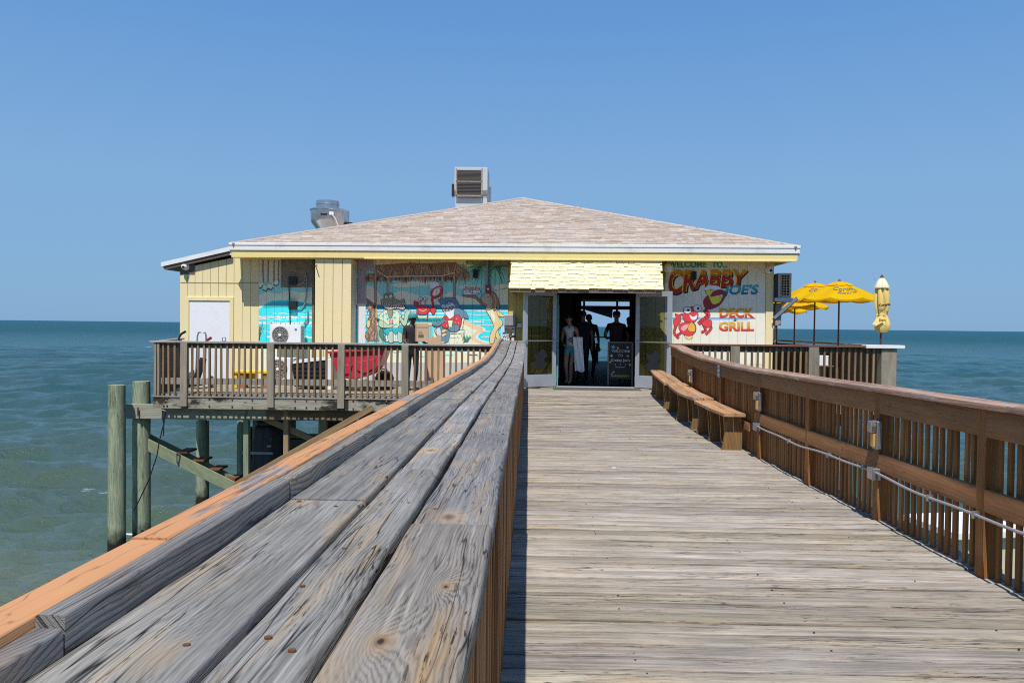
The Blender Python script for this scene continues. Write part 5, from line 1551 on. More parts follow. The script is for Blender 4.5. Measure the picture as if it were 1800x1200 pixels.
# speaker box and bell with conduit on the large mural
def wall_thing(name, px0, py0, px1, py1, depth, mat, label, cat, bevel=.006, v=0.0):
    a = HM @ hp((px0 + px1) / 2, py1, v)
    o = empty(name, a, HY, label, cat)
    wd = abs(hu(px1, v, py1) - hu(px0, v, py1)); h = hz((px0 + px1) / 2, py0, v) - hz((px0 + px1) / 2, py1, v)
    return o, wd, h
o, wd, h = wall_thing('loudspeaker', 832.5, 474, 840.5, 489, .1, M_BLACK, 'small black loudspeaker fixed on the mural between hut and palm', 'speaker')
MB().box((-wd / 2, -.14, 0), (wd / 2, -.03, h)).build('body', M_BLACK, o, bevel=.008)
MB().box((-wd / 2 + .02, -.146, .02), (wd / 2 - .02, -.141, h - .02)).build('grille', M_DKGAP, o)
o, wd, h = wall_thing('loudspeaker', 1214.5, 477, 1222.5, 492.5, .1, M_BLACK, 'small black loudspeaker fixed over the first letters of the welcome sign', 'speaker')
MB().box((-wd / 2, -.14, 0), (wd / 2, -.03, h)).build('body', M_BLACK, o, bevel=.008)
MB().box((-wd / 2 + .02, -.146, .02), (wd / 2 - .02, -.141, h - .02)).build('grille', M_DKGAP, o)
o, wd, h = wall_thing('alarm_bell', 853.5, 502, 863.5, 514, .1, M_BLACK, 'red alarm sounder on a grey conduit above the painted waitress', 'alarm')
MB().box((-wd / 2, -.1, 0), (wd / 2, -.02, h)).build('body', plain('alarm_red', (.36, .03, .02), .45), o, bevel=.012)
MB().box((-.025, -.108, h * .35), (.025, -.101, h * .6)).build('strobe', M_WHITEC, o)
zt_ = hz(858, 458) - hz(858, 514)
MB().box((-.05, -.07, h), (-.012, -.02, zt_)).build('conduit', M_GREYC, o)
MB().box((.012, -.06, h), (.03, -.02, zt_)).build('cable', M_BRN, o)
MB().tube([(-.30, -.05, zt_ - .12), (.5, -.05, zt_ - .10)], .012, 6).build('cross_pipe', M_GREYC, o)
MB().box((-.12, -.06, zt_ - .09), (.1, -.02, zt_)).build('back_plate', plain('olive_grey_paint', (.2, .19, .13), .6), o)
# meter boxes by the door
for (a, b, c, d, lab) in ((886.5, 553, 897, 572.5, 'left of two grey electrical boxes beside the door'), (897.5, 553, 906.5, 572.5, 'right of two grey electrical boxes beside the door')):
    o, wd, h = wall_thing('electrical_box', a, b, c, d, .1, M_GREYC, lab, 'electrical box')
    MB().box((-wd / 2, -.11, 0), (wd / 2, -.02, h)).build('body', plain('electrical_box_grey', (.50, .50, .50), .5), o, bevel=.008)
    MB().box((-wd / 2 + .012, -.118, .012), (wd / 2 - .012, -.1105, h - .012)).build('cover', M_GREYC, o, bevel=.003)
o, wd, h = wall_thing('door_control', 909, 568, 918, 576, .05, M_GALV, 'small steel door bell box on the yellow wall beside the entrance', 'control box')
MB().box((-wd / 2, -.07, 0), (wd / 2, -.005, h)).build('body', M_GALV, o, bevel=.008)
MB().lathe([(.022, 0), (.022, .02), (.005, .022)], c=(0, -.072, h * .5), mat=Matrix.Rotation(rad(90), 4, 'X'), seg=12).build('button', M_WHITEC, o)
# paper notice with its words partly hidden by the valve
o, wd, h = wall_thing('notice', 881, 573.5, 905, 603, .05, M_WHITEC, 'white notice with dark capital letters below the electrical boxes', 'sign')
MB().box((-wd / 2, -.016, 0), (wd / 2, -.008, h)).build('board', plain('notice_white', (.66, .70, .72), .5), o)
def text_obj(txt, parent, loc, size, mat, off=0.0, rot=(math.pi / 2, 0, 0), align='CENTER', shear=0, name='lettering', width=None):
    cu = bpy.data.curves.new('t', 'FONT'); cu.body = txt; cu.size = size; cu.offset = off; cu.align_x = align; cu.shear = shear; cu.resolution_u = 4
    ob = bpy.data.objects.new('t', cu); COL.objects.link(ob)
    dg = bpy.context.evaluated_depsgraph_get()
    me = bpy.data.meshes.new_from_object(ob.evaluated_get(dg))
    bpy.data.objects.remove(ob); bpy.data.curves.remove(cu)
    me.materials.clear(); me.materials.append(mat)
    if width:
        xs = [v.co.x for v in me.vertices]; s = width / (max(xs) - min(xs))
        for v in me.vertices: v.co.x *= s
    o_ = bpy.data.objects.new(name, me); link(o_, parent)
    o_.location = loc; o_.rotation_euler = rot
    return o_
for q, t in enumerate(('SUR', 'MUST', 'WOR', 'ALL T')):
    text_obj(t, o, (-.02 if q else .0, -.018, h - .10 - q * .083), .085, PC['navy'], .002, align='CENTER')
o, wd, h = wall_thing('pipe_valve', 893, 578, 901, 604, .05, M_RUST, 'brass hose valve on a pipe standing in front of the white notice', 'valve', v=-.25)
MB().tube([(0, 0, -.3), (0, 0, h * .45)], .02, 8).tube([(0, 0, h * .45), (0, 0, h * .8)], .04, 10).tube([(0, 0, h * .8), (0, 0, h)], .02, 8).tube([(-.02, 0, h * .5), (.11, 0, h * .5)], .03, 8).build('body', plain('old_brass', (.22, .12, .05), .5, .5, .3, 30), o, smooth=True)
MB().tube([(-.09, 0, h), (.09, 0, h)], .011, 6).build('handle', M_RUST, o)
# globe lamp and security cameras
o, wd, h = wall_thing('globe_lamp', 1166, 465, 1178, 480, .1, M_WHITE, 'white globe lamp between the awning and the welcome sign', 'lamp')
MB().lathe([(.01, 0), (.06, .012), (.092, .05), (.102, .1), (.092, .15), (.06, .19), (.01, .2)], c=(0, -.16, 0), seg=20).build('globe', plain('globe_white', (.78, .78, .78), .3, 0, .02, 3), o, smooth=True)
MB().box((-.03, -.05, -.20), (.03, -.002, .24)).tube([(0, -.16, .19), (0, -.16, .25), (0, -.04, .25)], .015, 8).build('mount', plain('cream_paint', (.68, .60, .38), .5), o)
def camera_dome(px, py, label, v=0.0):
    a = HM @ hp(px, py, v)
    o = empty('security_camera', a, HY, label, 'security camera')
    MB().lathe([(.085, 0), (.085, .03), (.06, .05)], mat=Matrix.Rotation(rad(90), 4, 'X'), seg=18).build('base', M_WHITEC, o, smooth=True)
    MB().lathe([(.01, -.06), (.05, -.045), (.068, -.01), (.068, .02), (.05, .055), (.01, .065)], c=(.0, -.09, -.01), seg=16).build('ball', M_WHITEC, o, smooth=True)
    MB().lathe([(.032, 0), (.032, .012), (.005, .014)], c=(.008, -.150, -.015), mat=Matrix.Rotation(rad(90), 4, 'X'), seg=14).build('lens', M_BLACK, o)
camera_dome(327, 469, 'white security camera on the bare wood patch under the annex roof', -.01)
camera_dome(1351.5, 475, 'white security camera on the yellow corner post by the welcome sign', -.03)
MB().tube([HMI @ wallpt(548, 470, -.02) + Vector((0, 0, 0)), hp(557, 466, -.66)], .012, 6).build('pipe_stub', M_RUST, rest)

# hand truck, pole, bench, crate, cart
def deck_empty(name, px, Y, rz, label, cat):
    x = atY(px, 640, Y).x
    return empty(name, (x, Y, 0), rz, label, cat)
e = deck_empty('hand_truck', 352, 16.4, .1, 'silver hand truck with black wheels leaning by the white door', 'hand truck')
m = MB()
ht = zY(352, 583, 16.4)
m.tube([(-.09, 0, .12), (-.09, .1, ht - .1), (-.07, .1, ht - .02), (0, .1, ht), (.07, .1, ht - .02), (.09, .1, ht - .1), (.09, 0, .12)], .018, 8)
for zz in (.35, .6, .85): m.tube([(-.09, .02 + zz * .05, zz), (.09, .02 + zz * .05, zz)], .014, 6)
m.build('frame', M_STEEL, e, smooth=True)
MB().box((-.14, -.2, .02), (.14, .02, .035)).build('toe_plate', M_STEEL, e)
for s_ in (-1, 1):
    MB().lathe([(.02, -.035), (.11, -.035), (.125, -.02), (.125, .02), (.11, .035), (.02, .035)], mat=Matrix.Rotation(rad(90), 4, 'Y'), c=(s_ * .19, .1, .125), seg=18).build('wheel', M_BLACK, e, smooth=True)
MB().tube([(.1, .09, ht - .18), (.2, .08, ht - .12)], .03, 8).build('grip', plain('red_grip', (.30, .03, .04), .5), e)
MB().tube([(-.05, -.06, .2), (.05, -.08, .5), (.08, -.05, .62)], .07, 8).build('strap', M_BLACK, e, smooth=True)
e = deck_empty('hooked_pole', 316, 16.2, 0, 'black pole with a bent handle standing at the deck corner', 'pole')
zt_ = zY(316, 584, 16.2)
MB().tube([(.12, .1, 0.02), (.03, 0, zt_ - .75), (0, 0, zt_ - .25), (-.02, 0, zt_ - .12), (.03, 0, zt_ - .03), (.12, 0, zt_ + .02)], [.016, .016, .016, .02, .024, .026], 8).build('pole', M_BLACK, e, smooth=True)
e = deck_empty('yellow_bench', 446, 16.6, HY, 'yellow painted bench behind the balusters by the wave mural', 'bench')
zt_ = zY(446, 651, 16.6)
MB().box((-.40, -.18, zt_ - .05), (.36, .18, zt_)).build('seat', plain('bench_yellow', (.78, .52, .03), .5), e, bevel=.006)
MB().box((-.38, .13, zt_ - .32), (.0, .16, zt_ - .055)).box((-.37, -.15, .02), (-.30, -.1, zt_ - .05)).build('side_panel', bpy.data.materials['bench_yellow'], e)
for s_ in (-.2, .3): MB().box((s_ - .04, -.15, .0), (s_ + .04, .12, zt_ - .052)).build('leg', plain('orange_brown_paint', (.36, .13, .03), .6) if s_ < 0 else bpy.data.materials['orange_brown_paint'], e)
e = deck_empty('crate', 543, 16.4, -.06, 'black slatted bin with a white lid leaning on the deck', 'bin')
w_ = atY(572, 640, 16.4).x - atY(511, 640, 16.4).x
z1_, z0_ = zY(543, 634, 16.4), .05
m = MB()
m.prism([(-w_ / 2 + .05, z0_), (w_ / 2, z0_ - .02), (w_ / 2, z1_ + .02), (-w_ / 2, z1_ - .07)], .6, lambda a, b, t: (a, t, b))
m.build('body', M_BLACK, e, bevel=.01)
for k in range(5):
    zz = z0_ + .04 + k * (z1_ - z0_ - .1) / 5
    MB().box((-w_ / 2 + .05, -.02, zz), (w_ / 2 - .02, -.002, zz + .035)).build('slat', M_BLACK, e)
MB().prism([(-w_ / 2 - .01, z1_ - .065), (w_ / 2 + .02, z1_ + .025), (w_ / 2 + .02, z1_ + .075), (-w_ / 2 + .1, z1_ + .02)], .64, lambda a, b, t: (a, t - .02, b)).build('lid', M_WHITEC, e)
MB().box((w_ / 2 + .022, -.03, 0), (w_ / 2 + .12, .6, z1_ + .05)).build('end_panel', M_WHITEC, e, bevel=.01)
e = deck_empty('tilt_cart', 628, 16.0, 0, 'red plastic tilt cart with a flared tub between the deck posts', 'cart')
def TX(px): return atY(px, 640, 16.0).x - e.location.x
def TZ(px, py): return zY(px, py, 16.0)
M_RED = plain('red_plastic', (.60, .022, .065), .38, 0, .08, 3)
m = MB()
out = [(578, 621), (606, 617), (676, 613), (672, 626), (666, 642), (656, 655), (646, 661), (628, 666), (598, 665), (592, 655), (588, 642), (581, 630)]
pl = [(TX(a), TZ(a, b)) for a, b in out]
m.prism(pl, .78, lambda a, b, t: (a, t, b))
m.build('tub', M_RED, e, bevel=.02)
MB().bar((TX(577), -.02, TZ(577, 619)), (TX(676), -.02, TZ(676, 613.5)), .07, .045).bar((TX(577), .8, TZ(577, 619)), (TX(676), .8, TZ(676, 613.5)), .07, .045).build('rim', M_RED, e, bevel=.01)
m = MB(); 
pl = [(TX(a), TZ(a, b)) for a, b in [(630, 636), (660, 630), (655, 648), (640, 656), (628, 650)]]
m.prism(pl, .03, lambda a, b, t: (a, -.03 + t, b))
pl = [(TX(a), TZ(a, b)) for a, b in [(598, 642), (620, 640), (616, 656), (602, 658)]]
m.prism(pl, .03, lambda a, b, t: (a, -.03 + t, b)); m.build('moulded_panel', M_RED, e, bevel=.008)
for px_ in (602, 640):
    MB().lathe([(.02, -.03), (.1, -.03), (.115, -.015), (.115, .015), (.1, .03), (.02, .03)], mat=Matrix.Rotation(rad(90), 4, 'X'), c=(TX(px_), .15, .125), seg=18).build('wheel', M_BLACK, e, smooth=True)
e = deck_empty('black_tub', 676, 17.0, 0, 'black round topped tub on the deck beside the red cart', 'tub')
MB().lathe([(.17, 0), (.2, .02), (.2, .22), (.17, .32), (.08, .37), (.01, .38)], seg=20).build('body', M_BLACK, e, smooth=True)
MB().lathe([(.205, .2), (.21, .21), (.21, .235), (.205, .24)], seg=20).build('rim', M_BLACK, e, smooth=True)
MB().tube([(-.06, -.02, .375), (-.05, -.02, .41), (.05, -.02, .41), (.06, -.02, .375)], .012, 6).build('handle', M_BLACK, e, smooth=True)

# ---------------------------------------------------------------- right deck
YR = 15.5
XR0 = 2.86; XR1 = atY(1574, 650, YR).x
zc = zY(1380, 606, YR)
rdk = empty('deck', (5.0, YR, 0), label='brown timber terrace along the right front and side of the restaurant', cat='deck')
bmsh = MB().box((-2.15, 0, -.036), (XR1 - 5.0, .138, 0)).mesh('deck_board', M_BEAMX)
y = .02
while y < 2.4:
    inst('deck_board', bmsh, rdk, (0, y, RN.uniform(-.003, 0))); y += .145
bm2 = MB().box((.72, 0, -.036), (XR1 - 5.0, .138, 0)).mesh('deck_board', M_BEAMX)
while y < 11.5:
    inst('deck_board', bm2, rdk, (0, y, RN.uniform(-.003, 0))); y += .145
MB().box((-2.15, -.045, -.27), (XR1 - 5.0, -.002, -.04)).build('rim_beam', M_RAILX, rdk, bevel=.004)
MB().box((XR1 - 5.0 - .04, .0, -.27), (XR1 - 5.0, 11.5, -.04)).build('rim_beam', M_RAILX, rdk)
for (xx, yy, wh) in ((4, .5, 'front edge near the boardwalk'), (7.0, .5, 'front outer corner'), (7.0, 5, 'middle of the outer edge'), (7.0, 10, 'far end of the outer edge')):
    o = MB().tube([(0, 0, SEA - 1.5), (0, 0, -.28)], .15, 16).build('piling', M_PILE, smooth=True, loc=(xx, YR + yy, 0), label=f'round piling below the right terrace, {wh}', cat='piling', group='pilings below the right terrace')
rrl = empty('railing', (5.0, YR, 0), label='brown baluster railing with grey posts and a white end cap round the right terrace', cat='railing')
xw = atY(1519, 606, YR).x - 5
xe = atY(1587, 606, YR).x - 5
M_CAPRX = wood('red_brown_cap_timber', 'X', (.24, .10, .06), (.11, .045, .03), ring=40, ringw=.3, warp=3, knot=0, fiber=140, crack=.5, rough=.6, bump=.3, var=.1)
MB().box((atY(1172, 606, YR).x - 5, -.09, zc - .035), (xw - .002, .09, zc)).build('cap_board', M_CAPRX, rrl, bevel=.004)
MB().box((xw, -.10, zc - .045), (xe, .12, zc + .018)).build('end_cap', M_WHITE, rrl, bevel=.005)
MB().box((-2.15, .0, zc - .15), (XR1 - 5, .036, zc - .037)).build('top_rail', M_RAILX, rrl)
MB().box((-2.15, .0, .08), (XR1 - 5, .036, .16)).build('bottom_rail', M_RAILX, rrl)
MB().box((atY(1547, 650, YR).x - 5, -.06, -.27), (XR1 - 5, .16, zc - .047)).build('corner_post', M_POSTZ, rrl, bevel=.012)
rp = [(1290, 16), (1427.5, 17)]
for (px_, wpx) in rp:
    wd = wpx / 90
    MB().box((-wd / 2, -.05, -.27), (wd / 2, .036, zc - .037)).build('post', M_POSTZ, rrl, bevel=.004, loc=(atY(px_, 650, YR).x - 5, -.045, 0))
x = XR0 + .05
while x < XR1 - .33:
    if all(abs(x - atY(q, 650, YR).x) > .11 for q, _ in rp):
        inst('baluster', bl, rrl, (x - 5, -.02, .0 + RN.uniform(-.012, .012)), (0, RN.uniform(-.008, .008), RN.uniform(-.1, .1)), (1, 1, zc - .03))
    x += .1165
xs = XR1 - 5 - .06
y = .15
while y < 11.2:
    inst('slat', slm, rrl, (xs, y, -.05), (0, 0, 0), (1, 1, zc - .04)); y += .178
M_CAPP = wood('patchy_cap_timber', 'Y', (.42, .33, .27), (.20, .14, .11), ring=30, ringw=.3, warp=3, knot=0, fiber=120, crack=.4, bump=.2, var=.55)
for k in range(12):
    MB().box((-.085, -.46, -.018), (.085, .46, .018)).build('cap_board', M_CAPP, rrl, loc=(xs, .56 + k * .925, zc - .018 + .004 * (k % 2)))
# small white box between the balusters
o = MB().box((-.11, -.1, 0), (.11, .1, .19)).box((-.115, -.105, .19), (.115, .105, .21)).build('white_box', M_WHITEC, bevel=.008, loc=(atY(1444, 642, 17.0).x, 17.0, zY(1444, 642, 17.0)), label='small white box on a shelf behind the right terrace balusters', cat='box')
o2 = MB().box((-.2, -.15, -.02), (.2, .15, 0)).box((-.03, -.03, -.9), (.03, .03, -.02)).build('side_table', M_RAILX, loc=(o.location.x, 17.0, o.location.z - .002), label='small brown stand carrying the white box on the right terrace', cat='table')
o2.location.z = o.location.z; 
# air conditioner on the right wall bracket
p0 = wallpt(1362, 523, -.1); p1 = wallpt(1391, 523, -.1)
e = empty('air_conditioner', (p0 + p1) / 2, HY, 'grey air conditioner on a strut bracket at the right corner of the wall', 'air conditioner')
w2 = (p1 - p0).length / 2; H = wallpt(1376, 480, -.1).z - p0.z
MB().box((-w2 + .07, 0, 0), (w2, .8, H)).build('casing', plain('ac_beige_grey', (.42, .41, .37), .5, 0, .1, 6), e, bevel=.008)
MB().box((-w2, .02, -.0), (-w2 + .065, .75, H - .03)).build('side_panel', M_BLACK, e)
gx0, gx1 = -w2 + .13, w2 - .05
MB().box((gx0, -.004, .05), (gx1, -.001, H - .04)).build('grille_recess', M_DKGAP, e)
g = MB()
for k in range(9):
    zz = .05 + (H - .09) * k / 8; g.box((gx0, -.016, zz - .006), (gx1, -.005, zz + .006))
for k in range(4):
    xx = gx0 + (gx1 - gx0) * k / 3; g.box((xx - .006, -.018, .05), (xx + .006, -.0165, H - .04))
g.build('grille', plain('grille_beige', (.46, .38, .22), .5), e)
MB().box((-w2 - .0, -.02, -.09), (w2 + .05, .8, -.004)).build('shelf', M_GALV, e)
for yy in (.0, .7):
    MB().bar((w2 + .12, yy, -.02), (-w2 - .02, yy, -.50), .04, .07).build('strut', M_ALU if yy else plain('strut_dark', (.06, .06, .065), .5, .3), e)
    MB().bar((w2 + .12, yy - .03, .0), (-w2 - .02, yy - .03, -.46), .02, .07).build('strut', M_GALV, e)
p0 = wallpt(1364.5, 572, -.02)
e = empty('electrical_box', p0, HY, 'narrow grey electrical box on the right side wall under the bracket', 'electrical box')
MB().box((-.0, .1, 0), (.13, .5, .50)).build('body', M_GREYC, e, bevel=.01)
MB().box((.132, .13, .04), (.142, .47, .46)).build('cover', M_GALV, e)
MB().tube([(.06, .3, -.6), (.06, .3, 0)], .02, 8).build('conduit', M_GREYC, e)
MB().tube([(.06, .3, .5), (.06, .3, .75)], .02, 8).build('conduit', M_GREYC, e)

# ---------------------------------------------------------------- on the roof
def roofz(x, y):
    h = HMI @ Vector((x, y, 0))
    d = min(h.x - ue0, ue1 - h.x, h.y - EV)
    return ze + max(0, d) * (zp - ze) / (vp - EV)
xa = atY(576, 380, 22.2).x
e = empty('exhaust_fan', (xa, 22.2, roofz(xa, 22.2)), label='large round steel exhaust fan on the left slope of the roof', cat='exhaust fan')
zt_ = zY(576, 354, 22.2) - e.location.z; R_ = .46
MB().lathe([(R_ * .72, -.15), (R_ * .72, zt_ * .45), (R_ * .95, zt_ * .55), (R_ * 1.0, zt_ * .60), (R_ * 1.02, zt_ * .80), (R_ * 1.06, zt_ * .81), (R_ * 1.06, zt_ * .83), (R_ * .6, zt_ * .84)], seg=32).build('housing', M_STEEL, e, smooth=True)
MB().lathe([(R_ * .68, zt_ * .83), (R_ * .68, zt_ * .92), (R_ * .71, zt_ * .925), (R_ * .71, zt_ * .94), (R_ * .68, zt_ * .945), (R_ * .68, zt_), (R_ * .6, zt_)], seg=32).build('collar', M_STEEL, e, smooth=True)
MB().box((-.08, -R_ * 1.04, zt_ * .67), (.1, -R_ * .9, zt_ * .72)).build('vent_hole', M_BLACK, e, bevel=.02)
MB().box((.16, -R_ * 1.02, zt_ * .68), (.28, -R_ * .85, zt_ * .74)).tube([(.22, -R_, zt_ * .7), (.33, -R_ * .98, zt_ * .6), (.40, -R_ * .9, zt_ * .45)], .014, 6).build('junction_box', M_WHITE, e)
xa = atY(608, 380, 23.6).x
e = empty('exhaust_fan', (xa, 23.6, roofz(xa, 23.6)), label='smaller exhaust fan half hidden behind the large steel one', cat='exhaust fan')
zt_ = zY(608, 371, 23.6) - e.location.z
MB().lathe([(.17, -.1), (.17, zt_ * .5), (.21, zt_ * .52), (.21, zt_ * .72), (.12, zt_ * .73)], seg=20).build('housing', M_BLACK, e, smooth=True)
MB().lathe([(.10, zt_ * .7), (.10, zt_), (.02, zt_)], seg=16).build('collar', M_STEEL, e, smooth=True)
Yq = 24.2
x0, x1 = atY(799, 350, Yq).x, atY(857, 350, Yq).x
xc = (x0 + x1) / 2
e = empty('roof_air_handler', (xc, Yq, roofz(xc, Yq)), label='grey box air handler with two brown louvres on the roof ridge', cat='air conditioner')
zb0 = zY(828, 347, Yq) - e.location.z; zt_ = zY(828, 295, Yq) - e.location.z; w2 = (x1 - x0) / 2
M_HAND = plain('handler_grey', (.50, .53, .54), .5, 0, .06, 3)
MB().box((-w2 * .96, 0, -.1), (w2 * .98, 1.0, zb0 - .01)).build('base', M_HAND, e, bevel=.01)
MB().prism([(0, zb0), (.0, zb0 + .1), (-.10, zb0 + .2), (-.10, zt_), (.95, zt_), (.95, zb0)], 2 * w2, lambda a, b, t: (-w2 + t, a, b)).build('casing', M_HAND, e, bevel=.008)
M_LOUV = plain('brown_louvre', (.085, .075, .07), .7, 0, .15, 25)
zm = (zb0 + .03 + zt_) / 2
for (a, b) in ((zm + .02, zt_ - .09), (zb0 + .06, zm - .02)):
    q = MB().box((-w2 * .84, -.105 if a > zm else -.104, a), (w2 * .62, -.101, b)).build('louvre', M_LOUV, e)
    nl = 9
    for k in range(nl):
        zz = a + (b - a) * (k + .5) / nl
        MB().box((-w2 * .83, -.118, zz - .008), (w2 * .61, -.106, zz + .012)).build('slat', M_LOUV, q)
MB().box((-w2 * .9, -.115, zb0 + .02), (w2 * .68, -.101, zb0 + .055)).box((-w2 * .9, -.115, zm - .015), (w2 * .68, -.101, zm + .015)).box((-w2 * .92, -.115, zb0 + .02), (-w2 * .85, -.101, zt_ - .04)).box((w2 * .63, -.115, zb0 + .02), (w2 * .7, -.101, zt_ - .04)).build('frame', plain('rusty_frame', (.34, .27, .2), .6, 0, .3, 12), e)
MB().tube([(w2 + .07, .2, -.2), (w2 + .07, .2, zm - .1)], .03, 8).build('pipe', M_GALV, e)
MB().box((-w2 - .1, .1, zb0 + .05), (-w2 - .004, .25, zb0 + .42)).build('switch_box', M_BLACK, e)
# ---------------------------------------------------------------- umbrellas on the right terrace
M_UMB = Mat('yellow_umbrella_cloth', .8, .2)
_d = M_UMB.n('BsdfDiffuse', {'Color': (.88, .54, .014, 1)})
_t = M_UMB.n('BsdfTranslucent', {'Color': (.88, .47, .010, 1)})
_m = M_UMB.n('MixShader', {0: .42, 1: _d.outputs[0], 2: _t.outputs[0]})
M_UMB.t.links.new(_m.outputs[0], M_UMB.t.nodes['Material Output'].inputs['Surface'])
M_UMB = M_UMB.m
M_FADE = plain('faded_yellow_cloth', (.84, .60, .19), .8, 0, .1, 5)
M_POLE = plain('red_brown_pole', (.13, .035, .025), .5, 0, .3, 9)
M_SKY2 = plain('print_grey', (.16, .15, .12), .7)
def umbrella(px, Y, pytop, R_, label, rz, big=True):
    x = atY(px, 600, Y).x
    zt = zY(px, pytop, Y)
    e = empty('umbrella', (x, Y, .0), 0, label, 'umbrella', 'open yellow umbrellas along the right terrace rail')
    MB().tube([(0, 0, .0), (0, 0, zt + .03)], .019, 10).lathe([(.0, zt + .02), (.03, zt + .03), (.02, zt + .07), (.003, zt + .09)], seg=10).build('pole', M_POLE, e, smooth=True)
    drop = R_ * .42
    n = 8; sub = 6; rad_n = 8
    def P(a, r):
        # panel sags between the ribs
        k = (a - rz) / (2 * math.pi / n); f = k - math.floor(k)
        sag = math.sin(math.pi * f)
        rr = R_ * r * (1 - .055 * sag)
        z = zt - drop * (r ** 1.35) - .05 * sag * r
        return Vector((rr * math.cos(a), rr * math.sin(a), z))
    vs = []; fs = []
    NA = n * sub
    for i in range(rad_n + 1):
        r = .22 + .78 * i / rad_n
        for k in range(NA): vs.append(P(rz + 2 * math.pi * k / NA, r))
    for i in range(rad_n):
        for k in range(NA): fs.append((i * NA + k, i * NA + (k + 1) % NA, (i + 1) * NA + (k + 1) % NA, (i + 1) * NA + k))
    b = len(vs)                      # short valance fold at the hem
    for k in range(NA):
        p = P(rz + 2 * math.pi * k / NA, 1.0); vs.append(p + Vector((0, 0, -.035)))
    for k in range(NA): fs.append((rad_n * NA + k, rad_n * NA + (k + 1) % NA, b + (k + 1) % NA, b + k))
    MB().add(vs, fs).build('canopy', M_UMB, e, smooth=True)
    vs = []; fs = []
    for i, (r, dz) in enumerate(((.02, .03), (.16, .035), (.30, .035), (.33, .02))):
        for k in range(NA):
            p = P(rz + 2 * math.pi * k / NA, r); vs.append(p + Vector((0, 0, dz)))
    for i in range(3):
        for k in range(NA): fs.append((i * NA + k, i * NA + (k + 1) % NA, (i + 1) * NA + (k + 1) % NA, (i + 1) * NA + k))
    MB().add(vs, fs).build('vent', M_UMB, e, smooth=True)
    for k in range(n):
        a = rz + 2 * math.pi * k / n
        pts = [P(a, r) - Vector((0, 0, .014)) for r in (.08, .3, .55, .8, .99)]
        rb = MB().tube(pts, .008, 5).build('rib', M_POLE, e)
        MB().tube([(.02 * math.cos(a), .02 * math.sin(a), zt - drop * .85), P(a, .55) - Vector((0, 0, .02))], .007, 5).build('strut', M_POLE, rb)
    MB().lathe([(.035, zt - drop * .95), (.035, zt - drop * .8), (.02, zt - drop * .78)], seg=10).build('hub', M_POLE, e)
    # brewery lettering curved on to the cloth, facing the boardwalk
    for (t, a0, a1, r0, r1, sh, of) in (('Corona', -2.22, -1.10, .62, .42, .25, .012), ('Extra', -2.0, -1.35, .76, .66, .25, .006)):
        cu = bpy.data.curves.new('t', 'FONT'); cu.body = t; cu.shear = sh; cu.offset = of; cu.resolution_u = 3
        ob = bpy.data.objects.new('t', cu); COL.objects.link(ob)
        me = bpy.data.meshes.new_from_object(ob.evaluated_get(bpy.context.evaluated_depsgraph_get()))
        bpy.data.objects.remove(ob); bpy.data.curves.remove(cu)
        xs = [v.co.x for v in me.vertices]; ys = [v.co.y for v in me.vertices]
        for v in me.vertices:
            u = (v.co.x - min(xs)) / (max(xs) - min(xs)); w_ = (v.co.y - min(ys)) / (max(ys) - min(ys))
            p = P(a0 + (a1 - a0) * u, r0 + (r1 - r0) * w_)
            v.co = p + Vector((0, -.004, .012))
        me.materials.clear(); me.materials.append(M_SKY2)
        link(bpy.data.objects.new('lettering', me), e)
    return e
umbrella(1473.5, 18.0, 496.5, .86, 'open yellow umbrella nearest the white end cap of the right railing', .2)
umbrella(1431, 19.6, 499, .86, 'second open yellow umbrella, between the nearest one and the wall air conditioner', .5)
umbrella(1396, 21.2, 515, .84, 'third open yellow umbrella, lower and just right of the strut bracket', .3)
umbrella(1365, 22.8, 524, .84, 'farthest open yellow umbrella, mostly hidden behind the bracket and wall corner', .1)
# folded umbrella at the terrace corner
Yf = 16.0
x = atY(1548, 600, Yf).x; zt = zY(1548, 488, Yf); zb = zY(1548, 584, Yf)
e = empty('folded_umbrella', (x, Yf, 0), 0, 'folded faded yellow umbrella tied shut at the corner of the right terrace', 'umbrella')
MB().tube([(0, 0, 0), (0, 0, zt)], .019, 10).lathe([(.0, zt - .01), (.035, zt), (.022, zt + .05), (.0, zt + .06)], seg=10).build('pole', M_POLE, e, smooth=True)
def folds(prof, name, mat, amp, n=7, seed=0, lean=0.0):
    vs = []; fs = []; S_ = 56
    for i, (r, z) in enumerate(prof):
        for k in range(S_):
            a = 2 * math.pi * k / S_
            rr = r * (1 + amp * math.sin(a * n + z * 2.3 + seed) + amp * .5 * math.sin(a * (n + 4) + seed * 2 + z * 5))
            vs.append((rr * math.cos(a) + lean * (prof[0][1] - z), rr * math.sin(a), z))
    for i in range(len(prof) - 1):
        for k in range(S_): fs.append((i * S_ + k, i * S_ + (k + 1) % S_, (i + 1) * S_ + (k + 1) % S_, (i + 1) * S_ + k))
    return MB().add(vs, fs).build(name, mat, e, smooth=True)
H = zt - zb
def zz(f): return zt - H * f
folds([(.02, zz(.0)), (.06, zz(.03)), (.09, zz(.08)), (.13, zz(.16)), (.135, zz(.19)), (.11, zz(.185))], 'cap', plain('bleached_cloth', (.80, .72, .50), .8), .07, 6, .3)
folds([(.08, zz(.14)), (.105, zz(.2)), (.12, zz(.32)), (.125, zz(.45)), (.115, zz(.58)), (.085, zz(.68)), (.105, zz(.74)), (.14, zz(.84)), (.13, zz(.93)), (.09, zz(1.0)), (.03, zz(1.01))], 'canopy', M_FADE, .16, 7, .8, .03)
folds([(.088, zz(.66)), (.094, zz(.68)), (.088, zz(.70))], 'tie', M_FADE, .1, 7, .8, .03)
m = MB()
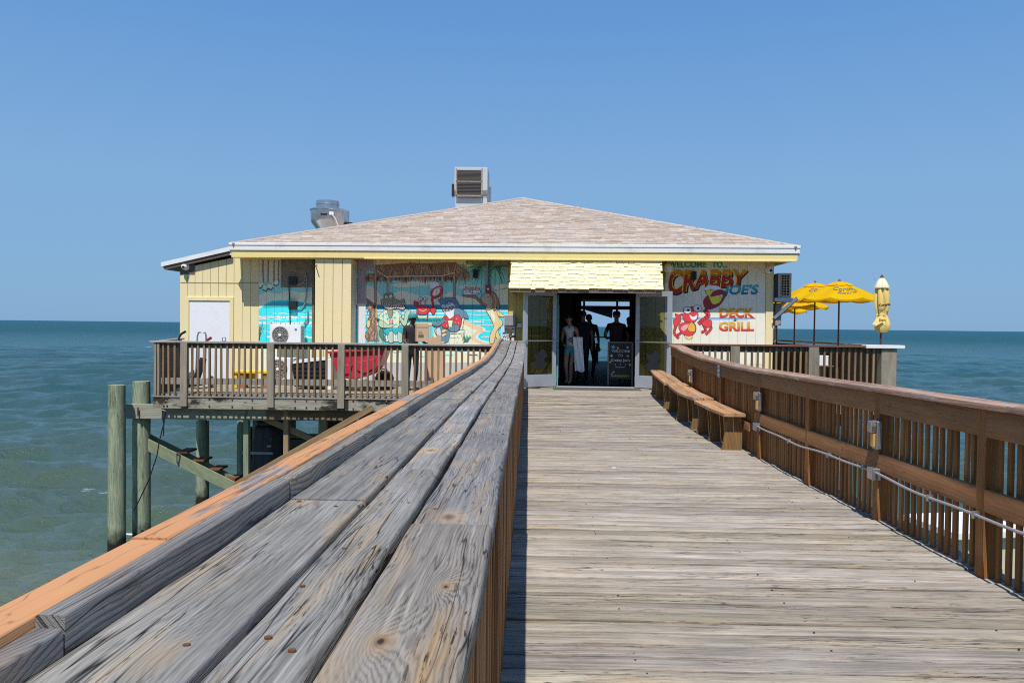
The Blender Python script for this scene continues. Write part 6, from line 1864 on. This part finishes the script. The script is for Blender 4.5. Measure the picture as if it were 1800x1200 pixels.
pts = [(-.06, -.12, zz(.70)), (-.12, -.14, zz(.72)), (-.22, -.12, zz(.85)), (-.16, -.16, zz(.88)), (-.02, -.17, zz(.80))]
m.add(pts + [(a, b + .012, c) for a, b, c in pts], [(0, 1, 2, 3, 4), (9, 8, 7, 6, 5), (0, 5, 6, 1), (1, 6, 7, 2), (2, 7, 8, 3), (3, 8, 9, 4), (4, 9, 5, 0)])
m.build('loose_flap', M_FADE, e, smooth=True)
cu_l = text_obj('Corona', e, (-.0, -.150, zz(.52)), .07, PC['line'], .004, rot=(math.pi / 2, -.15, 0))
text_obj('Extra', e, (-.05, -.172, zz(.79)), .06, PC['line'], .002, rot=(math.pi / 2, .1, 0))

# ---------------------------------------------------------------- hut far below, seen between the right slats
hx, hy_ = atY(1690, 940, 11.5).x, 11.5
e = empty('hut', (hx, hy_, SEA), .2, 'pale hut with a flat white roof low between the right railing slats', 'hut')
z1_ = zY(1670, 917, 11.5) - SEA
MB().box((-.5, -.5, z1_ - .12), (.7, .6, z1_)).build('roof', M_WHITEC, e, bevel=.02)
MB().box((-.4, -.4, .6), (.6, .5, z1_ - .122)).build('wall', plain('pale_yellow_paint', (.62, .56, .38), .6), e)
for sx in (-.35, .55):
    for sy in (-.35, .45): MB().box((sx - .05, sy - .05, -1.2), (sx + .05, sy + .05, .6)).build('leg', M_WHITE, e)

# ---------------------------------------------------------------- entrance: mat, board sign, terrace furniture seen through the room
o = MB().box((-.95, -.32, 0), (.95, .3, .012)).build('door_mat', plain('grey_door_mat', (.09, .085, .08), .95, 0, .25, 60), loc=HM @ Vector((hu(1048), -.52, .004)), label='dark grey mat lying across the doorway threshold', cat='mat')
o.rotation_euler = (0, 0, HY)
MB().box((hu(940), -.34, -.05), (hu(1140), -.0, -.0)).build('threshold', M_ALU if False else M_CAPX, rest)
def board_sign():
    p = HM @ Vector((hu(1094), .42, 0))
    e = empty('chalkboard', p, HY - .06, 'black chalkboard on a frame with coloured lettering inside the doorway', 'sign')
    W, H = .55, 1.0
    M_FR = plain('board_frame_grey', (.16, .15, .14), .6)
    tl = Matrix.Rotation(rad(-6), 4, 'X')
    MB().box((-W / 2, -.012, .16), (W / 2, .012, H), mat=tl).build('board', plain('chalkboard_black', (.025, .026, .03), .7, 0, .3, 8), e)
    for s_ in (-1, 1):
        MB().box((s_ * W / 2 - .02, -.02, 0), (s_ * W / 2 + .02, .02, H + .02), mat=tl).build('leg', M_FR, e)
        MB().box((s_ * W / 2 - .018, -.02, 0), (s_ * W / 2 + .018, .02, H), mat=Matrix.Translation((0, .32, 0)) @ Matrix.Rotation(rad(12), 4, 'X')).build('leg', M_FR, e)
    MB().box((-W / 2, -.02, H - .0), (W / 2, .02, H + .03), mat=tl).build('top_rail', M_FR, e)
    def at(z): return -.0145 + (z) * math.tan(rad(6)) * 1.0
    def tx(t, z, size, c, of=.0, x=0, sh=0): text_obj(t, e, (x, at(z) - .006, z), size, c, of, rot=(math.pi / 2 - rad(6), 0, 0), shear=sh)
    cg, cw_, cy, ct, cl = plain('chalk_grey', (.55, .55, .55), .8), plain('chalk_white', (.75, .75, .72), .8), plain('chalk_yellow', (.75, .65, .10), .8), plain('chalk_teal', (.10, .5, .55), .8), plain('chalk_lime', (.45, .70, .05), .8)
    tx('WELCOME', .78, .085, cg, .001)
    tx('TO', .68, .085, cg, .001)
    tx("Crabby Joe's", .57, .085, cw_, .001)
    tx('Waterfront', .44, .062, cw_, .001) if False else None
    for (x, z, c, s_) in ((-.17, .90, ct, .05), (-.06, .88, cy, .03), (.16, .9, cg, .03), (-.2, .70, cw_, .03), (.17, .70, cy, .03), (-.23, .55, cy, .025), (.22, .5, cy, .03), (-.15, .33, cg, .025), (-.19, .28, cg, .025), (.2, .8, cw_, .02), (-.12, .5, cw_, .014), (0, .5, cw_, .014), (.12, .5, cw_, .014)):
        m = MB()
        for q in range(3):
            a = q * math.pi / 3 + .3
            m.bar((x - s_ * math.cos(a), at(z) - .004 - q * .0006, z - s_ * math.sin(a)), (x + s_ * math.cos(a), at(z) - .004 - q * .0006, z + s_ * math.sin(a)), .002, s_ * .4)
        m.build('chalk_star', c, e)
    R = random.Random(3); pts = []
    for k in range(44): pts.append((-.21 + .42 * k / 43, at(.235) - .004, .235 + .025 * math.sin(k * 1.5) + R.uniform(-.01, .01)))
    MB().tube(pts, .006, 5).build('chalk_scribble', cl, e)
    pts = [(-.11 + .22 * k / 19, at(.44) - .004, .44 + .009 * math.sin(k * 1.9)) for k in range(20)]
    MB().tube(pts, .005, 5).build('chalk_scribble', cw_, e)
board_sign()
# covered sea-side terrace beyond the room: floor, blue-edged awning, a table
tr = empty('back_terrace', HM @ Vector((2.0, 9.2, 0)), HY, label='shaded sea-side terrace with posts and blue edged awning behind the dining room', cat='terrace')
MB().box((-4, 0, -.15), (4, 5, -.014)).build('floor', M_RAILX, tr)
MB().box((-4, -.05, 2.32), (4, 3.2, 2.40)).build('canopy', plain('brown_orange_canvas', (.30, .13, .03), .8), tr)
MB().box((-4, 3.2, 2.02), (4, 3.26, 2.16)).build('valance', plain('blue_canvas_edge', (.03, .12, .50), .6), tr)
for xx in (-.35, .9): MB().box((xx - .04, 3.1, 0), (xx + .04, 3.18, 2.32)).build('post', M_BLACK, tr)
MB().add([(-.3, 3.3, 2.05), (.75, 3.3, 2.05), (.75, 3.6, 1.75), (-.3, 3.32, 2.0), (.75, 3.32, 2.0), (.75, 3.62, 1.70)], [(0, 1, 2), (5, 4, 3), (0, 3, 4, 1), (1, 4, 5, 2), (2, 5, 3, 0)]).build('shade_sail', plain('grey_shade_cloth', (.25, .27, .30), .8), tr)
MB().box((-4, 4.9, .92), (4, 5.0, .97)).build('rail', M_RAILX, tr)
t = empty('terrace_table', HM @ Vector((1.83, 12.4, 0)), HY, label='terrace table set with white things, seen through the doorway', cat='table')
MB().box((-.4, -.4, .70), (.4, .4, .74)).build('tabletop', M_WHITE, t, bevel=.01)
for sx in (-.34, .34):
    for sy in (-.34, .34): MB().box((sx - .03, sy - .03, 0), (sx + .03, sy + .03, .7)).build('leg', M_RAILX, t)
# litter on the boardwalk
o = MB().box((-.02, -.012, 0), (.02, .012, .01)).build('paper_scrap', M_WHITEC, loc=(atY(1079, 800, 8.6).x, 8.6, zf(8.6) + .002), label='tiny white paper scrap lying on the boardwalk planks', cat='litter')

# ---------------------------------------------------------------- people
def person(loc, rz, height, label, J_, mats, hair=None, cap=None, sleeve=True, shorts=False, girth=1.0, group=None, dress=False):
    """one continuous skinned body; J_ overrides joints (given for a 1.75 m figure facing -Y)"""
    s = height / 1.75
    B = dict(pelvis=(0, 0, .95), waist=(0, .0, 1.08), chest=(0, .01, 1.30), upper=(0, .01, 1.42), neck=(0, .0, 1.50), throat=(0, -.01, 1.555), jaw=(0, -.025, 1.60), head=(0, -.01, 1.665), crown=(0, 0, 1.73),
             lsh=(.175, .01, 1.43), lel=(.24, .03, 1.14), lwr=(.25, -.05, .90), lha=(.25, -.08, .82), rsh=(-.175, .01, 1.43), rel=(-.24, .03, 1.14), rwr=(-.25, -.05, .90), rha=(-.25, -.08, .82),
             lhip=(.09, 0, .90), lkn=(.10, -.02, .50), lan=(.10, .03, .09), lto=(.11, -.14, .035), rhip=(-.09, 0, .90), rkn=(-.10, -.02, .50), ran=(-.10, .03, .09), rto=(-.11, -.14, .035))
    B.update(J_)
    Rr = dict(pelvis=(.135, .11), waist=(.13, .10), chest=(.155, .11), upper=(.13, .085), neck=(.058, .058), throat=(.056, .058), jaw=(.06, .07), head=(.076, .092), crown=(.058, .07),
              lsh=(.062, .062), lel=(.044, .044), lwr=(.03, .026), lha=(.04, .02), lhip=(.088, .09), lkn=(.058, .06), lan=(.04, .045), lto=(.04, .03))
    for k in list(Rr):
        if k[0] == 'l' and k != 'lha' or k == 'lha': Rr['r' + k[1:]] = Rr[k]
    names = list(B)
    for sd in 'lr':
        h = Vector(B[sd + 'ha']); wv = Vector(B[sd + 'wr']); d = (h - wv).normalized()
        side = d.cross(Vector((0, 0, 1)) if abs(d.z) < .8 else Vector((0, 1, 0))).normalized()
        for q, (off, ln) in enumerate(((-.03, .072), (-.01, .085), (.01, .08), (.03, .062))):
            a = f'{sd}f{q}a'; b = f'{sd}f{q}b'
            B[a] = tuple(h + side * off + d * ln * .55); B[b] = tuple(h + side * off + d * ln + Vector((0, -.012, -.012)))
            Rr[a] = (.010, .010); Rr[b] = (.008, .008)
        B[sd + 'tha'] = tuple(h + side * -.045 - d * .01 + Vector((0, -.01, 0))); B[sd + 'thb'] = tuple(h + side * -.06 + d * .035 + Vector((0, -.015, 0)))
        Rr[sd + 'tha'] = (.012, .012); Rr[sd + 'thb'] = (.009, .009)
    names = list(B); idx = {n: i for i, n in enumerate(names)}
    E = [('pelvis', 'waist'), ('waist', 'chest'), ('chest', 'upper'), ('upper', 'neck'), ('neck', 'throat'), ('throat', 'jaw'), ('jaw', 'head'), ('head', 'crown')]
    for sd in 'lr':
        E += [('upper', sd + 'sh'), (sd + 'sh', sd + 'el'), (sd + 'el', sd + 'wr'), (sd + 'wr', sd + 'ha'), ('pelvis', sd + 'hip'), (sd + 'hip', sd + 'kn'), (sd + 'kn', sd + 'an'), (sd + 'an', sd + 'to')]
        for q in range(4): E += [(sd + 'ha', f'{sd}f{q}a'), (f'{sd}f{q}a', f'{sd}f{q}b')]
        E += [(sd + 'ha', sd + 'tha'), (sd + 'tha', sd + 'thb')]
    me = bpy.data.meshes.new('tmp')
    me.from_pydata([Vector(B[n]) * s for n in names], [(idx[a], idx[b]) for a, b in E], [])
    ob = bpy.data.objects.new('tmp', me); COL.objects.link(ob)
    md = ob.modifiers.new('s', 'SKIN'); md.use_smooth_shade = True
    sv = me.skin_vertices[0].data
    for n in names:
        r = Rr[n]
        g_ = girth if n in ('pelvis', 'waist', 'chest', 'upper', 'lhip', 'rhip') else 1
        sv[idx[n]].radius = (r[0] * s * g_, r[1] * s * g_); sv[idx[n]].use_root = n == 'pelvis'
    sb = ob.modifiers.new('b', 'SUBSURF'); sb.levels = 1; sb.render_levels = 1
    em = bpy.data.meshes.new_from_object(ob.evaluated_get(bpy.context.evaluated_depsgraph_get()))
    bpy.data.objects.remove(ob); bpy.data.meshes.remove(me)
    em.name = 'body'; em.materials.clear()
    for m in mats: em.materials.append(m)      # skin, shirt, trousers, shoes
    bones = [(a, b) for a, b in E]
    def seg(p, a, b):
        d = b - a; t = max(0, min(1, (p - a).dot(d) / d.dot(d))); return (p - a - d * t).length, t
    for pl in em.polygons:
        c = pl.center / s
        best = min(((seg(c, Vector(B[a]), Vector(B[b])) + (a, b)) for a, b in bones), key=lambda q: q[0])
        _, t, a, b = best
        z = 0
        if b in ('waist', 'chest', 'upper', 'lsh', 'rsh') or (a, b) == ('upper', 'neck') and t < .4: z = 1
        if b == 'waist' and t < .3: z = 2
        if b in ('lel', 'rel'): z = 1 if (sleeve and t < .6) or (not sleeve and t < .02) else 0
        if not sleeve and b in ('lsh', 'rsh') and t > .75: z = 0
        if b in ('lhip', 'rhip'): z = 2
        if b in ('lkn', 'rkn'): z = 2 if (not shorts or t < .45) else 0
        if b in ('lan', 'ran'): z = (2 if not shorts else 0) if t < .9 else 3
        if b in ('lto', 'rto'): z = 3
        pl.material_index = z
    em.polygons.foreach_set('use_smooth', [True] * len(em.polygons))
    e = empty('person', loc, rz, label, 'person', group)
    bo = bpy.data.objects.new('body', em); link(bo, e)
    hd = Vector(B['head']) * s
    MB().lathe([(.002, -.03), (.012, -.012), (.009, .01), (.003, .03)], c=tuple(hd + Vector((0, -.098, -.005)) * s), seg=8).build('nose', mats[0], e, smooth=True)
    for sx in (-1, 1): MB().lathe([(.004, -.03), (.014, -.015), (.016, .01), (.006, .03)], c=tuple(hd + Vector((sx * .078, .01, -.01)) * s), seg=8).build('ear', mats[0], e, smooth=True)
    for sx in (-1, 1): MB().lathe([(.002, -.007), (.009, 0), (.002, .007)], c=tuple(hd + Vector((sx * .032, -.088, .012)) * s), seg=8).build('eye', M_BLACK, e, smooth=True)
    MB().tube([hd + Vector((-.025, -.088, -.055)) * s, hd + Vector((0, -.094, -.057)) * s, hd + Vector((.025, -.088, -.055)) * s], .006, 6).build('mouth', plain('lips', (.25, .09, .07), .6) if 'lips' not in bpy.data.materials else bpy.data.materials['lips'], e)
    if hair is not None:
        vs = []; fs = []; S_, T_ = 16, 8
        for i in range(T_ + 1):
            th = math.pi * .5 * i / T_ * 1.35
            for k in range(S_):
                a = 2 * math.pi * k / S_
                back = max(0, math.sin(a))
                tt = th * (1 if back > .1 else .72)
                n_ = 1 + .05 * noise.noise(Vector((a * 2, i, 1)))
                vs.append(hd + Vector((.090 * math.sin(tt) * math.cos(a) * n_, .012 + .108 * math.sin(tt) * math.sin(a) * n_, .02 + .098 * math.cos(tt) * n_)) * s)
        for i in range(T_):
            for k in range(S_): fs.append((i * S_ + k, i * S_ + (k + 1) % S_, (i + 1) * S_ + (k + 1) % S_, (i + 1) * S_ + k))
        MB().add(vs, fs).build('hair', hair, e, smooth=True)
    if cap is not None:
        m = MB().lathe([(.095, .0), (.098, .04), (.085, .085), (.05, .108), (.005, .112)], c=tuple(hd + Vector((0, 0, .015)) * s), seg=18)
        m.build('cap', cap, e, smooth=True)
        MB().prism(catmull([(-.07, -.07), (-.06, -.15), (0, -.175), (.06, -.15), (.07, -.07)], 4), .012, lambda a, b, t: tuple(hd + Vector((a, b, .015 + t)) * s)).build('cap_brim', M_BLACK, e)
    return e
SK_D = plain('dark_skin', (.085, .042, .026), .55, 0, .1, 10)
SK_L = plain('light_skin', (.34, .18, .12), .55, 0, .08, 10)
M_TBL = plain('black_cloth', (.016, .016, .018), .85, 0, .3, 12)
M_NAVY = plain('navy_cloth', (.02, .025, .05), .85, 0, .2, 12)
M_KHAKI = plain('khaki_cloth', (.45, .32, .19), .85, 0, .1, 12)
M_HAIR = plain('dark_hair', (.02, .014, .01), .6, 0, .3, 30)
M_CARD = plain('brown_cardboard', (.62, .41, .25), .8, 0, .07, 5)
Yp = 16.5
xp = atY(724, 640, Yp).x
person((xp, Yp, 0), .62, zY(727, 553, Yp) + .0, 'worker in black shirt and teal cap carrying a cardboard box on the service deck',
       dict(lel=(.23, -.06, 1.16), lwr=(.19, -.28, 1.10), lha=(.15, -.35, 1.10), rel=(-.24, -.04, 1.14), rwr=(-.18, -.27, 1.02), rha=(-.14, -.34, 1.01), head=(0, -.03, 1.655), jaw=(0, -.045, 1.59)),
       [SK_D, M_TBL, M_TBL, M_BLACK], cap=plain('teal_cap_cloth', (.06, .26, .27), .8), girth=1.15)
xb = atY(741, 585, Yp - .35).x
e = empty('cardboard_box', (xb, Yp - .36, zY(741, 600, Yp - .35)), .25, 'brown cardboard carton held upright by the worker on the deck', 'box')
w_ = .235; hb = zY(741, 568, Yp - .35) - e.location.z
MB().box((-w_ / 2, -.14, 0), (w_ / 2, .14, hb)).build('carton', M_CARD, e, bevel=.004)
MB().box((-w_ / 2 - .001, -.1415, hb * .75), (w_ / 2 + .001, -.1402, hb * .8)).build('tape', plain('kraft_tape', (.38, .24, .13), .4), e)
for k, (z0_, z1_) in enumerate(((.08, .14), (.16, .175), (.2, .21))): MB().box((-.08, -.1418, z0_), (.03 - k * .02, -.1404, z1_)).build('printed_mark', M_BRN, e)
e = empty('cardboard_flap', (atY(765, 600, 16.9).x, 16.9, 0), .2, 'torn piece of tan cardboard standing on a stack behind the worker', 'cardboard')
z0_, z1_ = zY(765, 605, 16.9), zY(765, 588, 16.9)
MB().prism([(-.17, z0_), (.12, z0_), (.12, z1_ - .02), (.06, z1_), (.0, z1_ - .07), (-.05, z1_ - .02), (-.1, z1_ - .09), (-.17, z1_ - .11)], .02, lambda a, b, t: (a, t, b)).build('sheet', M_CARD, e)
MB().box((-.2, .03, 0), (.2, .33, z0_ + .05)).build('stack', M_CARD, e, bevel=.006)
# woman in the doorway
pw = HM @ Vector((hu(1003), .80, 0))
hw = 1.62
e = person(pw, -.25, hw, 'woman in a white top and teal shorts carrying a white towel in the doorway',
       dict(lel=(.22, -.02, 1.15), lwr=(.10, -.22, 1.14), lha=(.04, -.26, 1.13), rel=(-.21, .02, 1.14), rwr=(-.13, -.2, 1.02), rha=(-.08, -.26, 1.0), lsh=(.165, .0, 1.41), rsh=(-.155, .0, 1.43), head=(-.03, -.03, 1.66), jaw=(-.035, -.05, 1.595), crown=(-.02, -.01, 1.72), pelvis=(.02, 0, .95), lhip=(.11, 0, .9), rhip=(-.07, 0, .9), lkn=(.05, -.06, .50), lan=(.03, .0, .09), lto=(.0, -.16, .035), rkn=(-.07, -.14, .52), ran=(-.06, .02, .12), rto=(-.08, -.13, .04)),
       [SK_L, plain('white_print_cloth', (.60, .60, .62), .85, 0, .35, 22), plain('teal_shorts_cloth', (.06, .33, .34), .85), plain('tan_sandal', (.40, .25, .15), .7)], hair=M_HAIR, sleeve=False, shorts=True)
MB().tube([(-.14, -.2, .93), (-.10, -.22, .98), (-.06, -.24, .96)], .04, 8).build('bag', M_BLACK, e, smooth=True)
tw = empty('towel', pw + Vector((.17, -.22, .32)), -.1, 'long white towel hanging over the woman\'s arm', 'towel')
vs = []; fs = []
for i in range(13):
    for k in range(9):
        t = k / 8
        vs.append((-.11 + .22 * t + .06 * (12 - i) / 12, .018 * math.sin(t * 14 + i * .4) , .80 * i / 12 + .02 * math.sin(t * 7) * (1 if i < 3 else 0)))
for i in range(12):
    for k in range(8): fs.append((i * 9 + k, i * 9 + k + 1, (i + 1) * 9 + k + 1, (i + 1) * 9 + k))
b = len(vs); vs2 = [(a, c + .012, d) for a, c, d in vs]
MB().add(vs, fs).add(vs2, [tuple(reversed(f)) for f in fs]).build('cloth', plain('white_towel_cloth', (.78, .78, .78), .9, 0, .06, 40), tw, smooth=True)
def guest(px, v, hgt, rz, label, shirt, hairy=True, cap=None, girth=1.1, J_=None):
    p = HM @ Vector((hp(px, 620, v).x, v, 0))
    return person(p, rz, hgt, label, J_ or {}, [SK_L, shirt, M_NAVY, M_BLACK], hair=M_HAIR if hairy else None, cap=cap, girth=girth)
guest(1024, 2.0, 1.74, math.pi + .1, 'guest in a dark shirt seen from behind, left of those standing inside', M_NAVY, True, None, 1.2, dict(lel=(.25, -.08, 1.16), lwr=(.2, -.22, 1.05), lha=(.18, -.28, 1.02)))
guest(1036, 2.9, 1.68, math.pi - .2, 'guest half hidden behind the first dark shirted guest indoors', M_TBL, True, None, 1.1, dict(head=(.03, -.04, 1.65), jaw=(.03, -.06, 1.59), lel=(.27, .02, 1.17), lwr=(.16, -.16, 1.05), lha=(.1, -.2, 1.03), rkn=(-.13, -.06, .5)))
g_ = guest(1083, 1.7, 1.72, math.pi, 'guest with a backpack and cap seen from behind, right of the gap indoors', M_TBL, False, plain('dark_cap_cloth', (.03, .03, .035), .8), 1.3, dict(lsh=(.19, .0, 1.43), rsh=(-.19, 0, 1.42), lel=(.29, -.02, 1.18), lwr=(.22, -.2, 1.1), lha=(.17, -.25, 1.1), rel=(-.3, .02, 1.16), rwr=(-.27, -.1, .93), rha=(-.26, -.13, .85), lan=(.16, .03, .09), lto=(.2, -.13, .035), lkn=(.13, -.02, .5)))
MB().box((-.16, -.0, -.02), (.16, .17, .42)).build('backpack', plain('backpack_cloth', (.05, .02, .022), .8), g_, bevel=.05, loc=(0, .10, 1.02))
guest(1106, 2.3, 1.60, math.pi + .6, 'guest in a dark red shirt behind the chalkboard indoors', plain('dark_red_cloth', (.09, .018, .02), .85), True)
